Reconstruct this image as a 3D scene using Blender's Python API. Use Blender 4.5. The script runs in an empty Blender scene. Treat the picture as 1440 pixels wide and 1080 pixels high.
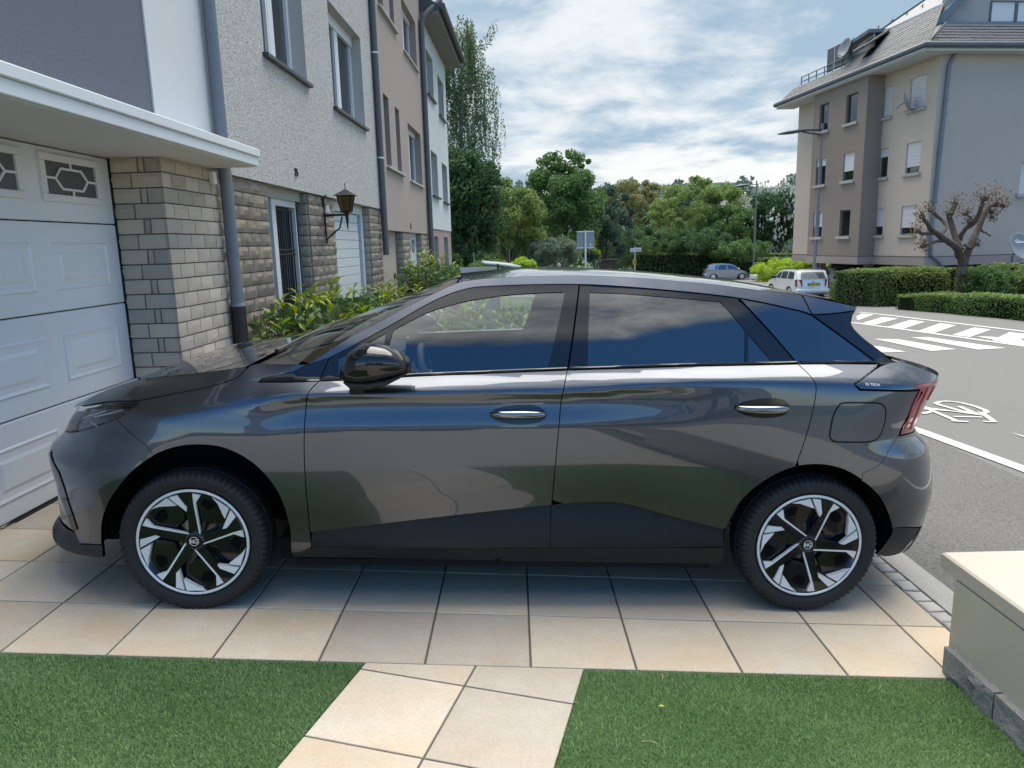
import bpy, bmesh, math, random
import numpy as np
from mathutils import Vector, Matrix
from mathutils.geometry import delaunay_2d_cdt, intersect_line_line_2d
random.seed(7); rng = np.random.default_rng(7)
SC = bpy.context.scene; COL = SC.collection
# ------------------------------------------------------------------ camera
F_PX = 1024.3292
R = np.array([[0.999662, 0.002298, -0.025911], [-0.025019, -0.187798, -0.981889], [-0.007122, 0.982205, -0.187677]])
CAM = np.array([-0.025043, -2.536801, 1.590987])
cam = bpy.data.cameras.new('camera'); camo = bpy.data.objects.new('camera', cam); COL.objects.link(camo)
cam.sensor_fit = 'HORIZONTAL'; cam.sensor_width = 36.0; cam.lens = F_PX * 36.0 / 1440.0
cam.clip_start = 0.05; cam.clip_end = 3000
mw = Matrix.Identity(4)
for i in range(3):
    mw[i][0] = R[0][i]; mw[i][1] = -R[1][i]; mw[i][2] = -R[2][i]; mw[i][3] = CAM[i]
camo.matrix_world = mw
SC.camera = camo
# ------------------------------------------------------------------ world, sun, exposure
SUN_EL, SUN_AZ = math.radians(72), math.radians(6)      # azimuth from +y (ahead) towards +x (right)
world = bpy.data.worlds.new('World'); SC.world = world; world.use_nodes = True
wn = world.node_tree; wn.nodes.clear()
def WN(t, **k):
    n = wn.nodes.new(t)
    for a, b in k.items(): setattr(n, a, b)
    return n
def wl(a, b): wn.links.new(a, b)
def wmath(op, a, b=None, c=None, clamp=False):
    n = WN('ShaderNodeMath', operation=op, use_clamp=clamp)
    for i, v in enumerate((a, b, c)):
        if v is None: continue
        if isinstance(v, (int, float)): n.inputs[i].default_value = v
        else: wl(v, n.inputs[i])
    return n.outputs[0]
def wrange(v, a, b, c, d, smooth=True):
    n = WN('ShaderNodeMapRange', interpolation_type='SMOOTHSTEP' if smooth else 'LINEAR')
    wl(v, n.inputs[0])
    for i, q in enumerate((a, b, c, d)): n.inputs[i + 1].default_value = q
    return n.outputs[0]
def wmix(f, a, b):
    n = WN('ShaderNodeMix', data_type='RGBA')
    if isinstance(f, (int, float)): n.inputs[0].default_value = f
    else: wl(f, n.inputs[0])
    for i, v in ((6, a), (7, b)):
        if isinstance(v, tuple): n.inputs[i].default_value = (*v, 1)
        else: wl(v, n.inputs[i])
    return n.outputs[2]
SKY_STRENGTH = 0.12
sky = WN('ShaderNodeTexSky', sky_type='NISHITA', sun_disc=False, sun_elevation=SUN_EL, sun_rotation=SUN_AZ, air_density=1.0, dust_density=0.6, ozone_density=2.3)
tc = WN('ShaderNodeTexCoord'); sp = WN('ShaderNodeSeparateXYZ'); wl(tc.outputs['Generated'], sp.inputs[0])
dx, dy, dz = sp.outputs
den = wmath('ADD', wmath('MAXIMUM', dz, 0.0), 0.20)
cb = WN('ShaderNodeCombineXYZ'); wl(wmath('DIVIDE', dx, den), cb.inputs[0]); wl(wmath('MULTIPLY', wmath('DIVIDE', dy, den), 1.1), cb.inputs[1])
def wnoise(scale, detail, rough, off, dist=0.0):
    m = WN('ShaderNodeMapping'); wl(cb.outputs[0], m.inputs[0]); m.inputs['Location'].default_value = off
    n = WN('ShaderNodeTexNoise'); wl(m.outputs[0], n.inputs['Vector'])
    n.inputs['Scale'].default_value = scale; n.inputs['Detail'].default_value = detail; n.inputs['Roughness'].default_value = rough; n.inputs['Distortion'].default_value = dist
    return n.outputs[0]
n_big = wnoise(0.50, 6, 0.54, (3.1, 1.7, 0.2), 0.35)
n_sh = wnoise(1.55, 7, 0.58, (9.3, 4.2, 1.0), 0.5)
n_fine = wnoise(4.6, 6, 0.58, (1.3, 7.7, 2.0), 0.3)
# broken stratocumulus over most of the sky, thinning to open blue low behind the viewer
clear = wmath('MULTIPLY', wrange(dy, -0.62, 0.0, 1.0, 0.0), wrange(dz, 0.66, 0.84, 1.0, 0.0))     # open blue low behind the viewer
thr = wmath('ADD', n_big, wmath('SUBTRACT', 0.19, wmath('MULTIPLY', clear, 0.49)))
thr = wmath('ADD', thr, wmath('MULTIPLY', wmath('SUBTRACT', n_fine, 0.5), 0.16))
cov = wrange(thr, 0.46, 0.62, 0.0, 1.0)
shade = wmath('ADD', wmath('MULTIPLY', n_sh, 0.62), wmath('MULTIPLY', n_fine, 0.38))
brt = wrange(shade, 0.41, 0.63, 0.0, 1.0)
k = 1.0 / SKY_STRENGTH
cl = wmix(brt, (0.132 * k, 0.176 * k, 0.218 * k), wmix(wrange(dz, .45, .95, 0, 1), (0.300 * k, 0.310 * k, 0.312 * k), (0.80 * k, 0.80 * k, 0.78 * k)))
low = wrange(dz, 0.0, 0.22, 0.75, 0.0)
cl = wmix(wmath('MULTIPLY', low, brt), cl, (0.38 * k, 0.375 * k, 0.345 * k))
hs = WN('ShaderNodeHueSaturation'); wl(sky.outputs[0], hs.inputs['Color']); hs.inputs['Saturation'].default_value = 1.3; hs.inputs['Value'].default_value = 0.85
skym = wmix(wrange(dy, -0.3, 0.4, 0.0, 0.6), hs.outputs[0], (0.125 * k, 0.195 * k, 0.285 * k))
skyc = wmix(wmath('MULTIPLY', cov, 0.94), skym, cl)
bg = WN('ShaderNodeBackground'); wl(skyc, bg.inputs[0]); bg.inputs[1].default_value = SKY_STRENGTH
wo = WN('ShaderNodeOutputWorld'); wl(bg.outputs[0], wo.inputs[0])
sl = bpy.data.lights.new('sun', 'SUN'); so = bpy.data.objects.new('sun', sl); COL.objects.link(so)
sl.energy = 2.1; sl.angle = math.radians(64); sl.color = (1.0, 0.94, 0.84)
sd = Vector((math.sin(SUN_AZ) * math.cos(SUN_EL), math.cos(SUN_AZ) * math.cos(SUN_EL), math.sin(SUN_EL)))
so.rotation_euler = sd.to_track_quat('Z', 'Y').to_euler(); so.location = (0, 0, 60)
SC.view_settings.view_transform = 'Standard'; SC.view_settings.look = 'None'; SC.view_settings.gamma = 1.0
SC.view_settings.exposure = 1.58; SC.view_settings.use_curve_mapping = False
SC.render.engine = 'CYCLES'
try:
    SC.cycles.use_denoising = True; SC.cycles.max_bounces = 8; SC.cycles.transparent_max_bounces = 16; SC.cycles.caustics_reflective = False; SC.cycles.caustics_refractive = False
except Exception: pass
# ------------------------------------------------------------------ picking points in the place: a picture ray meets a plane of known distance
def ray(px, py): return np.array([(px - 720) / F_PX, (py - 540) / F_PX, 1.0]) @ R
GX, GY, FY = 0.05494, 0.012118, 0.0257716
NRM = np.array([math.cos(FY), -math.sin(FY), 0]); TD = np.array([math.sin(FY), math.cos(FY), 0])
def sstep(a, b, x):
    t = min(max((x - a) / (b - a), 0), 1); return t * t * (3 - 2 * t)
def zT(x, y):                                   # terrain height
    lat = -GX * x if x < 1.9 else -GX * 1.9 - 0.012 * (min(x, 14) - 1.9)
    if x < -6: lat = GX * 6
    w = 1 - sstep(8, 20, y)
    lat = lat * (0.25 + 0.75 * w)
    if y < 4: zy = -GY * max(y, -6)
    elif y < 34: zy = -GY * 4 - 0.0405 * (y - 4)
    elif y < 75: zy = -GY * 4 - 0.0405 * 30 - 0.022 * (y - 34)
    else: zy = -GY * 4 - 0.0405 * 30 - 0.022 * 41
    return lat + zy
def on_ground(px, py, dz=0.0):
    d = ray(px, py); t = 1.0
    for _ in range(4000):
        q = CAM + d * t
        if q[2] < zT(q[0], q[1]) + dz: break
        t *= 1.004
    lo, hi = t / 1.004, t
    for _ in range(30):
        m = (lo + hi) / 2; q = CAM + d * m
        if q[2] < zT(q[0], q[1]) + dz: hi = m
        else: lo = m
    return CAM + d * hi
def on_facade(px, py, k):
    d = ray(px, py); t = (k - CAM @ NRM) / (d @ NRM); q = CAM + t * d; return q @ TD, q[2]
def at_y(px, py, y):
    d = ray(px, py); t = (y - CAM[1]) / d[1]; return CAM + t * d
# ------------------------------------------------------------------ objects
def tag(o, label=None, cat=None, group=None, kind=None):
    if label: o['label'] = label
    if cat: o['category'] = cat
    if group: o['group'] = group
    if kind: o['kind'] = kind
    return o
def link(name, me, parent=None, loc=None, rot=None):
    o = bpy.data.objects.new(name, me); COL.objects.link(o)
    if parent: o.parent = parent
    if loc is not None: o.location = loc
    if rot is not None: o.rotation_euler = rot
    return o
def empty(name, loc=(0, 0, 0), rz=0.0, **k):
    o = link(name, None, None, loc, (0, 0, rz)); o.empty_display_size = 0.2
    return tag(o, **k)
class MB:
    """collects verts/faces (with material slots) and becomes one mesh"""
    def __init__(s): s.v = []; s.f = []; s.m = []; s.mats = []
    def slot(s, mat):
        if mat not in s.mats: s.mats.append(mat)
        return s.mats.index(mat)
    def add(s, vs, fs, mat):
        b = len(s.v); s.v.extend([tuple(map(float, p)) for p in vs]); k_ = s.slot(mat)
        for f in fs: s.f.append([i + b for i in f]); s.m.append(k_)
        return s
    def box(s, c, d, mat, rz=0.0, bev=0.0):
        x, y, z = d[0] / 2, d[1] / 2, d[2] / 2
        if bev > 0:
            b = min(bev, x * .9, y * .9, z * .9); vs = []
            for zz, e in ((-z, b), (-z + b, 0), (z - b, 0), (z, b)):
                X, Y = x - e, y - e
                vs += [(-X + (b if e == 0 else 0) * 0, -Y, zz), (X, -Y, zz), (X, Y, zz), (-X, Y, zz)]
            fs = [(3, 2, 1, 0), (12, 13, 14, 15)]
            for r_ in range(3):
                for i in range(4):
                    a = r_ * 4 + i; bb = r_ * 4 + (i + 1) % 4
                    fs.append((a, bb, bb + 4, a + 4))
        else:
            vs = [(-x, -y, -z), (x, -y, -z), (x, y, -z), (-x, y, -z), (-x, -y, z), (x, -y, z), (x, y, z), (-x, y, z)]
            fs = [(3, 2, 1, 0), (4, 5, 6, 7), (0, 1, 5, 4), (1, 2, 6, 5), (2, 3, 7, 6), (3, 0, 4, 7)]
        cr, sr = math.cos(rz), math.sin(rz)
        return s.add([(c[0] + p[0] * cr - p[1] * sr, c[1] + p[0] * sr + p[1] * cr, c[2] + p[2]) for p in vs], fs, mat)
    def hull(s, lo, hi, mat):
        """8-corner solid: lo and hi are 4-point loops"""
        return s.add(list(lo) + list(hi), [(3, 2, 1, 0), (4, 5, 6, 7), (0, 1, 5, 4), (1, 2, 6, 5), (2, 3, 7, 6), (3, 0, 4, 7)], mat)
    def tube(s, pts, r, mat, n=8, caps=True):
        pts = [Vector(p) for p in pts]; rr = r if isinstance(r, (list, tuple)) else [r] * len(pts)
        vs, fs = [], []; up = None
        for i, p in enumerate(pts):
            d = (pts[min(i + 1, len(pts) - 1)] - pts[max(i - 1, 0)]).normalized()
            if up is None: up = d.orthogonal().normalized()
            a = (up - d * up.dot(d)).normalized(); up = a; b = d.cross(a)
            for j in range(n):
                t = 2 * math.pi * j / n; vs.append(p + (a * math.cos(t) + b * math.sin(t)) * rr[i])
        for i in range(len(pts) - 1):
            for j in range(n): fs.append((i * n + j, i * n + (j + 1) % n, (i + 1) * n + (j + 1) % n, (i + 1) * n + j))
        if caps: fs.append(tuple(range(n))[::-1]); fs.append(tuple(range((len(pts) - 1) * n, len(pts) * n)))
        return s.add(vs, fs, mat)
    def prism(s, poly, d, mat, flip=False):
        """polygon of 3D points extruded along vector d"""
        n = len(poly); d = np.array(d, float); P = [np.array(p, float) for p in poly]
        vs = P + [p + d for p in P]
        fs = [tuple(range(n))[::-1], tuple(range(n, 2 * n))] + [(i, (i + 1) % n, n + (i + 1) % n, n + i) for i in range(n)]
        return s.add(vs, fs, mat)
    def build(s, name, parent=None, smooth=None, loc=None, rot=None, fix=False):
        me = bpy.data.meshes.new(name); me.from_pydata(s.v, [], s.f)
        for m in s.mats: me.materials.append(m)
        me.polygons.foreach_set('material_index', s.m); me.update()
        if fix:
            b = bmesh.new(); b.from_mesh(me); bmesh.ops.recalc_face_normals(b, faces=b.faces); b.to_mesh(me); b.free()
        if smooth is not None:
            me.polygons.foreach_set('use_smooth', [True] * len(me.polygons))
            if smooth < 180: me.set_sharp_from_angle(angle=math.radians(smooth))
        return link(name, me, parent, loc, rot)
# ------------------------------------------------------------------ materials
def mat(name, col, rough=0.6, metal=0.0, spec=0.5, noise=None, bump=None, coat=0.0, coat_rough=0.03, trans=0.0, attr=None, bands=None, emis=None):
    """noise: (scale, amount[, second colour]); bump: (scale, strength, distance)"""
    m = bpy.data.materials.new(name); m.use_nodes = True; nt = m.node_tree; b = nt.nodes['Principled BSDF']
    b.inputs['Base Color'].default_value = (*col, 1); b.inputs['Roughness'].default_value = rough; b.inputs['Metallic'].default_value = metal
    b.inputs['Specular IOR Level'].default_value = spec
    if coat: b.inputs['Coat Weight'].default_value = coat; b.inputs['Coat Roughness'].default_value = coat_rough
    t = nt.nodes.new('ShaderNodeTexCoord'); L = nt.links.new; tco = t.outputs['Object']
    if name.endswith('_ri'):            # every piece gets its own stretch of the pattern
        oi_ = nt.nodes.new('ShaderNodeObjectInfo'); vm = nt.nodes.new('ShaderNodeVectorMath'); vm.operation = 'ADD'; L(tco, vm.inputs[0])
        ml = nt.nodes.new('ShaderNodeVectorMath'); ml.operation = 'SCALE'; ml.inputs[0].default_value = (37.0, 91.0, 53.0); L(oi_.outputs['Random'], ml.inputs['Scale']); L(ml.outputs[0], vm.inputs[1]); tco = vm.outputs[0]
    def nz(scale, det=6, rg=0.6, w=None):
        n = nt.nodes.new('ShaderNodeTexNoise'); L(tco, n.inputs['Vector']); n.inputs['Scale'].default_value = scale; n.inputs['Detail'].default_value = det; n.inputs['Roughness'].default_value = rg
        return n.outputs[0]
    out = None
    def mix(f, a, bcol, blend='MIX'):
        n = nt.nodes.new('ShaderNodeMix'); n.data_type = 'RGBA'; n.blend_type = blend
        if isinstance(f, float): n.inputs[0].default_value = f
        else: L(f, n.inputs[0])
        for i, v in ((6, a), (7, bcol)):
            if isinstance(v, tuple): n.inputs[i].default_value = (*v, 1)
            else: L(v, n.inputs[i])
        return n.outputs[2]
    def rng_(f, a, b_, c=0.0, d=1.0):
        n = nt.nodes.new('ShaderNodeMapRange'); L(f, n.inputs[0])
        for i, q in enumerate((a, b_, c, d)): n.inputs[i + 1].default_value = q
        return n.outputs[0]
    cur = tuple(col)
    if noise:
        for q in (noise if isinstance(noise, list) else [noise]):
            sc, am = q[0], q[1]; c2 = q[2] if len(q) > 2 else tuple(c * 0.55 for c in col)
            cur = mix(rng_(nz(sc), 0.35, 0.68, 0.0, am), cur, c2)
    if attr:
        a = nt.nodes.new('ShaderNodeAttribute'); a.attribute_name = attr[0]
        cur = mix(a.outputs['Fac'], cur, attr[1])
    if attr is None and name.endswith('_ri'):
        oi = nt.nodes.new('ShaderNodeObjectInfo'); h = nt.nodes.new('ShaderNodeHueSaturation')
        L(rng_(oi.outputs['Random'], 0, 1, 0.80, 1.18), h.inputs['Value']); L(rng_(oi.outputs['Random'], 0, 1, 0.85, 1.15), h.inputs['Saturation'])
        if isinstance(cur, tuple): h.inputs['Color'].default_value = (*cur, 1)
        else: L(cur, h.inputs['Color'])
        cur = h.outputs[0]
    if not isinstance(cur, tuple): L(cur, b.inputs['Base Color'])
    if bump:
        bs = bump if isinstance(bump, list) else [bump]; prev = None
        for (sc, st, di) in bs:
            bn = nt.nodes.new('ShaderNodeBump'); bn.inputs['Strength'].default_value = st; bn.inputs['Distance'].default_value = di
            L(nz(sc, 5, 0.65), bn.inputs['Height'])
            if prev: L(prev, bn.inputs['Normal'])
            prev = bn.outputs[0]
        L(prev, b.inputs['Normal'])
    if trans:
        tr = nt.nodes.new('ShaderNodeBsdfTranslucent'); ms = nt.nodes.new('ShaderNodeMixShader'); ms.inputs[0].default_value = trans
        if not isinstance(cur, tuple): L(cur, tr.inputs[0])
        else: tr.inputs[0].default_value = (*cur, 1)
        L(b.outputs[0], ms.inputs[1]); L(tr.outputs[0], ms.inputs[2]); L(ms.outputs[0], nt.nodes['Material Output'].inputs[0])
    if emis: b.inputs['Emission Color'].default_value = (*emis[0], 1); b.inputs['Emission Strength'].default_value = emis[1]
    return m
def glass_mat(name, tint=(0.8, 0.85, 0.85), ior=1.5, opaque=0.0, dark=(0.01, 0.012, 0.015), rough=0.0):
    m = bpy.data.materials.new(name); m.use_nodes = True; nt = m.node_tree; nt.nodes.clear(); L = nt.links.new
    out = nt.nodes.new('ShaderNodeOutputMaterial'); fr = nt.nodes.new('ShaderNodeFresnel'); fr.inputs[0].default_value = ior
    ge = nt.nodes.new('ShaderNodeNewGeometry'); mr = nt.nodes.new('ShaderNodeMapRange'); L(ge.outputs['Backfacing'], mr.inputs[0]); mr.inputs[3].default_value = ior; mr.inputs[4].default_value = 1 / ior; L(mr.outputs[0], fr.inputs[0])
    g = nt.nodes.new('ShaderNodeBsdfGlossy'); g.inputs['Roughness'].default_value = rough; g.inputs[0].default_value = (1, 1, 1, 1)
    tr = nt.nodes.new('ShaderNodeBsdfTransparent'); tr.inputs[0].default_value = (*tint, 1)
    df = nt.nodes.new('ShaderNodeBsdfDiffuse'); df.inputs[0].default_value = (*dark, 1)
    m1 = nt.nodes.new('ShaderNodeMixShader'); m1.inputs[0].default_value = opaque; L(tr.outputs[0], m1.inputs[1]); L(df.outputs[0], m1.inputs[2])
    m2 = nt.nodes.new('ShaderNodeMixShader'); L(fr.outputs[0], m2.inputs[0]); L(m1.outputs[0], m2.inputs[1]); L(g.outputs[0], m2.inputs[2])
    L(m2.outputs[0], out.inputs[0]); return m
# ================================================================== the parked hatchback
CM = np.array([[0.997265, 0.048941, -0.055383], [-0.049534, 0.998728, -0.009382], [0.054854, 0.012099, 0.998421]])
CO = np.array([-1.507346, 1.260446, 0.06754])
car = empty('parked_car', CO, label='dark grey five-door electric hatchback parked on the cream tiles before the white garage door', cat='car')
car.rotation_euler = Matrix([[CM[j][i] for j in range(3)] for i in range(3)]).to_euler()
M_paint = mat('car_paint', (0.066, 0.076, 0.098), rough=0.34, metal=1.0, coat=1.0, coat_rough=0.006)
M_paint.node_tree.nodes['Principled BSDF'].inputs['Coat IOR'].default_value = 1.62
M_gloss = mat('gloss_black', (0.006, 0.0065, 0.008), rough=0.07, spec=0.6)
M_black = mat('black_plastic', (0.012, 0.0125, 0.014), rough=0.55, bump=(400, 0.25, 0.0006))
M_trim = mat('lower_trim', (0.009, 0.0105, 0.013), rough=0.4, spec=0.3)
M_dark = mat('shadow_gap', (0.004, 0.004, 0.004), rough=0.9, spec=0.1)
M_well = mat('arch_liner', (0.009, 0.009, 0.01), rough=0.9, spec=0.2)
M_glassc = glass_mat('clear_car_glass', (0.78, 0.85, 0.86), ior=2.0)
M_glassd = glass_mat('privacy_glass', (0.10, 0.13, 0.16), ior=2.1, opaque=0.88, dark=(0.003, 0.004, 0.006))
M_chrome = mat('bright_metal', (0.62, 0.63, 0.65), rough=0.16, metal=1.0)
M_dchrome = mat('dark_chrome', (0.22, 0.225, 0.235), rough=0.14, metal=1.0)
M_silver = mat('machined_silver', (0.74, 0.75, 0.76), rough=0.38, metal=0.25)
M_tyre = mat('tyre_rubber', (0.010, 0.0105, 0.012), rough=0.7, bump=(180, 0.3, 0.001))
M_red = mat('red_lens', (0.22, 0.006, 0.012), rough=0.06, coat=1.0)
M_lens = glass_mat('headlight_lens', (0.88, 0.9, 0.9), ior=1.5)
M_int = mat('cabin_fabric', (0.03, 0.034, 0.042), rough=0.8)
M_pale = mat('pale_headliner', (0.30, 0.32, 0.34), rough=0.8)
M_disc = mat('brake_disc', (0.22, 0.22, 0.22), rough=0.35, metal=0.9)

def pchip(xs, ys, x):
    xs = np.asarray(xs, float); ys = np.asarray(ys, float); h = np.diff(xs); dlt = np.diff(ys) / h; n = len(xs); d = np.zeros(n)
    for i in range(1, n - 1):
        if dlt[i - 1] * dlt[i] > 0:
            w1 = 2 * h[i] + h[i - 1]; w2 = h[i] + 2 * h[i - 1]; d[i] = (w1 + w2) / (w1 / dlt[i - 1] + w2 / dlt[i])
    d[0] = dlt[0]; d[-1] = dlt[-1]
    x = np.clip(np.asarray(x, float), xs[0] - .4, xs[-1] + .4); i = np.clip(np.searchsorted(xs, x) - 1, 0, n - 2)
    t = (x - xs[i]) / h[i]
    r = (1 + 2 * t) * (1 - t) ** 2 * ys[i] + t * (1 - t) ** 2 * h[i] * d[i] + t * t * (3 - 2 * t) * ys[i + 1] + t * t * (t - 1) * h[i] * d[i + 1]
    r = np.where(x < xs[0], ys[0] + d[0] * (x - xs[0]), r); return np.where(x > xs[-1], ys[-1] + d[-1] * (x - xs[-1]), r)
# cross sections: x -> ten (height, half width) knots from the sill up to the belt
ST = [
 (-0.90, [.15, .19, .25, .33, .45, .58, .68, .74, .77, .82], [.80, .83, .85, .86, .87, .88, .88, .875, .868, .82]),
 (-0.60, [.15, .19, .25, .33, .45, .58, .68, .74, .77, .83], [.80, .83, .85, .86, .875, .885, .885, .878, .870, .82]),
 (-0.30, [.15, .20, .26, .35, .47, .60, .72, .80, .83, .893], [.83, .86, .88, .89, .903, .910, .905, .893, .884, .835]),
 (0.00, [.19, .26, .32, .38, .50, .64, .76, .84, .865, .948], [.84, .87, .885, .893, .905, .912, .908, .897, .889, .825]),
 (0.28, [.21, .27, .31, .36, .50, .64, .77, .88, .905, 1.015], [.85, .875, .885, .893, .908, .915, .912, .896, .893, .820]),
 (0.52, [.219, .262, .287, .358, .50, .65, .80, .925, .952, 1.012], [.845, .872, .884, .894, .910, .917, .912, .888, .895, .832]),
 (1.00, [.215, .262, .290, .424, .54, .67, .82, .942, .969, 1.041], [.840, .868, .886, .896, .910, .917, .912, .886, .895, .832]),
 (1.57, [.208, .262, .294, .497, .58, .69, .84, .960, .987, 1.077], [.840, .868, .888, .897, .908, .917, .913, .888, .897, .832]),
 (1.88, [.205, .262, .298, .499, .59, .70, .85, .985, 1.015, 1.092], [.840, .868, .888, .898, .909, .918, .913, .893, .899, .838]),
 (2.30, [.201, .262, .302, .395, .52, .70, .86, 1.000, 1.040, 1.112], [.840, .868, .885, .893, .908, .918, .913, .900, .896, .822]),
 (2.70, [.20, .26, .31, .39, .52, .70, .86, 1.00, 1.043, 1.127], [.84, .865, .88, .893, .909, .918, .912, .899, .890, .795]),
 (3.00, [.20, .26, .31, .39, .52, .70, .84, .98, 1.030, 1.128], [.84, .865, .88, .893, .908, .914, .905, .890, .880, .770]),
 (3.25, [.20, .26, .31, .39, .52, .68, .82, .96, 1.015, 1.095], [.84, .865, .88, .893, .908, .912, .90, .885, .876, .790]),
 (3.50, [.20, .26, .31, .39, .52, .68, .82, .96, 1.005, 1.050], [.84, .865, .88, .893, .905, .908, .90, .885, .876, .82]),
]
SX = [s[0] for s in ST]; SZ = np.array([s[1] for s in ST]); SW = np.array([s[2] for s in ST])
XF = ([.10, .15, .20, .26, .33, .45, .60, .68, .75, .80, .86, .92, .98, 1.05], [-.868, -.878, -.874, -.831, -.822, -.823, -.839, -.773, -.737, -.706, -.708, -.63, -.48, -.20])
XR = ([.15, .20, .25, .39, .50, .64, .72, .82, .90, 1.00, 1.06, 1.10, 1.14, 1.25, 1.40], [3.421, 3.45, 3.468, 3.495, 3.503, 3.484, 3.459, 3.381, 3.413, 3.462, 3.501, 3.516, 3.42, 3.36, 3.34])
from bisect import bisect_right
_cache = {}
def hprep(xs, ys):
    n = len(xs); h = [xs[i + 1] - xs[i] for i in range(n - 1)]; dl = [(ys[i + 1] - ys[i]) / h[i] for i in range(n - 1)]; d = [0.0] * n
    for i in range(1, n - 1):
        if dl[i - 1] * dl[i] > 0:
            w1 = 2 * h[i] + h[i - 1]; w2 = h[i] + 2 * h[i - 1]; d[i] = (w1 + w2) / (w1 / dl[i - 1] + w2 / dl[i])
    d[0] = dl[0]; d[-1] = dl[-1]; return (list(map(float, xs)), list(map(float, ys)), h, d)
def hev(T, x):
    xs, ys, h, d = T; n = len(xs)
    if x < xs[0]: return ys[0] + d[0] * (x - xs[0])
    if x > xs[-1]: return ys[-1] + d[-1] * (x - xs[-1])
    i = min(max(bisect_right(xs, x) - 1, 0), n - 2); t = (x - xs[i]) / h[i]
    return (1 + 2 * t) * (1 - t) ** 2 * ys[i] + t * (1 - t) ** 2 * h[i] * d[i] + t * t * (3 - 2 * t) * ys[i + 1] + t * t * (t - 1) * h[i] * d[i + 1]
TZ = [hprep(SX, [q[1][i] for q in ST]) for i in range(10)]; TW = [hprep(SX, [q[2][i] for q in ST]) for i in range(10)]
TF, TR = hprep(*XF), hprep(*XR)
def half_w(x, z):
    kx = round(float(x), 4); z = float(z)
    if kx not in _cache: _cache[kx] = hprep([hev(q, kx) for q in TZ], [hev(q, kx) for q in TW])
    T = _cache[kx]; zb, wb = T[0][-1], T[1][-1]
    if z <= zb: w = hev(T, z)
    else:
        g = sstep(0.18, 0.50, x); a = 1.0 * (1 - g) + 0.42 * g; b = 6.0 * (1 - g) + 0.46 * g; d = z - zb
        w = wb - a * d - b * d * d
    u = (x - hev(TF, min(z, 0.99))) / 0.80
    if u < 1: w *= max(0.0, 1 - (1 - max(u, 0.0)) ** 2.55) ** (1 / 2.55)
    u = (hev(TR, z) - x) / 0.62
    if u < 1: w *= max(0.0, 1 - (1 - max(u, 0.0)) ** 2.7) ** (1 / 2.7)
    return max(w, 0.001)
def end_cap(name, line_px, rear, m, parent, n=14, drop=None):
    """carries the flank's own surface round the car's end, from the given edge to the centre plane and across"""
    rows = []; nr = []; L_ = resample(PXS(line_px), 0.02, False)
    for i, (x, z) in enumerate(L_):
        dr = drop(z) if drop else 0.0; ze = z - dr; xe = hev(TR, ze) if rear else hev(TF, ze); row, nrow = [], []
        for j in range(n + 1):
            u = j / n; t = math.sin(u * math.pi / 2); zz = z - dr * t ** 1.5
            lim = hev(TR, zz) if rear else hev(TF, zz)
            xx = x + (xe - x) * t; xx = min(xx, lim - 1e-5) if rear else max(xx, lim + 1e-5)
            w0 = half_w(xx, zz) if j < n else 0.0
            row.append((xx, w0, zz)); nrow.append(grad_n(xx, zz) if j < n else np.array([1.0 if rear else -1.0, 0, 0]))
        rows.append([(p[0], -p[1], p[2]) for p in row] + [(p[0], p[1], p[2]) for p in row[::-1][1:]])
        nr.append([(p[0], -p[1], p[2]) for p in nrow] + [tuple(p) for p in nrow[::-1][1:]])
    o = skin_n(name, rows, m, parent); o.data.normals_split_custom_set_from_vertices([p for r_ in nr for p in r_]); return o
def grad_n(x, z, e=0.004):
    wx = (half_w(x + e, z) - half_w(x - e, z)) / (2 * e); wz = (half_w(x, z + e) - half_w(x, z - e)) / (2 * e)
    n_ = np.array([-wx, 1.0, -wz]); return n_ / np.linalg.norm(n_)
def grad_o(v, off, e=0.004):
    f_ = lambda x, z: half_w(x, z) + off(x, z)
    n_ = np.array([-(f_(v[0] + e, v[1]) - f_(v[0] - e, v[1])) / (2 * e), 1.0, -(f_(v[0], v[1] + e) - f_(v[0], v[1] - e)) / (2 * e)]); return n_ / np.linalg.norm(n_)
RO = CM @ (CAM - CO)
def car_ray(px, py): return CM @ ray(px, py)
def on_side(px, py):
    """picture ray meets the near flank -> (x, z)"""
    d = car_ray(px, py)
    def g(y):
        q = RO + (y - RO[1]) / d[1] * d; return -y - half_w(q[0], q[2]), q
    best = (9, None); y = -0.99; prev = None
    while y < -0.3:
        v, q = g(y)
        if prev is not None and v <= 0 < prev:
            lo, hi = y - 0.012, y
            for _ in range(24):
                m = (lo + hi) / 2; v, q = g(m)
                if v > 0: lo = m
                else: hi = m
            return np.array([q[0], q[2]])
        if v < best[0]: best = (v, q)
        prev = v; y += 0.012
    return np.array([best[1][0], best[1][2]])
def on_plane(px, py, y):
    d = car_ray(px, py); t = (y - RO[1]) / d[1]; return RO + t * d
def PXS(l): return [on_side(*p) for p in l]
def resample(poly, h, closed=True):
    P = [np.array(p, float) for p in poly]; out = []; n = len(P)
    for i in range(n if closed else n - 1):
        a, b = P[i], P[(i + 1) % n]; m = max(1, int(math.ceil(np.linalg.norm(b - a) / h)))
        for j in range(m): out.append(a + (b - a) * j / m)
    if not closed: out.append(P[-1])
    return out
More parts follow.
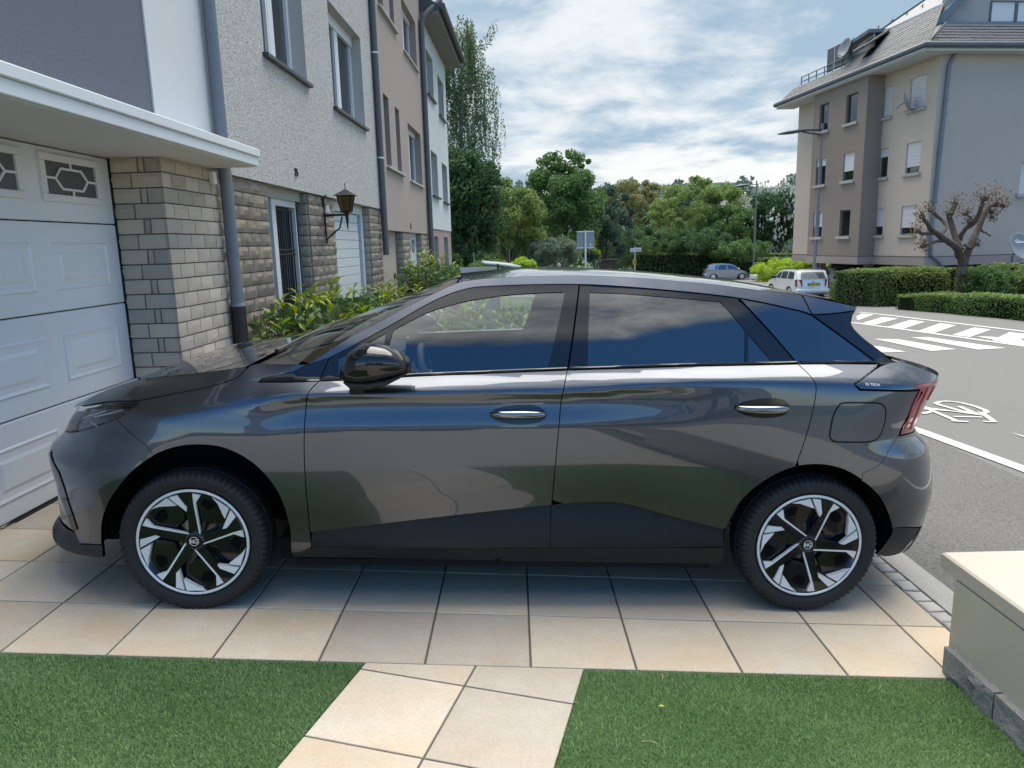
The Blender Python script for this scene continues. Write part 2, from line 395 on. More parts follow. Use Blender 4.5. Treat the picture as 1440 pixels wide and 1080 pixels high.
def smooth_line(pts, n=6, sharp=35):
    """Catmull-Rom through points, keeping sharp corners"""
    P = [np.array(p, float) for p in pts]; m = len(P); out = []
    def corner(i):
        if i <= 0 or i >= m - 1: return True
        a, b = P[i] - P[i - 1], P[i + 1] - P[i]; c = a @ b / (np.linalg.norm(a) * np.linalg.norm(b) + 1e-9)
        return c < math.cos(math.radians(sharp))
    for i in range(m - 1):
        p1, p2 = P[i], P[i + 1]
        t1 = (p2 - p1) if corner(i) else (p2 - P[i - 1]) / 2
        t2 = (p2 - p1) if corner(i + 1) else (P[i + 2] - p1) / 2
        for j in range(n):
            t = j / n; out.append((2 * t**3 - 3 * t**2 + 1) * p1 + (t**3 - 2 * t**2 + t) * t1 + (-2 * t**3 + 3 * t**2) * p2 + (t**3 - t**2) * t2)
    out.append(P[-1]); return out
def area2(P): return sum(P[i][0] * P[(i + 1) % len(P)][1] - P[(i + 1) % len(P)][0] * P[i][1] for i in range(len(P)))
def inset(P, d):
    n = len(P); out = []; s_ = 1 if area2(P) > 0 else -1
    for i in range(n):
        a, b, c = P[i - 1], P[i], P[(i + 1) % n]
        e1 = (b - a) / (np.linalg.norm(b - a) + 1e-9); e2 = (c - b) / (np.linalg.norm(c - b) + 1e-9)
        n1 = np.array([-e1[1], e1[0]]) * s_; n2 = np.array([-e2[1], e2[0]]) * s_; m = n1 + n2; l = np.linalg.norm(m)
        if l < 1e-6: m = n1; l = 1
        m = m / l; k_ = min(1 / max(m @ n1, 0.35), 2.0); out.append(b + m * d * k_)
    return out
def inpoly(p, P):
    c = False; j = len(P) - 1
    for i in range(len(P)):
        if (P[i][1] > p[1]) != (P[j][1] > p[1]) and p[0] < (P[j][0] - P[i][0]) * (p[1] - P[i][1]) / (P[j][1] - P[i][1]) + P[i][0]: c = not c
        j = i
    return c
def cdt(outer, holes, h, hz=None):
    hz = hz or h; pts = [Vector(p) for p in outer]; edges = [(i, (i + 1) % len(outer)) for i in range(len(outer))]
    for H_ in holes:
        b = len(pts); pts += [Vector(p) for p in H_]; edges += [(b + i, b + (i + 1) % len(H_)) for i in range(len(H_))]
    A = np.array([list(p) for p in pts]); lo, hi = A.min(0), A.max(0); r_ = 0
    z = lo[1] + hz * .5
    while z < hi[1]:
        x = lo[0] + h * (.5 if r_ % 2 else .25)
        while x < hi[0]:
            p = np.array([x, z])
            if inpoly(p, outer) and not any(inpoly(p, H_) for H_ in holes) and (((A - p) / [h, hz]) ** 2).sum(1).min() > 0.2: pts.append(Vector(p))
            x += h
        z += hz; r_ += 1
    vs, _, fs, _, _, _ = delaunay_2d_cdt(pts, edges, [], 0, 1e-6)
    vs = [np.array(v) for v in vs]; tri = []
    for f in fs:
        c = sum(vs[i] for i in f) / len(f)
        if inpoly(c, outer) and not any(inpoly(c, H_) for H_ in holes): tri.append(list(f))
    return vs, tri
def flank(name, poly, m, parent, side=-1, holes=(), off=0.0, gap=0.002, depth=0.012, h=0.028, hz=0.02, rim=True, seg=0.02, fn=None):
    """a body panel: the outline (x, z) laid on the flank, with rounded, returned edges"""
    W = fn or half_w; OF = (lambda v: off(*v)) if callable(off) else (lambda v: off)
    P = resample(poly, seg); P = inset(P, gap) if gap else P
    H_ = [resample(q, seg) for q in holes]
    if area2(P) < 0: P = P[::-1]
    vs, tri = cdt(P, H_, h, hz)
    out, nor = [], []
    for v in vs:
        n_ = grad_n(*v) if not callable(off) else grad_o(v, off); b = np.array([v[0], W(*v), v[1]]) + n_ * OF(v); out.append(b); nor.append(n_)
    faces = []
    for t in tri:
        a, b, c = (out[i] for i in t[:3]); nn = np.cross(b - a, c - a)
        faces.append(t if nn[1] > 0 else t[::-1])
    if rim:
        for ring in [P] + H_:
            base = len(out); n = len(ring); r2 = inset(ring, -0.0016) if ring is P else inset(ring, -0.0016)
            for k_ in range(3):
                for i, p in enumerate(ring):
                    q = ring[i] if k_ == 0 else r2[i]; n_ = grad_n(*q); e_ = np.array([r2[i][0] - ring[i][0], 0, r2[i][1] - ring[i][1]]); e_ /= np.linalg.norm(e_) + 1e-9
                    out.append(np.array([q[0], W(*q), q[1]]) + n_ * (OF(q) - (0, 0.0016, depth)[k_]))
                    nn = n_ if k_ == 0 else (e_ * .8 + n_ * .6 if k_ == 1 else e_); nor.append(nn / np.linalg.norm(nn))
            for k_ in range(2):
                for i in range(n):
                    j = (i + 1) % n; faces.append([base + k_ * n + i, base + (k_ + 1) * n + i, base + (k_ + 1) * n + j, base + k_ * n + j])
    V = np.array(out); N_ = np.array(nor)
    V[:, 1] *= side; N_[:, 1] *= side
    if side < 0: faces = [f[::-1] for f in faces]
    me = bpy.data.meshes.new(name); me.from_pydata([tuple(v) for v in V], [], faces); me.materials.append(m)
    me.polygons.foreach_set('use_smooth', [True] * len(me.polygons)); me.update()
    me.normals_split_custom_set_from_vertices([tuple(v) for v in N_])
    return link(name, me, parent)
def skin(name, rows, m, parent, smooth=60, flip=False, thick=0.0):
    """surface through rows of 3D points"""
    nr, nc = len(rows), len(rows[0]); vs = [tuple(p) for r_ in rows for p in r_]
    fs = [(i * nc + j, i * nc + j + 1, (i + 1) * nc + j + 1, (i + 1) * nc + j) for i in range(nr - 1) for j in range(nc - 1)]
    if flip: fs = [f[::-1] for f in fs]
    return MB().add(vs, fs, m).build(name, parent, smooth)
def crossloft(edge, centre, n=24, p=2.2, m=30):
    """edge: near-side 3D curve, centre: curve on the centre plane; mirrored to a full-width surface"""
    def rs(c):
        c = [np.array(q, float) for q in c]; L_ = np.r_[0, np.cumsum([np.linalg.norm(c[i + 1] - c[i]) for i in range(len(c) - 1)])]; t = np.linspace(0, L_[-1], m)
        return np.stack([np.interp(t, L_, [q[k_] for q in c]) for k_ in range(3)], 1)
    E, C_ = rs(edge), rs(centre); rows = []
    for i in range(m):
        row = []
        for j in range(-n, n + 1):
            s_ = math.sin(j / n * math.pi / 2); a = abs(s_) ** p
            row.append((C_[i][0] + (E[i][0] - C_[i][0]) * a, abs(E[i][1]) * s_, C_[i][2] + (E[i][2] - C_[i][2]) * a))
        rows.append(row)
    return rows
def S3(q, side=-1, off=0.0):
    n_ = grad_n(*q); b = np.array([q[0], half_w(*q), q[1]]) + n_ * off; b[1] *= side; return b
def skin_n(name, rows, m, parent):
    """skin whose winding faces outward from the car's middle"""
    o = skin(name, rows, m, parent, 180)
    b = bmesh.new(); b.from_mesh(o.data); b.normal_update()
    c = Vector((1.3, 0, 0.6)); s_ = sum((f.calc_center_median() - c).dot(f.normal) * f.calc_area() for f in b.faces)
    if s_ < 0: bmesh.ops.reverse_faces(b, faces=b.faces)
    b.to_mesh(o.data); b.free(); return o

# ---- feature lines read from the photograph, laid on the flank
hood_shut = smooth_line(PXS([(112, 571), (150, 565), (197, 563), (240, 554.5), (290, 545), (331, 532), (346, 519)]))
a_low = smooth_line(PXS([(434, 512), (463, 503), (546, 459), (604, 426), (648, 408), (692, 402), (813, 399.5), (925, 406.5), (1037, 418.5), (1122, 436), (1142, 442.5)]))
low_line = smooth_line(PXS([(438, 749), (604, 729), (776, 710.5), (840, 706.5), (881, 709.5), (941, 726), (1018, 745)]))
archF = smooth_line(PXS([(142, 768), (143, 735), (152, 707), (165, 687), (186, 662), (215, 641), (248, 628.5), (282, 625.5), (315, 630), (348, 646), (373, 668), (394, 699), (407, 741), (410, 778)]))
archR = smooth_line(PXS([(1018, 764), (1022, 741), (1042, 705), (1074, 677), (1110, 659), (1147, 653), (1183, 659), (1215, 677), (1239, 701), (1253, 733), (1255, 750), (1236, 780)]))
doorF_front = smooth_line(PXS([(449, 536), (436, 549), (431.5, 560), (430, 577), (427.7, 618), (428.5, 660), (432, 706), (438, 769)]), sharp=60)
b_gap = smooth_line(PXS([(798, 520.5), (793, 545), (789, 565), (785, 610), (780, 665), (776, 712), (773.5, 770)]), sharp=60)
doorR_rear = smooth_line(PXS([(1122, 512), (1137, 526), (1146, 538), (1147.5, 552), (1143, 578), (1134, 612), (1119, 655)]), sharp=60)
door_bot = PXS([(438, 769), (605, 770.5), (774, 770.5), (900, 770.5), (1017, 769.5)])
belt_f = PXS([(449, 536), (586, 529), (798, 520.5)]); belt_r = PXS([(798, 520.5), (950, 515.5), (1122, 512)]); belt_q = PXS([(1122, 512), (1180, 511.5), (1236, 512)])
def between(line, x0, x1): return [p for p in line if x0 - 1e-6 <= p[0] <= x1 + 1e-6]
seamF = smooth_line(PXS([(164, 590), (176, 602), (189, 614.5), (203, 625), (216, 641)]))
lamp_rear = PXS([(1264, 612.5), (1268, 600), (1295.5, 551.5)])
seamR = smooth_line(PXS([(1213, 676), (1213, 666), (1237, 653.5), (1251, 632), (1263, 613)]), sharp=50)
fender_top = PXS([(346, 519), (352, 513.5), (362, 511), (400, 512), (434, 512)])
plug = PXS([(434, 512), (412, 523.5), (385, 529), (368, 532), (364, 537.5), (400, 537.5), (449, 536)])
blk = 0.004
def both(fn):
    for s_ in (-1, 1): fn(s_)
def split_arch(line, key):   # index of nearest point to key
    return min(range(len(line)), key=lambda i: np.linalg.norm(line[i] - key))
iF = split_arch(archF, seamF[-1]); iR = split_arch(archR, seamR[0])
fender = hood_shut[split_arch(hood_shut, PXS([(197, 563)])[0]):] + fender_top[1:] + plug[1:-1] + doorF_front[:-1] + PXS([(438, 769), (424, 776)]) + archF[iF:][::-1] + seamF[::-1][1:] + PXS([(193, 569.5)])
door_f_up = belt_f[::-1] + doorF_front[1:]            # belt back to front, then down the gap
lowF = [p for p in low_line if p[0] <= PXS([(776, 711)])[0][0]]; lowR = [p for p in low_line if p[0] >= PXS([(776, 711)])[0][0]]
def cut_y(line, z0, keep_above):
    return [p for p in line if (p[1] > z0 if keep_above else p[1] < z0)]
zF, zB = lowF[0][1], lowF[-1][1]
front_door_skin = belt_f[::-1] + cut_y(doorF_front[1:], zF, True) + lowF + cut_y(b_gap, zB, True)[::-1][:-1]
front_door_low = lowF[::-1] + cut_y(doorF_front, zF, False) + door_bot[1:3][:2] + cut_y(b_gap, zB, False)[::-1][1:]
iA = split_arch(archR, doorR_rear[-1])
arch_low = [p for p in archR[:iA + 1] if p[1] > lowR[-1][1] + .004]
rear_door_skin = belt_r + doorR_rear[1:] + arch_low[::-1] + lowR[::-1] + cut_y(b_gap, zB, True)[::-1][:-1]
rear_door_low = lowR + [p for p in archR[:iA] if p[1] < lowR[-1][1]][::-1] + PXS([(1017, 769.5), (900, 770.5), (774, 770.5)]) + cut_y(b_gap, zB, False)[::-1][1:]
duck = smooth_line(PXS([(1210, 547.5), (1201.5, 541), (1203, 539), (1237, 515), (1262, 508.5), (1283, 513.5), (1303, 520.5), (1319, 528.5), (1318.5, 535), (1296, 547.5), (1210, 547.5)]), n=4)[:-1]
quarter = belt_q + PXS([(1200.5, 540), (1208.5, 548.8), (1294, 549.5)]) + lamp_rear[::-1] + seamR[::-1] + archR[iA:iR + 1][::-1] + doorR_rear[::-1][1:-1]
rbump = seamR[::-1] + archR[iR + 1:split_arch(archR, PXS([(1255, 742)])[0]) + 1] + smooth_line(PXS([(1256, 742), (1276, 741), (1297, 738.5), (1306, 717), (1310.5, 690), (1311.5, 661), (1310.5, 637), (1301, 620), (1290, 607.5), (1283, 609), (1264, 613.5)]))[1:]
rbump_low = smooth_line(PXS([(1256, 743), (1276, 742), (1297, 739.5), (1284, 760), (1267, 779), (1256, 782.5), (1245, 783.5), (1233, 780.5)]), n=4) + PXS([(1246, 765), (1255, 752)])
tail = PXS([(1285, 541.5), (1302, 538.5), (1318, 535.8), (1312, 551), (1303, 567), (1291, 587), (1283, 607), (1265.5, 611.5), (1269, 600), (1297, 551.5), (1293, 548)])
headl = smooth_line(PXS([(93, 605), (96, 595), (101, 585), (110, 574.5), (136, 568), (165, 566), (193, 569.5), (186, 577), (160, 590), (130, 601), (110, 606.5), (98, 607.5), (93, 605)]), n=4)[:-1]
fb_up = PXS([(193, 570), (164, 590)])
fbump = PXS([(186, 578), (160, 591.5), (130, 602), (110, 607.5), (98, 608.5)]) + PXS([(92, 607), (80, 622), (70, 636), (74, 655), (84, 690), (98, 732), (104, 746), (112, 764), (143, 765)]) + [p for p in archF[:iF + 1] if p[1] > PXS([(143, 765)])[0][1]] + seamF[::-1]
fb_strip = PXS([(68, 637), (73, 634.5), (84, 664), (96, 702), (110, 745), (103, 746.5), (92, 715), (76, 668)])
fb_low = smooth_line(PXS([(112, 765), (143, 766), (145, 784), (120, 782.5), (100, 777.5), (79, 764.5), (73, 748), (76, 727), (84, 731), (92, 742), (106, 750)]), n=3)
sill = PXS([(411, 778), (438, 770.5), (605, 771.5), (774, 772), (1017, 771), (1020, 776), (1016, 795), (700, 790.5), (412, 785.5)])
spoil = smooth_line(PXS([(1128, 414.5), (1142.5, 442), (1170, 440.5), (1203, 436.5), (1205, 431.5)]), n=4)
spoil_top = smooth_line(PXS([(1128, 414.5), (1160, 419.5), (1185, 425.5), (1205, 431.5)]), n=4)
roof_up = smooth_line(PXS([(434, 511), (452, 500), (487, 477.5), (530, 454), (575, 430), (633, 402), (662, 394), (720, 389.5), (813, 387.5), (905, 391.5), (1000, 399.5), (1060, 407), (1127, 414.5)]))
def mir(name, poly, m, parents, **k):
    r_ = {}
    for s_ in (-1, 1): r_[s_] = flank(name, poly, m, parents[s_] if isinstance(parents, dict) else parents, side=s_, **k)
    return r_
mir('front_fender', fender, M_paint, car)
fd = mir('front_door', front_door_skin, M_paint, car, depth=.03)
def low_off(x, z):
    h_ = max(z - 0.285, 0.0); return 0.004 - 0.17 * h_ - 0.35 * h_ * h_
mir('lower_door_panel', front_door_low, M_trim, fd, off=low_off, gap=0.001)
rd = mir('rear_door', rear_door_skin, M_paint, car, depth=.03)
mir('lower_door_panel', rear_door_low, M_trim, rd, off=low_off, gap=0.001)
qp = mir('rear_quarter_panel', quarter, M_paint, car)
mir('upper_rear_panel', duck, M_paint, car, gap=0.003, off=0.001)
rb = mir('rear_bumper', rbump, M_paint, car, h=0.02, gap=0.0004)
mir('lower_bumper', rbump_low, M_black, rb, off=-0.004, h=0.02)
tl = mir('tail_light', tail, M_red, car, h=0.015, off=0.002)
fb = mir('front_bumper', fbump, M_paint, car, h=0.02, gap=0.0004)
mir('bumper_strip', fb_strip, M_gloss, fb, off=0.004, h=0.015)
mir('lower_bumper', fb_low, M_black, fb, off=-0.002, h=0.015)
mir('side_sill', sill, M_trim, car, off=-0.006)
hl = mir('headlight', headl, M_lens, car, h=0.015, off=0.001, rim=False)
mir('headlight_housing', headl, M_gloss, hl, h=0.015, off=-0.03, gap=-0.002)
plg = mir('fender_plug', plug + PXS([(463, 503)]), M_gloss, car, off=0.002, gap=0.001)
# bright light bars inside the lamps
for s_ in (-1, 1):
    for L_ in ([(128, 585), (170, 574)], [(112, 586), (145, 576)], [(108, 601), (132, 594)], [(122, 592), (136, 600)]):
        mb = MB(); q = [S3(p, s_, -0.016) for p in resample(PXS(L_), 0.02, False)]
        mb.tube(q, 0.0035, M_chrome, 6); mb.build('light_bar', hl[s_], 60)
    for L_ in ([(1294, 548), (1284, 570), (1272, 603)], [(1304, 545), (1294, 568), (1279, 604)], [(1313, 543), (1303, 562)]):
        mb = MB(); q = [S3(p, s_, 0.003) for p in resample(PXS(L_), 0.02, False)]
        mb.tube(q, 0.005, mat('tail_bar', (0.42, 0.02, 0.03), rough=0.1, coat=1.0) if 'tail_bar' not in bpy.data.materials else bpy.data.materials['tail_bar'], 6); mb.build('light_bar', tl[s_], 60)
# ---- glass house
ff_out = PXS([(449, 535.5)]) + [p for p in a_low if PXS([(463, 503)])[0][0] <= p[0] <= PXS([(813, 399.5)])[0][0]] + PXS([(814, 401), (800, 505), (798, 520)]) + belt_f[::-1][1:-1]
g_front = smooth_line(PXS([(541, 527), (546, 490), (552, 463.5), (575, 451), (604, 437), (635, 427.5), (662, 421), (721, 412.7), (795, 409), (786, 455), (771, 518), (660, 522), (541, 527)]), n=4)[:-1]
g_tri = PXS([(475, 528.5), (474, 503.5), (508, 486), (543, 467), (540, 490), (535, 526)])
fr_ = mir('window_frame', ff_out, M_gloss, fd, holes=[inset(g_front, 0.002), inset(g_tri, 0.002)], off=-0.003, gap=0.001)
mir('door_window', g_front, M_glassc, fd, off=-0.007, gap=-0.004, rim=False)
mir('corner_window', g_tri, M_glassd, fd, off=-0.007, gap=-0.004, rim=False)
rf_out = PXS([(815.5, 401), (925, 407.5), (1036, 419), (1080, 464), (1121, 511)]) + belt_r[::-1][1:-1] + PXS([(799, 520), (802, 505)])
g_rear = smooth_line(PXS([(829, 410), (880, 412), (936, 416.5), (1013, 423), (1030, 441), (1049, 464), (1048, 510), (930, 513), (826, 516.5), (827, 460), (829, 410)]), n=4)[:-1]
g_fix = PXS([(1052, 468), (1070, 489), (1088, 509), (1052, 510)])
mir('window_frame', rf_out, M_gloss, rd, holes=[inset(g_rear, 0.002), inset(g_fix, 0.002)], off=-0.003, gap=0.001)
mir('door_window', g_rear, M_glassd, rd, off=-0.006, gap=-0.004, rim=False)
mir('corner_window', g_fix, M_glassd, rd, off=-0.006, gap=-0.004, rim=False)
qw = PXS([(1041, 419.5), (1080, 427), (1122, 437), (1142, 443.5), (1190, 478), (1235, 511), (1180, 511), (1123, 511.3), (1085, 467)])
mir('quarter_window', qw, M_glassd, qp, off=-0.004, gap=0.0015)
mir('window_backing', qw, M_dark, qp, off=-0.016, gap=-0.001, rim=False)
blade = smooth_line(PXS([(1145, 443.5), (1203, 437.5), (1198, 446), (1196, 454), (1202, 463), (1216, 476), (1262, 510), (1238, 511), (1190, 476), (1145, 443.5)]), n=4)[:-1]
mir('pillar_blade', blade, M_gloss, qp, off=-0.004, gap=0.001, h=0.015)
# bright lower window line
for s_ in (-1, 1):
    for nm, L_, par in (('window_strip', [(452, 533.5), (586, 526.6), (797, 518)], fd), ('window_strip', [(801, 518), (950, 513), (1121, 509.6)], rd), ('window_strip', [(1126, 509.3), (1180, 509), (1233, 509.3)], qp)):
        q = [S3(p, s_, 0.001) for p in resample(PXS(L_), 0.05, False)]
        MB().tube(q, 0.006, M_gloss, 6).build(nm, par[s_], 60)
rail_poly = a_low + spoil[1:2] + roof_up[::-1]
mir('roof_rail', a_low[:-1] + PXS([(1141, 441.5), (1127, 415)]) + roof_up[::-1][1:], M_paint, car, gap=0.001)
roof_i = split_arch(roof_up, PXS([(662, 394)])[0])
ws_edge = [S3(p, -1, 0.0) for p in roof_up[:roof_i + 1]]; rf_edge = [S3(p, -1, 0.0) for p in roof_up[roof_i:]]
xh = ws_edge[-1]
ws_c = [(0.27, 0, 1.070), (0.50, 0, 1.178), (0.745, 0, 1.283), (1.0, 0, 1.382), (xh[0] - 0.06, 0, xh[2] + 0.008)]
rf_c = [(xh[0] - 0.06, 0, xh[2] + 0.008), (1.27, 0, 1.464), (1.44, 0, 1.487), (1.62, 0, 1.494), (1.85, 0, 1.495), (2.05, 0, 1.489), (2.4, 0, 1.468), (2.65, 0, 1.440), (rf_edge[-1][0] + 0.02, 0, 1.422)]
skin_n('windscreen', crossloft(ws_edge, [np.array(p) for p in ws_c], m=30, p=2.4), M_glassc, car)
skin_n('roof', crossloft(rf_edge, [np.array(p) for p in smooth_line(rf_c, 4)], m=40, p=2.4), M_paint, car)
sp_e = [S3(p, -1) for p in spoil_top]
sp_c = smooth_line([(rf_edge[-1][0] + 0.02, 0, 1.422), (2.86, 0, 1.408), (2.95, 0, 1.388), (sp_e[-1][0] + .03, 0, sp_e[-1][2] + .012)], 4)
spo = skin_n('spoiler', crossloft(sp_e, [np.array(p) for p in sp_c], m=16), M_paint, car)
mir('spoiler_end', spoil[:], M_paint, spo, gap=0.001, h=0.015)
und = [p + np.array([0, 0, 0]) for p in [S3(q, -1, -0.004) for q in PXS([(1146, 443.5), (1175, 441.5), (1203, 437.5)])]]
skin_n('spoiler_lip', crossloft([sp_e[-1], und[-1]], [np.array(sp_c[-1]), np.array(sp_c[-1]) + [-0.01, 0, -0.03]], m=4), M_paint, spo)
skin_n('spoiler_underside', crossloft([und[-1], und[0]], [np.array(sp_c[-1]) + [-0.01, 0, -0.03], (2.86, 0, 1.34)], m=6), M_gloss, spo)
rw_e = [S3(p, -1, -0.004) for p in PXS([(1200, 441), (1197, 455), (1203, 464), (1217, 477), (1262, 510)])]
rw_c = [(q[0] + .03, 0, q[2]) for q in rw_e]
tgt = skin_n('rear_window', crossloft(rw_e, [np.array(p) for p in rw_c], m=20), M_glassd, car)
# tail: deck over the lamps, then the tailgate and bumper between the flanks
dk_e = [S3(p, -1) for p in PXS([(1262, 509.5), (1283, 514), (1303, 521), (1319, 529)])]
dk_c = [(q[0] + .045, 0, q[2]) for q in dk_e]
skin_n('tail_deck', crossloft(dk_e, [np.array(p) for p in dk_c], m=8), M_gloss, car)
def end_edge(l): return [S3(p, -1) for p in PXS(l)]
end_cap('tailgate', [(1318, 529), (1317.5, 535), (1311.5, 551), (1302.5, 567), (1290, 587), (1283.5, 606)], True, M_paint, car)
end_cap('bumper_middle', [(1284, 609), (1290, 608.5), (1301, 621), (1309.5, 637), (1310.5, 661), (1309.5, 690), (1305, 717), (1296, 738)], True, M_paint, rb[-1])
end_cap('lower_valance', [(1296, 740), (1284, 760), (1267, 778.5)], True, M_black, rb[-1])
# nose between the flanks
end_cap('nose_panel', [(112, 573), (101, 586), (94, 604), (82, 621), (71, 637), (76, 660), (86, 695), (98, 732), (104, 745)], False, M_paint, fb[-1], drop=lambda z: 0.12 * sstep(.64, .86, z))
end_cap('nose_valance', [(84, 731), (76, 748), (80, 765), (102, 778)], False, M_black, fb[-1])
# bonnet: side face laid on the flank up to its crest, then the lid across
crest = smooth_line(PXS([(114, 570), (128, 559), (150, 548.5), (176, 539.5), (207, 531.5), (250, 527.5), (300, 522), (340, 516.5), (347, 515)]))
hood = skin_n('hood', crossloft([S3(p, -1) for p in crest], [np.array(p) for p in smooth_line([(-.795, 0, .735), (-.74, 0, .785), (-.58, 0, .852), (-.37, 0, .930), (-.1, 0, 1.004), (.08, 0, 1.038), (.25, 0, 1.062)], 4)], m=40, p=2.4), M_paint, car)
mir('hood_side', hood_shut + PXS([(347, 515)]) + crest[::-1][1:], M_paint, hood, gap=0.0015)
# cowl and wipers
skin_n('cowl', [[(0.10 + .12, y, 1.03) for y in (-.72, 0, .72)], [(0.44, y, 1.055 if abs(y) > .1 else 1.10) for y in (-.72, 0, .72)]], M_black, car)
for (x0, y0, x1, y1) in ((0.30, -0.52, 0.42, 0.10), (0.30, 0.02, 0.42, 0.58)):
    w = MB().tube([(x0, y0, 1.085), (x0 + .05, (y0 + y1) / 2, 1.115), (x1, y1, 1.14)], [0.013, 0.010, 0.007], M_black, 6).build('wiper', car, 60)
    MB().tube([(x0 + .02, y0 + .08, 1.09), (x1 + .03, y1 + .02, 1.148)], 0.006, M_dchrome, 5).build('blade', w, 60)
# fuel flap, door handles, badge
flap = smooth_line(PXS([(1167, 606), (1171, 586), (1178, 572), (1186, 566.5), (1212, 566), (1236, 567), (1245, 574), (1245, 590), (1239, 610), (1227, 620.5), (1200, 622), (1174, 621), (1167, 615), (1167, 606)]), n=4, sharp=80)[:-1]
for s_ in (-1,):
    MB().tube([S3(p, s_, -0.001) for p in resample(flap, 0.02)] + [S3(flap[0], s_, -0.001)], 0.0030, M_dark, 5, caps=False).build('flap_seam', qp[s_], 60)
    flank('fuel_flap', inset(flap, 0.004) if area2(flap) > 0 else inset(flap[::-1], 0.004), M_paint, qp[s_], side=s_, off=0.0012, gap=0.001)
for s_ in (-1, 1):
    for (xa, xb, ya), par in (((689, 768, 582.5), fd), ((1034, 1111, 573.5), rd)):
        out = [(xa, ya - 1), (xa + 12, ya - 8), (xa + 36, ya - 12), (xa + 58, ya - 12.5), (xa + 72, ya - 8), (xb, ya), (xb - 4, ya + 7), (xb - 16, ya + 12), (xb - 38, ya + 14), (xa + 18, ya + 11), (xa + 4, ya + 5)]
        cup = smooth_line(PXS(out + out[:1]), n=3, sharp=80)[:-1]
        hd = flank('handle_cup', cup, M_gloss, par[s_], side=s_, off=0.0015, gap=0, h=0.012, hz=0.008)
        bar = resample(smooth_line(PXS([(xa + 2, ya), (xa + 24, ya + 1.5), (xb - 18, ya + 1.5), (xb - 2, ya + 0.5)]), n=4), 0.01, False); n_b = len(bar)
        rr = [0.006 + 0.0115 * math.sin(math.pi * min(1, max(0, (i + .6) / n_b))) ** .35 for i in range(n_b)]
        oo = [0.004 + 0.030 * math.sin(math.pi * i / (n_b - 1)) ** .6 for i in range(n_b)]
        MB().tube([S3(p, s_, o_) for p, o_ in zip(bar, oo)], rr, M_dchrome, 10).build('door_handle', par[s_], 80)
# mirror
def blob(secs, m, name, parent, nseg=14, smooth=70):
    """closed body through elliptical sections (centre, half sizes in two axes)"""
    vs, fs = [], []
    for (c, ry, rz, ty) in secs:
        for j in range(nseg):
            a = 2 * math.pi * j / nseg; ca, sa = math.cos(a), math.sin(a)
            e = 0.75; vs.append((c[0] + ty * sa * 0, c[1] + ry * math.copysign(abs(ca) ** e, ca), c[2] + rz * math.copysign(abs(sa) ** e, sa)))
    for i in range(len(secs) - 1):
        for j in range(nseg): fs.append((i * nseg + j, i * nseg + (j + 1) % nseg, (i + 1) * nseg + (j + 1) % nseg, (i + 1) * nseg + j))
    fs.append(tuple(range(nseg))); fs.append(tuple(range((len(secs) - 1) * nseg, len(secs) * nseg))[::-1])
    return MB().add(vs, fs, m).build(name, parent, smooth, fix=True)
for s_ in (-1, 1):
    Y = lambda y: s_ * y
    def mp(px, py, y): q = on_plane(px, py, -y); return (q[0], Y(y), q[2])
    secs = []
    for (px, yt, yb, y, ry) in ((478, 527, 531, .97, .02), (482, 513, 533, .98, .055), (492, 495, 535, .985, .085), (508, 484, 536, .99, .105), (525, 482.5, 534, .99, .112), (545, 486, 530, .985, .108), (560, 493, 526, .975, .10), (572, 503, 523, .965, .085), (576, 508, 520, .96, .075)):
        a, b = mp(px, yt, y), mp(px, yb, y); secs.append((((a[0] + b[0]) / 2, a[1], (a[2] + b[2]) / 2), ry, abs(a[2] - b[2]) / 2, 0))
    mir_ = blob(secs, M_gloss, 'wing_mirror', car, 18)
    lo = []
    for (px, yt, yb, y, ry) in ((486, 531, 538, .96, .05), (495, 531, 545, .95, .07), (520, 530, 546, .945, .085), (545, 527, 540, .95, .085), (566, 519, 529, .955, .08), (577, 514, 522, .955, .07)):
        a, b = mp(px, yt, y), mp(px, yb, y); lo.append((((a[0] + b[0]) / 2, a[1], (a[2] + b[2]) / 2), ry, abs(a[2] - b[2]) / 2, 0))
    blob(lo, M_black, 'mirror_base', mir_, 14)
    st_ = []
    for (px, py, y, rx, ry) in ((502, 553, .875, .035, .03), (503, 546, .89, .033, .04), (506, 539, .92, .034, .05)):
        q = mp(px, py, y); st_.append((q, rx, ry))
    vs, fs = [], []
    for (q, rx, ry) in st_:
        for j in range(12):
            a = 2 * math.pi * j / 12; vs.append((q[0] + rx * math.cos(a), q[1] + ry * math.sin(a), q[2] + .0))
    for i in range(2):
        for j in range(12): fs.append((i * 12 + j, i * 12 + (j + 1) % 12, (i + 1) * 12 + (j + 1) % 12, (i + 1) * 12 + j))
    MB().add(vs, fs, M_black).build('mirror_stalk', mir_, 70, fix=True)
# ---- inner shell, wheel arches, floor
shell = [p for p in archF[::-1] if True]
both(lambda s_: flank('inner_shell', hood_shut[2:] + plug[1:-1][::-1][:0] + fender_top[1:] + PXS([(449, 534)]) + belt_f[1:] + belt_r[1:] + belt_q[1:] + PXS([(1262, 514), (1300, 527), (1294, 552), (1268, 612), (1290, 612), (1306, 640), (1306, 690), (1290, 738), (1258, 742)]) + [p for p in archR if p[1] > .36][::-1] + PXS([(1022, 764), (1012, 788), (700, 786), (416, 780)]) + archF[::-1] + PXS([(112, 762), (104, 744), (84, 688), (78, 650), (90, 618), (100, 606), (112, 580)]), M_dark, car, side=s_, off=-0.062, gap=0.006, rim=False, h=0.05, hz=0.04))
both(lambda s_: flank('pillar_shell', PXS([(800, 404), (835, 405), (832, 517), (785, 518)]), M_dark, car, side=s_, off=-0.02, gap=0, rim=False))
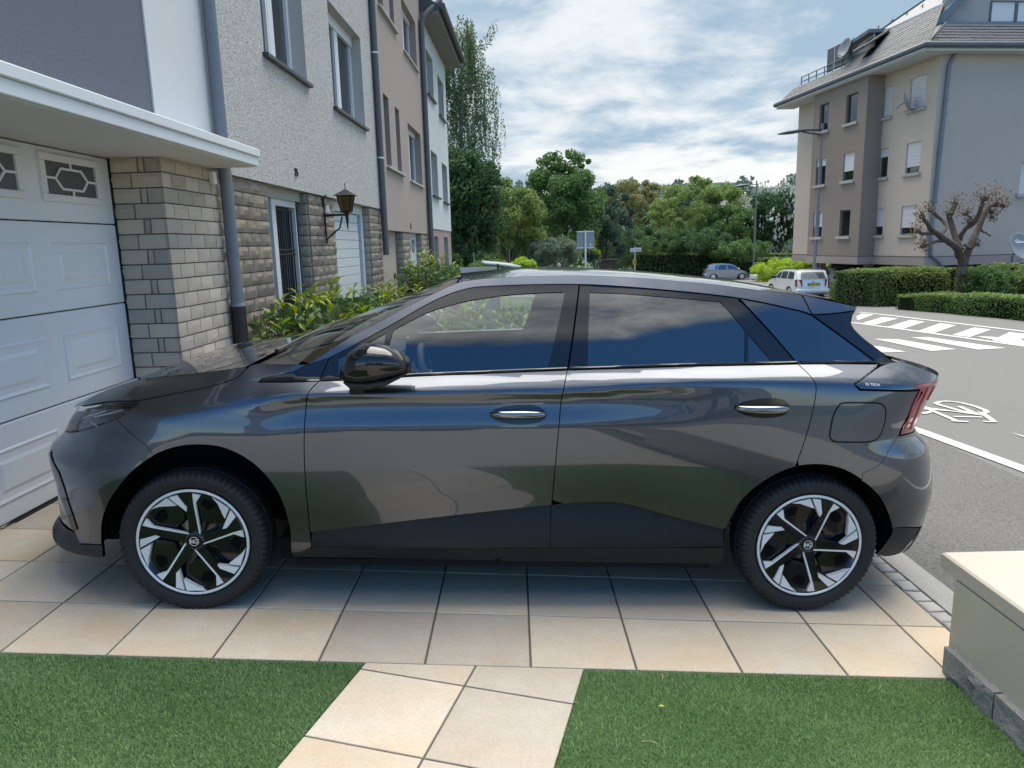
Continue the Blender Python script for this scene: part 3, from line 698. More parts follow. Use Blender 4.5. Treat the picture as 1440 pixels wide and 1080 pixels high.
both(lambda s_: flank('pillar_shell', PXS([(1010, 420), (1060, 422), (1142, 444), (1235, 512), (1052, 511), (1050, 466)]), M_dark, car, side=s_, off=-0.02, gap=0, rim=False))
HZ = 0.307; WHEELS = [(0.022, HZ - .003), (2.712, HZ + .007)]
RT = 0.316
for s_ in (-1, 1):
    for arch, (wx, wz) in zip((archF, archR), WHEELS):
        rows = []
        for d_ in (0.0, 0.06, 0.34):
            row = []
            for p in arch:
                q = S3(p, s_, -0.004); c = np.array([wx, 0, wz]); v = q - c; v[1] = 0; l = np.linalg.norm(v)
                q2 = q.copy()
                if d_ > 0: q2 = q2 + (v / l) * 0.018
                q2[1] = s_ * (abs(q[1]) - d_); row.append(q2)
            rows.append(row)
        w_ = skin('arch_liner', rows, M_well, car, 60)
        MB().add(rows[-1] + [(wx, rows[-1][0][1], wz)], [(i, i + 1, len(rows[-1])) for i in range(len(rows[-1]) - 1)], M_well).build('liner_back', w_)
MB().box((1.36, 0, 0.24), (2.0, 1.56, 0.10), M_well).box((1.36, 0, 0.20), (1.85, 1.66, 0.03), M_well).box((-0.5, 0, .26), (.30, 1.1, .16), M_well).box((3.2, 0, .30), (.22, 1.2, .14), M_well).box((1.36, 0, .34), (4.0, 1.0, .12), M_well).build('underbody', car)
# ---- cabin
cab = MB().box((1.75, 0, 0.42), (2.2, 1.5, 0.06), M_int).build('cabin_floor', car)
MB().hull([(.42, -.70, .80), (.86, -.70, .72), (.86, .70, .72), (.42, .70, .80)], [(.46, -.68, 1.03), (.80, -.68, 1.00), (.80, .68, 1.00), (.46, .68, 1.03)], M_int).build('dashboard', car)
MB().box((.84, -.36, 1.02), (.02, .26, .08), M_gloss, 0, .004).box((.86, 0.0, 1.04), (.02, .26, .16), M_gloss, 0, .004).build('display_screen', car)
sw = [(.98 - .035 * math.sin(t), -.37 + .18 * math.cos(t), .95 + .17 * math.sin(t) * .92) for t in np.linspace(0, 2 * math.pi, 25)]
stw = MB().tube(sw, 0.016, M_int, 8, caps=False).build('steering_wheel', car, 80)
MB().tube([(.99, -.37, .95), (.80, -.37, .88)], [.07, .035], M_int, 10).box((.985, -.37, .95), (.02, .30, .035), M_int).build('wheel_hub', stw, 60)
for y in (-.37, .37):
    for x0, nm in ((1.28, 'front_seat'), (2.15, 'rear_seat')):
        se = MB().hull([(x0 - .12, y - .25, .50), (x0 + .42, y - .25, .46), (x0 + .42, y + .25, .46), (x0 - .12, y + .25, .50)], [(x0 - .12, y - .25, .64), (x0 + .42, y - .24, .58), (x0 + .42, y + .24, .58), (x0 - .12, y + .25, .64)], M_int).build(nm, car)
        MB().hull([(x0 + .38, y - .25, .52), (x0 + .54, y - .25, .52), (x0 + .54, y + .25, .52), (x0 + .38, y + .25, .52)], [(x0 + .56, y - .20, 1.08), (x0 + .66, y - .20, 1.08), (x0 + .66, y + .20, 1.08), (x0 + .56, y + .20, 1.08)], M_int).build('seat_back', se)
        MB().box((x0 + .63, y, 1.17), (.10, .27, .17), M_int, 0, .03).build('headrest', se, 60)
MB().box((2.45, 0, 0.75), (.8, 1.2, .7), M_dark).build('boot_lining', car)
skin('headliner', crossloft([q + np.array([0, .03, -.03]) for q in rf_edge], [np.array(p) + [0, 0, -.03] for p in rf_c], m=10, n=6), M_pale, car)
mq = MB().box((1.10, 0.02, 1.30), (.03, .22, .07), M_gloss, 0, .008).build('rear_view_mirror', car)
# ---- wheels
def wheel(wx, wz, side, spin):
    root = empty('wheel', (wx, side * 0.80, wz)); root.parent = car; O_ = side  # outward = +O_
    tw = 0.215 / 2
    prof = [(.238, .070), (.250, .083), (.268, .092), (.285, .0925), (.298, .088), (.3065, .078), (.3125, .062), (RT, .045), (RT, .027), (.309, .0255), (.309, .0205), (RT, .019), (RT, -.0), (RT, -.045), (.308, -.075), (.285, -.09), (.238, -.08)]
    NS = 216; vs, fs = [], []
    for i in range(NS):
        a = 2 * math.pi * i / NS; blk_ = (i % 3) == 0
        for j, (r_, y) in enumerate(prof):
            if blk_ and 4 <= j <= 8: r_ = r_ - 0.0055; y = y - (0.003 if j < 7 else 0)
            aa = a + (0.014 if j in (7, 8) else (.03 if 12 <= j <= 13 else 0)); 
            sq = 1.0
            vs.append((r_ * math.sin(aa), O_ * y, r_ * math.cos(aa)))
    n = len(prof)
    for v_i, v in enumerate(vs):
        if v[2] < -0.300: vs[v_i] = (v[0] * 1.02, v[1] * 1.03, max(v[2], -0.3065 + (abs(v[0]) * .0)))
    for i in range(NS):
        for j in range(n - 1): fs.append((i * n + j, i * n + j + 1, ((i + 1) % NS) * n + j + 1, ((i + 1) % NS) * n + j))
    ty = MB().add(vs, fs, M_tyre).build('tyre', root, 32, fix=True)
    def lathe(prof_, m, name, parent, seg=72, sm=40):
        vs, fs = [], []
        for i in range(seg):
            a = 2 * math.pi * i / seg
            for r_, y in prof_: vs.append((r_ * math.sin(a), O_ * y, r_ * math.cos(a)))
        n = len(prof_)
        for i in range(seg):
            for j in range(n - 1): fs.append((i * n + j, i * n + j + 1, ((i + 1) % seg) * n + j + 1, ((i + 1) % seg) * n + j))
        return MB().add(vs, fs, m).build(name, parent, sm, fix=True)
    Rr = 0.2345
    rim = lathe([(Rr, .074), (Rr + .003, .080), (Rr, .083), (Rr - .006, .083), (Rr - .009, .080)], M_silver, 'rim', root)
    lathe([(Rr - .009, .080), (Rr - .016, .076), (.205, .046), (.195, .036), (.09, .026), (.045, .052), (.0, .052)], M_gloss, 'wheel_face', rim)
    lathe([(Rr - .02, .07), (Rr - .03, -.07)], M_black, 'rim_barrel', rim)
    dsk = lathe([(.0, .010), (.165, .010), (.165, -.005)], M_disc, 'brake_disc', root)
    def P3(x, y, d): # x right-hand clockwise picture sense for the near side
        r_ = math.hypot(x, y); k_ = Rr - .0095
        return (x * k_, O_ * d, y * k_)
    def rot(p, a): return (p[0] * math.cos(a) + p[1] * math.sin(a), -p[0] * math.sin(a) + p[1] * math.cos(a))
    def plate(poly, dep, thick, m, name, par, a):
        """dep: depth per point (towards outside)"""
        q = [rot(p, a) for p in poly]; top = [P3(*p, d) for p, d in zip(q, dep)]; bot = [P3(*p, d - thick) for p, d in zip(q, dep)]
        cx = sum(p[0] for p in poly) / len(poly); cy = sum(p[1] for p in poly) / len(poly)
        e = 0.012; mid = [P3(*rot((cx + (p[0] - cx) * (1 - e), cy + (p[1] - cy) * (1 - e)), a), d + .0012) for p, d in zip(poly, dep)]
        nn = len(poly); vs = bot + top + mid
        fs = [tuple(range(2 * nn, 3 * nn))] + [(k_ * nn + i, k_ * nn + (i + 1) % nn, (k_ + 1) * nn + (i + 1) % nn, (k_ + 1) * nn + i) for k_ in range(2) for i in range(nn)]
        return MB().add(vs, fs, m).build(name, par, 20, fix=True)
    for k_ in range(5):
        a = math.radians(spin + 72 * k_)
        spoke = plate([(.035, .985), (-.235, .965), (-.088, .62), (-.10, .25), (-.17, .02), (-.02, -.10), (.12, .10), (.093, .14), (.037, .80)], [.080, .080, .074, .060, .057, .057, .057, .058, .074], .035, M_gloss, 'spoke', rim, a)
        plate([(.037, .972), (.182, .945), (.170, .92), (.073, .782), (.119, .135), (.092, .135), (.035, .80)], [.0815, .0805, .079, .075, .0605, .0605, .0765], .012, M_silver, 'spoke_edge', spoke, a)
        plate([(-.247, .940), (-.085, .70), (-.091, .616), (-.403, .892)], [.0835, .081, .080, .0825], .02, M_silver, 'spoke_facet', spoke, a)
        plate([(-.442, .878), (-.268, .727), (-.584, .704), (-.74, .655)], [.0825, .079, .078, .082], .02, M_silver, 'spoke_facet', spoke, a)
        plate([(.20, .93), (.075, .78), (.10, .42), (.30, .30), (.60, .44), (.62, .60), (.47, .84)], [.060, .054, .044, .040, .044, .050, .058], .008, M_gloss, 'pocket', spoke, a)
        plate([(.19, .84), (.15, .70), (.27, .60), (.42, .68), (.37, .82)], [.0575, .0555, .0515, .053, .056], .0008, M_dark, 'pocket_opening', spoke, a)
    cap = lathe([(.042, .050), (.041, .060), (.034, .066), (.030, .0665), (.0, .0665)], M_gloss, 'hub_cap', root, 40)
    oc = [(math.sin(math.pi / 8 + i * math.pi / 4), math.cos(math.pi / 8 + i * math.pi / 4)) for i in range(8)]
    mb = MB(); k1, k2, d_ = .0215, .0190, .0680
    a0 = math.radians(0)
    for i in range(8):
        j = (i + 1) % 8; mb.add([(oc[i][0] * k1, O_ * d_, oc[i][1] * k1), (oc[j][0] * k1, O_ * d_, oc[j][1] * k1), (oc[j][0] * k2, O_ * d_, oc[j][1] * k2), (oc[i][0] * k2, O_ * d_, oc[i][1] * k2)], [(0, 1, 2, 3)], M_silver)
    def stroke(pts, w=.0019):
        for (xa, za), (xb, zb) in zip(pts[:-1], pts[1:]):
            v = np.array([xb - xa, zb - za]); v /= np.linalg.norm(v); nn_ = np.array([-v[1], v[0]]) * w; e = v * w * .8
            mb.add([(-O_ * (xa - e[0] + nn_[0]), O_ * d_, za - e[1] + nn_[1]), (-O_ * (xa - e[0] - nn_[0]), O_ * d_, za - e[1] - nn_[1]), (-O_ * (xb + e[0] - nn_[0]), O_ * d_, zb + e[1] - nn_[1]), (-O_ * (xb + e[0] + nn_[0]), O_ * d_, zb + e[1] + nn_[1])], [(0, 1, 2, 3)], M_silver)
    _st = stroke; stroke = lambda pts: _st([(x * .8, z * .8) for x, z in pts], .0016)
    stroke([(-.018, -.011), (-.018, .011), (-.010, -.008), (-.003, .011), (-.003, -.011)]); stroke([(.018, .008), (.013, .012), (.006, .010), (.003, .0), (.006, -.010), (.013, -.012), (.018, -.008), (.018, -.001), (.011, -.001)])
    mb.build('hub_emblem', cap)
    return root
for s_ in (-1, 1):
    wheel(WHEELS[0][0], WHEELS[0][1], s_, 0 if s_ < 0 else 10); wheel(WHEELS[1][0], WHEELS[1][1], s_, 22 if s_ < 0 else 50)
# lettering on the panel above the rear lamp
def text_mesh(name, body, size, m, parent, mat4, extrude=0.0):
    cu = bpy.data.curves.new(name, 'FONT'); cu.body = body; cu.size = size; cu.extrude = extrude; cu.align_x = 'CENTER'; cu.align_y = 'CENTER'; cu.resolution_u = 2
    o = bpy.data.objects.new(name, cu); COL.objects.link(o); bpy.context.view_layer.update()
    me = bpy.data.meshes.new_from_object(o.evaluated_get(bpy.context.evaluated_depsgraph_get())); bpy.data.objects.remove(o); bpy.data.curves.remove(cu)
    me.name = name; me.materials.clear(); me.materials.append(m)
    q = link(name, me, parent); q.matrix_local = mat4; return q
pp = PXS([(1226.5, 541.5)])[0]; b_ = S3(pp, -1, 0.004); nn_ = grad_n(*pp); nn_[1] *= -1
xa = np.array([1, 0, 0]) - nn_ * nn_[0]; xa /= np.linalg.norm(xa); za = np.cross(nn_, xa)
M_white_letters = mat('white_letters', (0.75, 0.75, 0.75), 0.4)
text_mesh('badge_lettering', 'EV TECH', 0.017, M_white_letters, car, Matrix([[xa[i], za[i], nn_[i], b_[i]] for i in range(3)] + [[0, 0, 0, 1]]))
# ================================================================== ground, drive, lawns, road
M_grout = mat('grout', (0.115, 0.105, 0.09), 0.9, noise=(30, .5))
M_tile = mat('stone_tile_ri', (0.53, 0.455, 0.35), 0.42, spec=0.3, noise=[(4.2, .75, (0.56, 0.37, 0.21)), (2.4, .85, (0.57, 0.53, 0.46)), (14, .45, (0.44, 0.39, 0.31)), (90, .4, (0.34, 0.28, 0.20)), (420, .22, (0.62, 0.58, 0.50))], bump=[(70, .18, .002), (500, .12, .0007)])
M_asph = mat('road_asphalt', (0.120, 0.120, 0.118), 0.88, noise=[(.25, .6, (0.15, 0.149, 0.146)), (1.1, .5, (0.145, 0.145, 0.142)), (90, .8, (0.06, 0.06, 0.06)), (150, .5, (0.24, 0.235, 0.23))], bump=(240, .5, .004))
M_asph2 = mat('pavement_asphalt', (0.085, 0.083, 0.080), 0.9, noise=[(1.7, .6, (0.115, 0.112, 0.107)), (58, .8, (0.04, 0.04, 0.04)), (70, .6, (0.21, 0.205, 0.197))], bump=(55, .8, .010))
M_granite = mat('granite', (0.33, 0.32, 0.30), 0.75, noise=[(140, .8, (0.10, 0.10, 0.10)), (230, .5, (0.42, 0.41, 0.39))], bump=(150, .4, .003))
M_cob = mat('cobble_stone_ri', (0.44, 0.43, 0.41), 0.75, noise=[(60, .6, (0.26, 0.255, 0.245))], bump=(90, .6, .004))
M_line = mat('road_paint', (0.60, 0.60, 0.58), 0.65, noise=[(6, .35, (0.50, 0.50, 0.48)), (26, .7, (0.34, 0.34, 0.33)), (110, .5, (0.40, 0.40, 0.39))], bump=(200, .3, .002))
M_soil = mat('soil', (0.10, 0.075, 0.05), 0.95, noise=[(20, .8, (0.05, 0.04, 0.03))], bump=(40, .8, .02))
M_turfbase = mat('turf_backing', (0.05, 0.105, 0.032), 0.9, noise=(50, .6))
M_meadow = mat('meadow', (0.05, 0.085, 0.025), 0.9, noise=[(0.8, .6, (0.035, 0.055, 0.018))], bump=(8, .8, .1))
def sheet(name, x0, x1, y0, y1, m, dz, nx=24, ny=60, kind='structure', fz=None, parent=None, cut=None):
    xs, ys = np.linspace(x0, x1, nx), np.linspace(y0, y1, ny); f = fz or zT
    fs = [(j * nx + i, j * nx + i + 1, (j + 1) * nx + i + 1, (j + 1) * nx + i) for j in range(ny - 1) for i in range(nx - 1)]
    o = MB().add([(x, y, f(x, y) + dz) for y in ys for x in xs], fs, m).build(name, parent, 180); o['kind'] = kind; return o
# terrain to the horizon (finer grid near the viewer)
gx = np.r_[np.linspace(-900, -30, 12), np.linspace(-24, 60, 85), np.linspace(80, 900, 12)]; gy = np.r_[np.linspace(-900, -30, 12), np.linspace(-24, 110, 135), np.linspace(130, 1500, 14)]
gv = [(x, y, zT(x, y) - 0.05) for y in gy for x in gx]; n_ = len(gx)
tag(MB().add(gv, [(j * n_ + i, j * n_ + i + 1, (j + 1) * n_ + i + 1, (j + 1) * n_ + i) for j in range(len(gy) - 1) for i in range(n_ - 1)], M_meadow).build('ground', None, 180), kind='structure')
sheet('sidewalk', 2.07, 3.62, -14, 40, M_asph2, -0.012, 6, 90)
sheet('road', 3.62, 46, -14, 75, M_asph, -0.014, 60, 120)
sheet('far_street', -12, 3.62, 40, 75, M_asph, -0.014, 20, 40)
# tiles of the drive
drive = sheet('driveway', -2.95, 1.822, -0.003, 5.0, M_grout, -0.006, 20, 20)
S_ = 0.406
def tile_mesh(w, d, name='tile'):
    h, b = 0.011, 0.0025; mb = MB()
    mb.box((0, 0, -h / 2 + 0.0), (w, d, h), M_tile, 0, b); o = mb.build(name); me = o.data; bpy.data.objects.remove(o); return me
TM = tile_mesh(S_ - .0075, S_ - .0075)
slope_rot = (-math.atan(GY), math.atan(GX), 0)
def put_tile(me, x, y, sx=1.0, sy=1.0, rz=0.0, par=None):
    o = link('tile', me, par or drive); o.location = (x, y, -GX * x - GY * y + 0.001 + float(rng.uniform(-.0006, .0006))); o.rotation_euler = (slope_rot[0] + rng.normal(0, .0008), slope_rot[1] + rng.normal(0, .0008), rz); o.scale = (sx, sy, 1); return o
for c in range(-8, 5):
    for r_ in range(0, 12):
        x0, x1 = c * S_, (c + 1) * S_; x0, x1 = max(x0, -2.95), min(x1, 1.822)
        if x1 - x0 < .03: continue
        put_tile(TM, (x0 + x1) / 2, (r_ + .5) * S_, (x1 - x0 - .0075) / (S_ - .0075))
# the garden path, laid askew
ga, gb = on_ground(668, 939)[:2], on_ground(588, 1080)[:2]; gc, gd = on_ground(510, 942)[:2], on_ground(806.7, 991)[:2]
pv = (gb - ga) / np.linalg.norm(gb - ga); pu = (gd - gc) / np.linalg.norm(gd - gc)
ge_ = on_ground(430, 1036)[:2]
def isect(p, u, q, v): t = np.linalg.solve(np.array([u, -v]).T, q - p); return p + u * t[0]
p0_ = isect(ga, pv, gc, pu); p1_ = isect(ga, pv, ge_, pu); pitch_v = np.linalg.norm(p1_ - p0_)
pl_, pr_ = isect(gc, pu, on_ground(513, 935)[:2], pv), isect(gc, pu, on_ground(821, 940)[:2], pv)
wl_, wr_ = np.linalg.norm(pl_ - p0_), np.linalg.norm(pr_ - p0_)
def zplane(x, y): return -GX * x - GY * y
path = None
def clip_y(poly, ymax):
    out = []
    for i in range(len(poly)):
        a, b = poly[i], poly[(i + 1) % len(poly)]
        if a[1] <= ymax: out.append(a)
        if (a[1] <= ymax) != (b[1] <= ymax): out.append(a + (b - a) * (ymax - a[1]) / (b[1] - a[1]))
    return out
pb = [p0_ - pu * wl_ - pv * .6, p0_ + pu * wr_ - pv * .6, p0_ + pu * wr_ + pv * 3.2, p0_ - pu * wl_ + pv * 3.2]; pb = clip_y(pb, -0.003)
path = MB().prism([(p[0], p[1], zplane(*p) - .02) for p in pb], (0, 0, .014), M_grout).build('garden_path', None, fix=True); path['kind'] = 'structure'
for j in range(-1, 7):
    for (a, b) in ((-wl_, 0), (0, wr_)):
        e = .0035; q = [p0_ + pu * (a + (e if a > -wl_ + .01 else 0)) + pv * (pitch_v * j + e), p0_ + pu * (b - (e if b < wr_ - .01 else 0)) + pv * (pitch_v * j + e), p0_ + pu * (b - (e if b < wr_ - .01 else 0)) + pv * (pitch_v * (j + 1) - e), p0_ + pu * (a + (e if a > -wl_ + .01 else 0)) + pv * (pitch_v * (j + 1) - e)]
        q = clip_y(q, -0.006)
        if len(q) < 3: continue
        c = sum(q) / len(q); lo = [(p[0] - c[0], p[1] - c[1], zplane(*p) - zplane(*c) - .012) for p in q]; hi = [(v[0], v[1], v[2] + .0125) for v in lo]; top = [(v[0] * .992, v[1] * .992, zplane(v[0] * .992 + c[0], v[1] * .992 + c[1]) - zplane(*c) + .003) for v in lo]; nn = len(q)
        fs = [tuple(range(2 * nn, 3 * nn))] + [(k_ * nn + i, k_ * nn + (i + 1) % nn, (k_ + 1) * nn + (i + 1) % nn, (k_ + 1) * nn + i) for k_ in range(2) for i in range(nn)]
        MB().add(lo + hi + top, fs, M_tile).build('tile', path, fix=True, loc=(c[0], c[1], zplane(*c)))
# cobble strip and granite kerb along the drive
strip = sheet('cobble_strip', 1.822, 1.925, -0.6, 6.0, M_grout, -0.007, 3, 40)
cm_ = []
for v in range(4):
    mb = MB(); mb.box((0, 0, 0), (1, 1, 1), M_cob, 0, .18); o = mb.build('cobble', None, 50); me = o.data
    for q in me.vertices: q.co += Vector(rng.normal(0, .035, 3))
    bpy.data.objects.remove(o); cm_.append(me)
y = -0.5
while y < 4.2:
    l_ = float(rng.uniform(.085, .115)); o = link('cobble', cm_[int(rng.integers(4))], strip); o.location = (1.873 + rng.normal(0, .003), y + l_ / 2, zT(1.873, y) - .020 + rng.normal(0, .0015)); o.scale = (.088, l_ - .012, .045); o.rotation_euler = (slope_rot[0], slope_rot[1], float(rng.normal(0, .05))); y += l_
kerb = sheet('kerb', 1.927, 2.068, -8, 40, M_granite, -0.004, 3, 90)
# turf: thousands of short blades on a backing
LZ = lambda x, y: zplane(x, y)
def lawn(name, poly, dens, label=None):
    P = [np.array(p, float) for p in poly]
    back = MB().prism([(p[0], p[1], zplane(*p) - .02) for p in P], (0, 0, .019), M_turfbase).build(name + '_backing', None, fix=True); back['kind'] = 'structure'; back.name = 'lawn'
    A = np.array(P); lo, hi = A.min(0), A.max(0); n = int((hi - lo).prod() * dens); q = lo + rng.random((n, 2)) * (hi - lo)
    ins = np.zeros(n, bool); j = len(P) - 1
    for i in range(len(P)):
        c = ((P[i][1] > q[:, 1]) != (P[j][1] > q[:, 1])) & (q[:, 0] < (P[j][0] - P[i][0]) * (q[:, 1] - P[i][1]) / (P[j][1] - P[i][1] + 1e-12) + P[i][0]); ins ^= c; j = i
    q = q[ins]; keep = (q[:, 1] > -0.78) | (rng.random(len(q)) < .25); q = q[keep]; n = len(q)
    an = rng.random(n) * 2 * np.pi; h = rng.uniform(.010, .018, n); w = rng.uniform(.0008, .0014, n); lean = rng.uniform(.2, .95, n) * h; la = an + rng.normal(0, .8, n)
    z0 = -GX * q[:, 0] - GY * q[:, 1]; v = np.zeros((n, 5, 3))
    ca, sa = np.cos(an), np.sin(an); lx, ly = np.cos(la + 1.57) * lean, np.sin(la + 1.57) * lean
    for k_, (s_, t, ww) in enumerate(((-1, 0, 1), (1, 0, 1), (1, .6, .8), (-1, .6, .8), (0, 1, 0))):
        v[:, k_, 0] = q[:, 0] + ca * w * s_ * ww + lx * t ** 1.7; v[:, k_, 1] = q[:, 1] + sa * w * s_ * ww + ly * t ** 1.7; v[:, k_, 2] = z0 - .002 + h * (t - .25 * t * t * lean / h)
    me = bpy.data.meshes.new(name); me.vertices.add(n * 5); me.vertices.foreach_set('co', v.ravel())
    tri = (np.arange(n)[:, None] * 5 + np.array([0, 1, 2, 0, 2, 3, 3, 2, 4])[None]).ravel().astype(np.int32)
    me.loops.add(len(tri)); me.loops.foreach_set('vertex_index', tri); me.polygons.add(n * 3); me.polygons.foreach_set('loop_start', np.arange(n * 3, dtype=np.int32) * 3); me.polygons.foreach_set('loop_total', np.full(n * 3, 3, np.int32))
    at = me.attributes.new('tint', 'FLOAT', 'POINT'); at.data.foreach_set('value', np.repeat(np.clip(rng.random(n) ** 1.6 * .8 + .16 * np.sin(q[:, 0] * 5.1 + 2 * np.sin(q[:, 1] * 4.3)) * np.sin(q[:, 1] * 7.7 + q[:, 0] * 2.2) + .06, 0, 1), 5).astype(np.float32))
    me.update(); me.validate(); me.materials.append(M_turf); o = link('grass', me); o['kind'] = 'stuff'; return o
M_turf = mat('turf_blade', (0.145, 0.265, 0.088), 0.5, spec=0.3, attr=('tint', (0.36, 0.49, 0.23)), trans=0.3)
lawn('lawn_a', [(-4.6, -0.012), tuple(clip_y([p0_ - pu * (wl_ + .004) - pv, p0_ - pu * (wl_ + .004) + pv], -.012)[0]), tuple(p0_ - pu * (wl_ + .004) + pv * 1.6), (-4.6, -1.5)], 88000)
lawn('lawn_b', [tuple(clip_y([p0_ + pu * (wr_ + .004) - pv, p0_ + pu * (wr_ + .004) + pv], -.012)[0]), (1.60, -0.012), (1.66, -1.5), tuple(p0_ + pu * (wr_ + .004) + pv * 1.6)], 88000)
M_terr = mat('terrace_paving', (0.50, 0.45, 0.37), 0.6, noise=[(2.2, .6, (0.42, 0.37, 0.30)), (60, .4, (0.36, 0.32, 0.26))], bump=(70, .2, .002))
sheet('terrace', -6, 1.55, -11, -1.52, M_terr, 0.004, 8, 8)
# a few bits fallen on the turf
def fallen(name, px, py, label, m, pts, r_):
    g = on_ground(px, py); o = MB().tube([(a, b, c) for a, b, c in pts], r_, m, 5).build(name, None, 60, loc=(g[0], g[1], g[2] + .018)); tag(o, label, 'grass stalk'); return o
M_lime = mat('fallen_leaf', (0.42, 0.48, 0.04), .5); M_straw = mat('dry_straw', (0.50, 0.50, 0.30), .7)
lf = MB().add([(-.012, 0, 0), (0, .006, .003), (.014, 0, 0), (0, -.006, .004)], [(0, 3, 1), (1, 3, 2)], M_lime).build('fallen_leaf', None, loc=tuple(on_ground(930, 1000) + [0, 0, .019])); tag(lf, 'small yellow-green leaf lying on the right-hand turf', 'leaf')
fallen('fallen_grass', 930, 957, 'pale curled grass blade lying near the back edge of the turf', M_straw, [(0, -.02, 0), (.006, 0, .004), (0, .018, 0)], .0009)
fallen('dry_stalk', 915, 1050, 'thin pale stalk lying on the turf below the yellow-green leaf', M_straw, [(-.03, .004, 0), (0, -.002, .004), (.02, -.008, 0)], .0008)
# road paint: outlines read on the ground
def mark(name, polys, label, group=None, cat='road marking', px=True):
    mb = MB()
    for pl in polys:
        q = [on_ground(*p) for p in pl] if px else [np.array([p[0], p[1], zT(p[0], p[1])]) for p in pl]
        mb.add([(p[0], p[1], zT(p[0], p[1]) - .006) for p in q], [tuple(range(len(q)))], M_line)
    o = mb.build(name); 
    b = bmesh.new(); b.from_mesh(o.data); b.normal_update()
    for f in b.faces:
        if f.normal.z < 0: f.normal_flip()
    b.to_mesh(o.data); b.free()
    return tag(o, label, cat, group)
def strip_line(name, pts, w, label):
    pts = [np.array(p[:2]) for p in pts]; mb = MB(); ps = []
    for i in range(len(pts) - 1):
        m = max(2, int(np.linalg.norm(pts[i + 1] - pts[i]) / .5)); ps += [pts[i] + (pts[i + 1] - pts[i]) * t for t in np.linspace(0, 1, m, endpoint=i == len(pts) - 2)]
    vs = []
    for i, p in enumerate(ps):
        d = ps[min(i + 1, len(ps) - 1)] - ps[max(i - 1, 0)]; d = d / np.linalg.norm(d); nn = np.array([-d[1], d[0]]) * w / 2
        for q in (p + nn, p - nn): vs.append((q[0], q[1], zT(*q) - .006))
    mb.add(vs, [(2 * i, 2 * i + 1, 2 * i + 3, 2 * i + 2) for i in range(len(ps) - 1)], M_line)
    o = mb.build(name); b = bmesh.new(); b.from_mesh(o.data); b.normal_update()
    for f in b.faces:
        if f.normal.z < 0: f.normal_flip()
    b.to_mesh(o.data); b.free(); return tag(o, label, 'road marking')
a_, b_ = on_ground(1292, 604), on_ground(1440, 658); d_ = (b_ - a_) / np.linalg.norm(b_ - a_)
strip_line('edge_line', [a_ - d_ * 14, b_ + d_ * 4], .13, 'long solid white line between the dark pavement and the road beside the bicycle symbol')
mark('lane_dash', [[(1422, 607), (1440, 612), (1470, 622), (1452, 618)]], 'short white dash at the edge of the bicycle lane')
hl1 = [on_ground(1208, 438.5), on_ground(1300, 449), on_ground(1440, 465.5)]; hl2 = [on_ground(1198, 453), on_ground(1262, 461.5), on_ground(1342, 472.5), on_ground(1440, 486)]
def ext(l, f=1.2): a, b = np.array(l[-2][:2]), np.array(l[-1][:2]); return list(l) + [np.r_[b + (b - a) * f, 0]]
strip_line('hatch_line', ext(hl1), .16, 'white line along the far side of the hatched island')
strip_line('hatch_line', ext(hl2), .16, 'white line along the near side of the hatched island')
for i, pl in enumerate([[(1204, 445), (1212, 440.5), (1229, 442), (1206, 450)], [(1212, 454), (1241, 445.5), (1263, 447.5), (1231, 456)], [(1249, 459), (1280, 449.5), (1301, 452), (1270, 462)], [(1291, 465), (1322, 454), (1345, 457), (1313, 468)], [(1339, 470.5), (1370, 460), (1394, 463), (1364, 473.5)], [(1395, 478), (1420, 466.5), (1450, 470), (1425, 483)]]):
    mark('hatch_bar', [pl], ['slanted white bar of the hatched island nearest the dark car tail', 'second slanted white bar of the hatched island from the car tail', 'third slanted white bar of the hatched island from the car tail', 'fourth slanted white bar of the hatched island from the car tail', 'fifth slanted white bar of the hatched island from the car tail', 'slanted white bar of the hatched island cut by the frame edge'][i], 'bars of the hatched island')
for i, pl in enumerate([[(1229, 476), (1262, 476.5), (1345, 490.5), (1310, 493)], [(1281, 474), (1305, 473.5), (1415, 489), (1375, 491)], [(1225, 486), (1240, 487), (1274, 494), (1240, 495)], [(1372, 472.5), (1395, 473), (1460, 481), (1440, 485)]]):
    mark('crossing_bar', [pl], ['long white bar on the road second from the dark car tail', 'long white bar on the road beside the hatched island, third from the car tail', 'white bar on the road showing just past the dark rear window', 'white bar on the road running out of the frame'][i], 'long bars on the road')
# bicycle symbol
bk = MB(); bo = on_ground(1345, 578); bxd = on_ground(1400, 600)[:2] - on_ground(1318, 567)[:2]; bxd = bxd / np.linalg.norm(bxd)
def bstroke(pts, w=.055):
    for a, b in zip(pts[:-1], pts[1:]):
        a, b = np.array(a[:2]), np.array(b[:2]); d = (b - a) / np.linalg.norm(b - a); nn = np.array([-d[1], d[0]]) * w / 2
        q = [a + nn - d * w * .2, a - nn - d * w * .2, b - nn + d * w * .2, b + nn + d * w * .2]
        bk.add([(p[0], p[1], zT(*p) - .0055 + .00003 * len(bk.f)) for p in q], [(0, 1, 2, 3)], M_line)
def ell(pts_px): return [on_ground(*p) for p in pts_px]
bstroke(ell([(1316 + 0, 566), (1322, 563.8), (1334, 563.2), (1352, 565.5), (1370, 570), (1385, 575.5), (1388, 578.5), (1384, 580), (1372, 580), (1352, 577), (1334, 572), (1321, 568.5), (1316, 566)]))
bstroke(ell([(1312, 577), (1300, 580.5), (1286, 579), (1272, 575), (1262, 570), (1265, 566.5), (1280, 566.5), (1298, 570.5), (1312, 577)]))
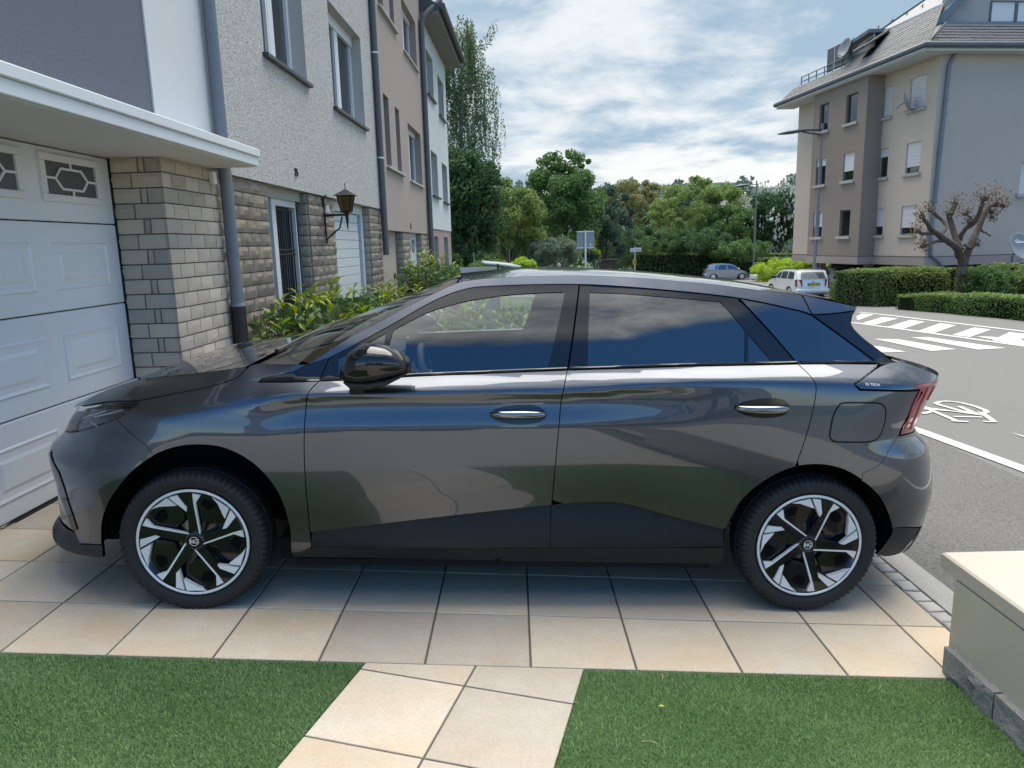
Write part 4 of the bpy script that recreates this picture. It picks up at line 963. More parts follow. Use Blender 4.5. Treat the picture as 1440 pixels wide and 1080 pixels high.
for l in ([(1290, 571), (1338, 577), (1382, 583)], [(1312, 577), (1343, 590)], [(1338, 577), (1296, 574)], [(1350, 571), (1368, 579)], [(1380, 579), (1397, 591)], [(1385, 592), (1400, 592)], [(1343, 585), (1380, 585.5)], [(1340, 591), (1360, 592)]): bstroke(ell(l))
ob = bk.build('bicycle_symbol'); b = bmesh.new(); b.from_mesh(ob.data); b.normal_update()
for f in b.faces:
    if f.normal.z < 0: f.normal_flip()
b.to_mesh(ob.data); b.free(); tag(ob, 'white bicycle symbol painted on the road behind the tail lamp', 'road marking')
# ================================================================== low garden wall at the right
M_plaster = mat('cream_plaster', (0.47, 0.44, 0.35), .9, noise=[(3, .6, (0.40, 0.375, 0.30)), (.9, .5, (0.43, 0.40, 0.325))], bump=[(60, .25, .004), (260, .2, .001)])
M_cap = mat('coping_stone', (0.37, 0.33, 0.27), .8, noise=[(240, .7, (0.36, 0.31, 0.25)), (400, .5, (0.68, 0.65, 0.58))], bump=(300, .35, .002))
M_split = mat('split_stone', (0.30, 0.30, 0.29), .85, noise=[(14, .7, (0.20, 0.20, 0.20)), (60, .5, (0.40, 0.40, 0.39))], bump=[(35, 1.0, .03), (120, .7, .008)])
wb = on_ground(1325, 945); gw = empty('garden_wall', (wb[0], wb[1], wb[2]), label='low cream rendered garden wall with stone coping at the right of the turf', cat='wall')
wz = lambda px, py: at_y(px, py, wb[1] + .0)[2]
zc0 = at_y(1341, 813, wb[1] + .03)[2] - wb[2]; zc1 = at_y(1337, 786, wb[1] + .05)[2] - wb[2]; zst = at_y(1329, 909, wb[1])[2] - wb[2]
x_cap = at_y(1337, 795, wb[1] + .05)[0] - wb[0]; x_pl = at_y(1342, 825, wb[1] + .02)[0] - wb[0]
print('wall', zc0, zc1, zst, x_cap, x_pl)
MB().box((x_pl + .40, -1.8 + .02, zc0 / 2), (.80, 3.6, zc0), M_plaster, 0, .004).build('wall_body', gw)
MB().box((x_cap + .44, -1.8 + .055, (zc0 + zc1) / 2 + .001), (.88, 3.72, zc1 - zc0), M_cap, 0, .008).build('coping', gw, 40)
y = .0
for i in range(9):
    l_ = .295; n1 = 8; vs, fs = [], []
    for a in range(n1 + 1):
        for b2 in range(6):
            t, s_ = a / n1, b2 / 5; e = 1 if 0 < a < n1 and 0 < b2 < 5 else 0
            vs.append((x_pl - .030 - e * rng.uniform(-.006, .012) , y - t * l_, -.03 + s_ * (zst + .03)))
    for a in range(n1):
        for b2 in range(5): fs.append((a * 6 + b2, a * 6 + b2 + 1, (a + 1) * 6 + b2 + 1, (a + 1) * 6 + b2))
    nb = len(vs); rim_ = [a * 6 for a in range(n1 + 1)] + [n1 * 6 + b2 for b2 in range(1, 6)] + [a * 6 + 5 for a in range(n1 - 1, -1, -1)] + [b2 for b2 in range(4, 0, -1)]
    vs += [(x_pl - .0, vs[r_][1], vs[r_][2]) for r_ in rim_]
    for k_ in range(len(rim_)): fs.append((rim_[k_], rim_[(k_ + 1) % len(rim_)], nb + (k_ + 1) % len(rim_), nb + k_))
    MB().add(vs, fs, M_split).build('stone', gw, 30, fix=True); y -= l_ + .010
MB().box((x_pl - .008, -1.8 - .005, zst / 2 - .02), (.02, 3.58, zst), M_grout).build('stone_bed', gw)
# ================================================================== terraced houses on the left
K = -2.5277
M_dkrender = mat('dark_render', (0.135, 0.15, 0.185), .9, noise=[(60, .6, (0.10, 0.11, 0.135))], bump=[(160, .7, .006)])
M_whrender = mat('white_render', (0.62, 0.64, 0.65), .9, bump=[(150, .55, .005)])
M_pebble = mat('pebbledash', (0.47, 0.46, 0.44), .9, noise=[(42, .95, (0.18, 0.175, 0.165)), (75, .9, (0.74, 0.73, 0.71))], bump=[(48, 1.0, .02)])
M_pink = mat('pink_roughcast', (0.42, 0.345, 0.30), .9, noise=[(34, .8, (0.22, 0.175, 0.15)), (60, .6, (0.58, 0.50, 0.45))], bump=[(40, 1.0, .02)])
M_w4 = mat('pale_render', (0.60, 0.63, 0.62), .9, noise=[(1.2, .35, (0.52, 0.55, 0.55))], bump=(80, .3, .004))
M_w4b = mat('dusty_pink_base', (0.36, 0.25, 0.23), .85)
M_brick1 = mat('grey_split_brick_ri', (0.68, 0.61, 0.51), .9, noise=[(25, .5, (0.54, 0.48, 0.40)), (80, .35, (0.64, 0.60, 0.53))], bump=[(28, .9, .012), (110, .6, .004)])
M_brick2 = mat('beige_rock_brick_ri', (0.56, 0.47, 0.37), .92, noise=[(22, .7, (0.21, 0.18, 0.15)), (70, .5, (0.48, 0.44, 0.38))], bump=[(30, 1.0, .025), (110, .7, .006)])
M_mortar = mat('mortar', (0.20, 0.19, 0.175), .95)
M_white = mat('white_paint', (0.70, 0.715, 0.73), .35, noise=(1.5, .2, (0.66, 0.68, 0.70)))
M_door = mat('garage_door_paint', (0.70, 0.745, 0.79), .38, noise=[(1.3, .35, (0.64, 0.68, 0.72)), (6, .2, (0.60, 0.63, 0.66))])
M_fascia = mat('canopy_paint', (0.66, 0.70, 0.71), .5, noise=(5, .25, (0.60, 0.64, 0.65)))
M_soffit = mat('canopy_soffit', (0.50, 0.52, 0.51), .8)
M_gpane = mat('frosted_pane', (0.09, 0.10, 0.105), .35)
M_zinc = mat('zinc_grey', (0.15, 0.175, 0.215), .5, noise=(6, .4, (0.13, 0.15, 0.18)))
M_zinc2 = mat('lead_grey', (0.085, 0.09, 0.10), .5, noise=(6, .4, (0.11, 0.115, 0.125)))
M_iron = mat('cast_iron', (0.012, 0.012, 0.013), .6)
M_sill = mat('dark_sill', (0.035, 0.037, 0.042), .4)
M_reveal = mat('reveal_plaster', (0.42, 0.41, 0.39), .9, bump=(60, .3, .003))
M_win = glass_mat('window_glass', (0.25, 0.28, 0.30), ior=1.9, opaque=0.6, dark=(0.02, 0.025, 0.03))
M_curt = mat('net_curtain', (0.26, 0.30, 0.29), .9, noise=(9, .5, (0.16, 0.19, 0.18)))
M_brown = mat('brown_drape', (0.085, 0.06, 0.04), .9)
M_slate = mat('roof_slate', (0.09, 0.095, 0.105), .6, noise=(3, .5, (0.07, 0.07, 0.08)))
def hroot(u0, label, name='terraced_house'):
    p = K * NRM + u0 * TD; z = zT(p[0], p[1]); o = empty(name, (p[0], p[1], z), -FY, label=label, cat='house', group='terraced houses along the left'); o['u0'] = u0; return o, u0, z
def hb(mb, root, x0, x1, u0, u1, z0, z1, m, bev=0.0):
    """box in house coordinates: x out of the facade, u along it, z absolute"""
    _, ub, zb = root; return mb.box(((x0 + x1) / 2, (u0 + u1) / 2 - ub, (z0 + z1) / 2 - zb), (x1 - x0, u1 - u0, z1 - z0), m, 0, bev)
def hq(root, x, u, z): return (x, u - root[1], z - root[2])
def hp(px, py, dk=0.0): return on_facade(px, py, K + dk)
def hu(px, py, u):    # picture ray meets the plane across the terrace at u -> (x out, z)
    d = ray(px, py); t = (u - CAM @ TD) / (d @ TD); q = CAM + t * d; return q @ NRM - K, q[2]
def brick_meshes(m, n, amp):
    """rock faced unit bricks: front is -x..+x long, faces +z of the unit"""
    out = []
    for _ in range(n):
        vs, fs = [], []; NX, NZ = 4, 3
        for i in range(NX + 1):
            for j in range(NZ + 1):
                e = 0 < i < NX and 0 < j < NZ
                vs.append((0.5 - (0 if e else .28) + (rng.uniform(-amp, amp) if e else rng.uniform(-.06, .02)), i / NX - .5, j / NZ - .5))
        for i in range(NX):
            for j in range(NZ): a = i * (NZ + 1) + j; fs.append((a, a + NZ + 1, a + NZ + 2, a + 1))
        rim_ = [i * (NZ + 1) for i in range(NX + 1)] + [NX * (NZ + 1) + j for j in range(1, NZ + 1)] + [i * (NZ + 1) + NZ for i in range(NX - 1, -1, -1)] + [j for j in range(NZ - 1, 0, -1)]
        nb = len(vs); vs += [(-.5, vs[r_][1], vs[r_][2]) for r_ in rim_]
        for k_ in range(len(rim_)): fs.append((rim_[k_], nb + k_, nb + (k_ + 1) % len(rim_), rim_[(k_ + 1) % len(rim_)]))
        o = MB().add(vs, fs, m).build('brick', None, 38, fix=True); me = o.data; bpy.data.objects.remove(o); out.append(me)
    return out
def brick(root, me, x, u, z, d, l, h, rz=0.0):
    o = link('brick', me, root[0]); o.location = hq(root, x, u, z); o.scale = (d, l, h); o.rotation_euler = (0, 0, rz); return o
def pipe(root, pts, r_, m, name='downpipe', extra=None):
    mb = MB().tube([hq(root, *p) for p in pts], r_, m, 12)
    o = mb.build(name, root[0], 50); return o
def window(root, u0, u1, z0, z1, depth=.2, shutter=0.0, split=True, curtain=True, sillm=None, sill_out=.09, fw=.055, half=0.0, name='window'):
    """recessed window: reveal, frame, panes, sill; x = 0 is the wall face"""
    x = -depth
    w_ = hb(hb(hb(hb(MB(), root, x - .06, x, u0, u0 + fw, z0, z1, M_white), root, x - .06, x, u1 - fw, u1, z0, z1, M_white), root, x - .06, x, u0 + fw, u1 - fw, z1 - fw, z1, M_white), root, x - .06, x, u0 + fw, u1 - fw, z0, z0 + fw, M_white).build(name, root[0])
    mb = MB()
    if split:
        c = (u0 + u1) / 2; hb(mb, root, x - .05, x + .012, c - .055, c + .055, z0 + fw, z1 - fw, M_white)
        for a, b in ((u0 + fw, c - .055), (c + .055, u1 - fw)):
            hb(mb, root, x - .05, x + .008, a, a + .045, z0 + fw, z1 - fw, M_white); hb(mb, root, x - .05, x + .008, b - .045, b, z0 + fw, z1 - fw, M_white)
            hb(mb, root, x - .05, x + .008, a + .045, b - .045, z0 + fw, z0 + fw + .05, M_white)
        mb.build('sash', w_)
    hb(MB(), root, x - .035, x - .028, u0 + fw, u1 - fw, z0 + fw, z1 - fw, M_win).build('pane', w_)
    if curtain: hb(MB(), root, x - .20, x - .18, u0, u1, z0, z1, M_curt).build('curtain', w_)
    else: hb(MB(), root, x - .30, x - .28, u0, u1, z0, z1, M_dark).build('room_shade', w_)
    if shutter: hb(MB(), root, x - .02, x + .03, u0 + .02, u1 - .02, z1 - shutter, z1 - .002, M_white).build('shutter_box', w_)
    s_ = hb(MB(), root, x + .004, sill_out, u0 - .05, u1 + .05, z0 - .045, z0 - .004, sillm or M_sill, .004).build('sill', w_)
    return w_
def wall_with_holes(root, u0, u1, z0, z1, holes, m, x0, x1, name, rev=None):
    """thick wall with rectangular openings, built from blocks between the openings"""
    us = sorted({u0, u1} | {h[0] for h in holes} | {h[1] for h in holes}); zs = sorted({z0, z1} | {h[2] for h in holes} | {h[3] for h in holes})
    def solid(i, j):
        c, d = (us[i] + us[i + 1]) / 2, (zs[j] + zs[j + 1]) / 2; return not any(h[0] < c < h[1] and h[2] < d < h[3] for h in holes)
    vs, fs, ms = [], [], []; idx = {}
    mb = MB()
    def vid(x, u, z):
        return hq(root, x, u, z)
    for i in range(len(us) - 1):
        for j in range(len(zs) - 1):
            if not solid(i, j): continue
            a, b, c, d = us[i], us[i + 1], zs[j], zs[j + 1]
            mb.add([vid(x1, a, c), vid(x1, b, c), vid(x1, b, d), vid(x1, a, d)], [(0, 1, 2, 3)], m)
            mb.add([vid(x0, a, c), vid(x0, b, c), vid(x0, b, d), vid(x0, a, d)], [(3, 2, 1, 0)], m)
            for (di, dj, q) in ((-1, 0, [(a, c), (a, d)]), (1, 0, [(b, d), (b, c)]), (0, -1, [(b, c), (a, c)]), (0, 1, [(a, d), (b, d)])):
                ii, jj = i + di, j + dj
                if 0 <= ii < len(us) - 1 and 0 <= jj < len(zs) - 1 and solid(ii, jj): continue
                (p, r_), (s_, t) = q; mm = (rev or m) if 0 <= ii < len(us) - 1 and 0 <= jj < len(zs) - 1 else m
                mb.add([vid(x0, p, r_), vid(x0, s_, t), vid(x1, s_, t), vid(x1, p, r_)], [(0, 1, 2, 3)], mm)
    return mb.build(name, root[0], fix=False)
# ---------------------------------------------------------------- house with the garage
H1 = hroot(-1.6, 'dark grey and white rendered house with a white garage door and flat white canopy')
z1_ = H1[2]
hb(MB(), H1, -7, 0, -1.6, 2.62, 2.385, 7.3, M_dkrender).build('dark_wall', H1[0])
hb(MB(), H1, -7, 0.012, 2.62, 3.6, 2.385, 7.3, M_whrender).build('white_wall', H1[0])
hb(hb(MB(), H1, -7, 0.5, -1.7, 3.6, 7.3, 7.42, M_white), H1, -7, .3, -1.7, 3.6, 7.42, 7.6, M_slate).build('roof', H1[0])
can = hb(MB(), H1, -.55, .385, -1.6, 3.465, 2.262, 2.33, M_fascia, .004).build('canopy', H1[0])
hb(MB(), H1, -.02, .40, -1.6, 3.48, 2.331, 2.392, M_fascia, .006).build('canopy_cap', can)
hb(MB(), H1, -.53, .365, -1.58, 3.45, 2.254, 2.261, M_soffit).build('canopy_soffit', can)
hb(hb(MB(), H1, -.75, -.012, 2.660, 3.60, -.2, 2.254, M_mortar), H1, -.75, -.46, -1.6, 2.66, 2.25, 2.40, M_mortar).build('pillar_core', H1[0])
hb(MB(), H1, -.75, -.38, -1.6, .12, -.1, 2.254, M_whrender).build('garage_jamb', H1[0])
BM1 = brick_meshes(M_brick1, 6, .10)
zc = 2.152 - .1055 * 0; course = .1055
for r_ in range(0, 21):
    zt = 2.254 - (r_) * course - (0 if r_ else 0); zb_ = zt - course + .009; zb_ = max(zb_, 0.0)
    if r_ == 0: zt = 2.252
    h = zt - zb_
    if zt < .1: break
    zc_ = (zt + zb_) / 2
    # return face towards the drive
    L_ = .371; cuts = ([0, .55, .675, 1] if r_ % 2 == 0 else [0, .40, 1])
    for a, b in zip(cuts[:-1], cuts[1:]):
        ja = .005 if a > 0 else 0; jb = .005 if b < 1 else 0
        xa, xb = -L_ + L_ * a + ja, -L_ + L_ * b - jb
        o = brick(H1, BM1[int(rng.integers(6))], (xa + xb) / 2, 2.6475, zc_, .028, xb - xa, h, -math.pi / 2)
    u = 2.6335; first = True; l0 = (.13 if r_ % 2 else .215)
    while u < 3.585:
        l_ = min(l0 if first else .218, 3.592 - u)
        if l_ > .05: brick(H1, BM1[int(rng.integers(6))], -.002, u + l_ / 2 - .004, zc_, .028, l_ - .009, h)
        u += l_; first = False
# garage door
gd = hb(MB(), H1, -.45, -.40, .13, 2.637, .12, 2.254, M_dark).build('garage_door', H1[0])
KX = -.371
zj = [2.252, 1.803, 1.256, .695, .145]
for i in range(4):
    zt, zb_ = zj[i] - .004, zj[i + 1] + .004
    pn = hb(MB(), H1, -.40, KX, .135, 2.632, zb_, zt, M_door, .006).build('door_panel', gd)
    for c in range(3):
        ua, ub = 1.887 - .77 * c, 2.492 - .77 * c
        if i == 0:
            wf = hb(hb(hb(hb(MB(), H1, KX, KX + .018, ua, ub, 2.168, 2.212, M_white, .004), H1, KX, KX + .018, ua, ub, 1.925, 1.969, M_white, .004), H1, KX, KX + .018, ua, ua + .045, 1.970, 2.167, M_white, .004), H1, KX, KX + .018, ub - .045, ub, 1.970, 2.167, M_white, .004).build('window_frame', pn)
            hb(MB(), H1, KX, KX + .004, ua + .045, ub - .045, 1.969, 2.168, M_gpane).build('pane', pn)
            mb = MB(); uc, zc_ = (ua + ub) / 2, 2.068; hw, hh = .165, .062
            hx = [(uc - hw, zc_), (uc - hw + .06, zc_ + hh), (uc + hw - .06, zc_ + hh), (uc + hw, zc_), (uc + hw - .06, zc_ - hh), (uc - hw + .06, zc_ - hh)]
            seg_ = [(hx[i2], hx[(i2 + 1) % 6]) for i2 in range(6)] + [((ua + .04, zc_), hx[0]), (hx[3], (ub - .04, zc_)), ((uc, zc_ + hh), (uc, 2.17)), ((uc, zc_ - hh), (uc, 1.967))]
            for (p, q) in seg_: mb.tube([hq(H1, KX + .010, *p), hq(H1, KX + .010, *q)], .0085, M_white, 6)
            mb.build('window_bars', pn, 60)
        else:
            zm = [None, (1.383, 1.678), (.817, 1.12), (.255, .558)][i]
            def frame_(x0, x1, a, b, c0, c1, bev):
                # a raised field with sloping edges
                lo = [hq(H1, x0, a, c0), hq(H1, x0, b, c0), hq(H1, x0, b, c1), hq(H1, x0, a, c1)]; hi = [hq(H1, x1, a + bev, c0 + bev), hq(H1, x1, b - bev, c0 + bev), hq(H1, x1, b - bev, c1 - bev), hq(H1, x1, a + bev, c1 - bev)]
                return lo + hi, [(4, 5, 6, 7), (0, 1, 5, 4), (1, 2, 6, 5), (2, 3, 7, 6), (3, 0, 4, 7)]
            mb = MB(); v, f = frame_(KX - .001, KX + .010, ua, ub, zm[0], zm[1], .012); mb.add(v, f[1:], M_door)
            v, f = frame_(KX + .010, KX + .003, ua + .012, ub - .012, zm[0] + .012, zm[1] - .012, .018); mb.add(v, f, M_door)
            v, f = frame_(KX + .0032, KX + .011, ua + .075, ub - .075, zm[0] + .06, zm[1] - .06, .022); mb.add(v, f, M_door)
            mb.build('pressed_field', pn)
hb(hb(MB(), H1, -.46, KX + .015, 2.639, 2.6605, .05, 2.253, M_iron), H1, -.46, KX + .02, .12, 2.64, .075, .143, M_iron).build('door_seal', gd)
dbx = hp(298, 250, .02); hb(MB(), H1, .013, .045, dbx[0] - .035, dbx[0] + .035, dbx[1] - .05, dbx[1] + .05, M_white, .006).build('sensor_box', H1[0])
# downpipe between the first two houses
pk = .075; (ua, za), (ub, zb_) = hp(318, 240, pk), hp(332.5, 430, pk)
up = (ua + ub) / 2
dp = pipe(H1, [(pk, up, 7.2), (pk, up, zb_ + .02)], .050, M_zinc)
MB().tube([hq(H1, pk, up, zb_ + .14), hq(H1, pk, up, zb_ + .0)], .054, M_zinc, 12).tube([hq(H1, pk, up, zb_ + .03), hq(H1, pk, up, zb_ - .005)], [.052, .066], M_zinc, 12).build('pipe_collar', dp, 50)
MB().tube([hq(H1, pk, up, zb_ - .006), hq(H1, pk, up, .05)], [.064, .060], M_iron, 12).build('pipe_shoe', dp, 50)
MB().tube([hq(H1, pk, up, hp(327, 355, pk)[1]), hq(H1, pk, up, hp(327, 360, pk)[1])], .0535, M_zinc, 12).build('pipe_clip', dp, 50)
# ---------------------------------------------------------------- pebbledashed house
H2 = hroot(3.6, 'grey pebbledashed house over beige rock-faced brick with an iron-grilled window')
hol2 = [(4.84, 6.20, 3.46, 4.95), (7.33, 9.12, 3.41, 4.70)]
wall_with_holes(H2, 3.601, 10.05, 2.235, 7.5, hol2, M_pebble, -.42, .035, 'upper_wall', M_reveal)
hb(MB(), H2, -7, -.43, 3.601, 10.05, 2.235, 7.4, M_pebble).build('rear_wall', H2[0])
hb(hb(MB(), H2, -7, .5, 3.601, 10.05, 7.5, 7.62, M_white), H2, -7, .35, 3.601, 10.05, 7.62, 7.8, M_slate).build('roof', H2[0])
R2d = max(.06, -hu(419, 300, 5.98)[0]); R2e = max(.06, -hu(508, 320, 9.13)[0]); print('recess', R2d, R2e)
for (a, b) in ((3.66, 4.69), (5.98, 7.08), (9.14, 10.04)):
    hb(MB(), H2, -.6, -.013, a, b, -.5, 2.234, M_mortar).build('pier_core', H2[0])
hb(MB(), H2, -.62, -.60, 3.7, 10.0, -.5, 2.234, M_whrender).build('back_wall', H2[0])
hb(MB(), H2, -.6, -R2d + .04, 4.69, 5.98, 2.13, 2.234, M_reveal).build('lintel', H2[0])
BM2 = brick_meshes(M_brick2, 6, .30); M_brick2s = mat('smooth_beige_brick_ri', (0.33, 0.29, 0.245), .9, bump=(60, .4, .004)); BM2s = brick_meshes(M_brick2s, 3, .04)
for r_ in range(0, 17):
    zt = 2.225 - r_ * .118; zb_ = zt - .108; zc_ = (zt + zb_) / 2
    if zt < .35: break
    for (a, b) in ((3.66, 4.68), (5.99, 7.08), (9.15, 10.03)):
        u = a; first = True
        while u < b - .02:
            l_ = min((.15 if r_ % 2 else .27) if first else .27 + rng.uniform(-.03, .03), b - u); first = False
            if b - u - l_ < .08: l_ = b - u
            brick(H2, BM2[int(rng.integers(6))], -.004, u + l_ / 2, zc_, .036, l_ - .012, .108); u += l_
    for a, dd in ((5.965, R2d), (9.135, R2e)): brick(H2, BM2s[r_ % 3], -dd / 2 - .01, a + .003, zc_, .03, dd - .012, .106, -math.pi / 2)
# grilled window
g0 = hp(377, 300, -R2d)[0]; g1 = hp(419, 300, -R2d)[0]
gw_ = hb(MB(), H2, -R2d - .12, -R2d - .10, 4.6, 5.95, .1, 2.13, M_brown).build('grilled_window', H2[0])
def pu_(px, py): return hp(px, py, -R2d)[0]
ja, jb = pu_(381, 300), pu_(386.5, 300)
hb(hb(hb(MB(), H2, -R2d - .06, -R2d + .01, ja, jb, .2, 2.06, M_white), H2, -R2d - .06, -R2d + .01, 5.84, 5.87, .2, 2.06, M_white), H2, -R2d - .06, -R2d + .01, ja, 5.87, 2.06, 2.13, M_white).build('frame', gw_)
hb(MB(), H2, -R2d - .07, -R2d - .065, jb, 5.78, .2, 2.06, M_win).build('pane', gw_)
mb = MB()
for u in np.linspace(jb + .06, 5.72, 7): mb.tube([hq(H2, -R2d, u, .25), hq(H2, -R2d, u, 2.03)], .009, M_iron, 6)
for z in (.55, .62, 1.07, 1.13, 1.55, 1.60, 2.02): mb.tube([hq(H2, -R2d, jb + .01, z), hq(H2, -R2d, 5.77, z)], .010, M_iron, 6)
mb.build('grille', gw_, 60)
hb(MB(), H2, -R2d - .095, -R2d - .05, 4.6, ja - .004, .1, 2.12, M_iron).build('dark_jamb', gw_)
for i, u in enumerate(np.linspace(jb + .05, 5.6, 5)): hb(MB(), H2, -R2d - .099, -R2d - .085, u, u + .12, .25, 2.05, M_brown if i % 2 else mat('ochre_drape', (0.16, 0.12, 0.075), .9) if 'ochre_drape' not in bpy.data.materials else bpy.data.materials['ochre_drape']).build('drape', gw_)
# second garage door
d2 = hb(MB(), H2, -R2e - .09, -R2e - .06, 7.08, 9.13, .0, 2.234, M_dark).build('garage_door', H2[0])
da, db_ = 7.08, hp(503, 320, -R2e)[0]
for i in range(14):
    zt = 2.10 - i * .128
    if zt < .3: break
    hb(MB(), H2, -R2e - .059, -R2e, da, db_, zt - .122, zt, M_white, .005).build('door_panel', d2)
hb(hb(MB(), H2, -R2e - .059, -R2e + .03, db_ + .10, 9.12, 0, 2.234, M_white), H2, -R2e - .059, -R2e + .03, da, db_ + .1, 2.11, 2.234, M_white).build('door_frame', d2)
window(H2, 4.84, 6.20, 3.46, 4.95, .12, 0, True)
window(H2, 7.33, 9.12, 3.41, 4.70, .12, .14, True)
nb = hp(411.5, 243); text_mesh('house_number', '25', .115, M_iron, H2[0], Matrix.Translation(hq(H2, .042, nb[0], nb[1])) @ Matrix(((0, 0, 1), (1, 0, 0), (0, 1, 0))).to_4x4(), .006)
pk2 = .09; ut, ub2 = hp(521, 0, pk2)[0], hp(551, 355, pk2)[0]; zb2 = hp(552, 358, pk2)[1]; up2 = 10.0 - .28
dp2 = pipe(H2, [(pk2, hp(533, 180, pk2)[0], 7.3), (pk2, hp(533, 180, pk2)[0], zb2)], .052, M_zinc2)
for py in (78, 219): MB().tube([hq(H2, pk2, hp(533, 180, pk2)[0], hp(530, py, pk2)[1] + d_) for d_ in (-.012, .012)], .056, M_silver, 12).build('pipe_clip', dp2, 50)
# ---------------------------------------------------------------- pinkish house
H3 = hroot(10.05, 'pinkish roughcast house with narrow slit windows and a lead-grey downpipe')
hol3 = [(10.70, 11.18, 3.04, 4.23), (11.80, 12.23, 3.03, 4.20), (13.2, 14.95, 2.98, 4.13), (13.16, 14.95, 5.52, 6.54), (10.70, 11.18, 5.68, 6.8), (11.80, 12.23, 5.66, 6.8)]
wall_with_holes(H3, 10.052, 15.70, 1.90, 8.3, hol3, M_pink, -.42, .03, 'upper_wall', mat('pink_reveal', (0.30, 0.25, 0.225), .9))
hb(MB(), H3, -7, -.43, 10.052, 15.70, 1.9, 8.3, M_pink).build('rear_wall', H3[0])
hb(hb(MB(), H3, -7, .6, 10.052, 15.70, 8.3, 8.42, M_white), H3, -7, .5, 10.052, 15.7, 8.42, 8.6, M_slate).build('roof', H3[0])
for (a, b, c, d) in hol3[:2] + hol3[4:]:
    hb(MB(), H3, -.30, -.29, a, b, c, d, M_win).build('slit_window', H3[0])
for (c, z) in ((10.66, 3.02), (10.66, 5.65)): hb(MB(), H3, .031, .09, c, 12.35, z - .05, z - .005, M_reveal, .004).build('long_sill', H3[0])
for (a, b, c, d) in hol3[2:4]: window(H3, a, b, c, d, .12, .10, True, sill_out=.08, sillm=M_reveal)
hb(MB(), H3, -.62, -.60, 10.06, 15.7, -.8, 1.9, M_dark).build('back_wall', H3[0])
q_ = [hp(px, 350, 0)[0] for px in (547, 560, 567, 577, 587, 593, 601)]
P3a, P3b, P3c = q_[2], q_[3], q_[5]; print('h3', q_)
hb(MB(), H3, -.5, -.14, 10.06, P3a, -.8, 1.9, mat('beige_plaster', (0.50, 0.42, 0.34), .9)).build('recess_wall', H3[0])
for (a, b) in ((P3a, P3b), (P3c, 15.66)):
    hb(MB(), H3, -.5, -.013, a, b, -.8, 1.9, M_mortar).build('pier_core', H3[0])
    for r_ in range(15):
        zt = 1.88 - r_ * .13
        if zt < .2: break
        u = a; first = True
        while u < b - .02:
            l_ = min((.2 if r_ % 2 else .36) if first else .36, b - u); first = False
            brick(H3, BM2[int(rng.integers(6))], -.003, u + l_ / 2, zt - .06, .034, l_ - .012, .118); u += l_
        brick(H3, BM2s[r_ % 3], -.075, a - .012, zt - .06, .03, .12, .116, -math.pi / 2)
dr3 = hb(MB(), H3, -.18, -.12, P3b, P3c, -.6, 1.9, M_white).build('front_door', H3[0])
mb = MB()
for cu in (P3b + (P3c - P3b) * .35, P3b + (P3c - P3b) * .68):
    hx = [(cu + .14 * math.cos(a), 1.62 + .14 * math.sin(a)) for a in np.linspace(0, 2 * math.pi, 7)]
    for p, q in zip(hx[:-1], hx[1:]): mb.tube([hq(H3, -.115, *p), hq(H3, -.115, *q)], .014, M_gpane, 5)
mb.build('door_glazing', dr3, 60)
tn = hp(575.3, 318); hb(MB(), H3, .031, .045, tn[0] - .02, tn[0] + .02, tn[1] - .06, tn[1] + .06, M_iron).build('house_number', H3[0])
pk3 = .10; u3 = hp(601, 220, pk3)[0]; zt3 = hp(592, 28, pk3)[1]; zb3 = hp(609, 372, pk3)[1]
pipe(H3, [(.55, u3 + .55, zt3 + .75), (.50, u3 + .45, zt3 + .55), (.16, u3 + .08, zt3 + .12), (pk3, u3, zt3 - .05), (pk3, u3, zb3)], .062, M_zinc2)
# ---------------------------------------------------------------- pale end house
H4 = hroot(15.70, 'pale rendered end house with a dusty pink ground floor and overhanging white eaves')
hol4 = [(16.6, 17.85, 5.36, 6.42), (18.8, 20.1, 5.22, 6.28), (16.7, 17.95, 2.90, 4.02), (18.95, 20.2, 2.86, 3.95)]
wall_with_holes(H4, 15.702, 20.75, 2.05, 6.93, hol4, M_w4, -.42, .02, 'upper_wall', M_reveal)
hb(MB(), H4, -7, -.43, 15.702, 20.75, 2.05, 6.93, M_w4).build('rear_wall', H4[0])
wall_with_holes(H4, 15.702, 20.75, -1.0, 2.046, [(16.75, 17.6, -.2, 1.86), (18.9, 19.9, -.2, 1.86)], M_w4b, -.42, .0, 'ground_floor_wall', M_reveal)
for a, b in ((16.75, 17.6), (18.9, 19.9)): hb(MB(), H4, -.25, -.2, a, b, -.2, 1.86, mat('brown_door', (0.06, 0.035, 0.025), .6)).build('brown_shutter', H4[0])
for h in hol4: window(H4, *h, .16, 0, True, True, sill_out=.10)
ru = 20.95
rf = MB().hull([hq(H4, .02, 15.72, 6.93), hq(H4, .48, 15.72, 6.93), hq(H4, .48, ru, 6.93), hq(H4, .02, ru, 6.93)], [hq(H4, .02, 15.72, 6.99), hq(H4, .48, 15.72, 6.99), hq(H4, .48, ru, 6.99), hq(H4, .02, ru, 6.99)], mat('soffit_boards', (0.22, 0.20, 0.185), .8)).build('soffit', H4[0])
MB().hull([hq(H4, -3.5, 15.72, 6.995), hq(H4, .50, 15.72, 6.995), hq(H4, .50, ru, 6.995), hq(H4, -3.5, ru, 6.995)], [hq(H4, -3.5, 15.72, 9.6), hq(H4, .50, 15.72, 7.12), hq(H4, .50, ru, 7.12), hq(H4, -3.5, ru, 9.6)], M_slate).build('roof', H4[0])
MB().tube([hq(H4, .57, 15.72, 7.10), hq(H4, .57, ru + .02, 7.10)], .075, M_zinc2, 10).build('gutter', H4[0], 60)
MB().box((-.1 + .62, 15.66 - 15.7, 8.36 - H4[2]), (.14, .10, .12), M_zinc2).build('gutter_end', H4[0])
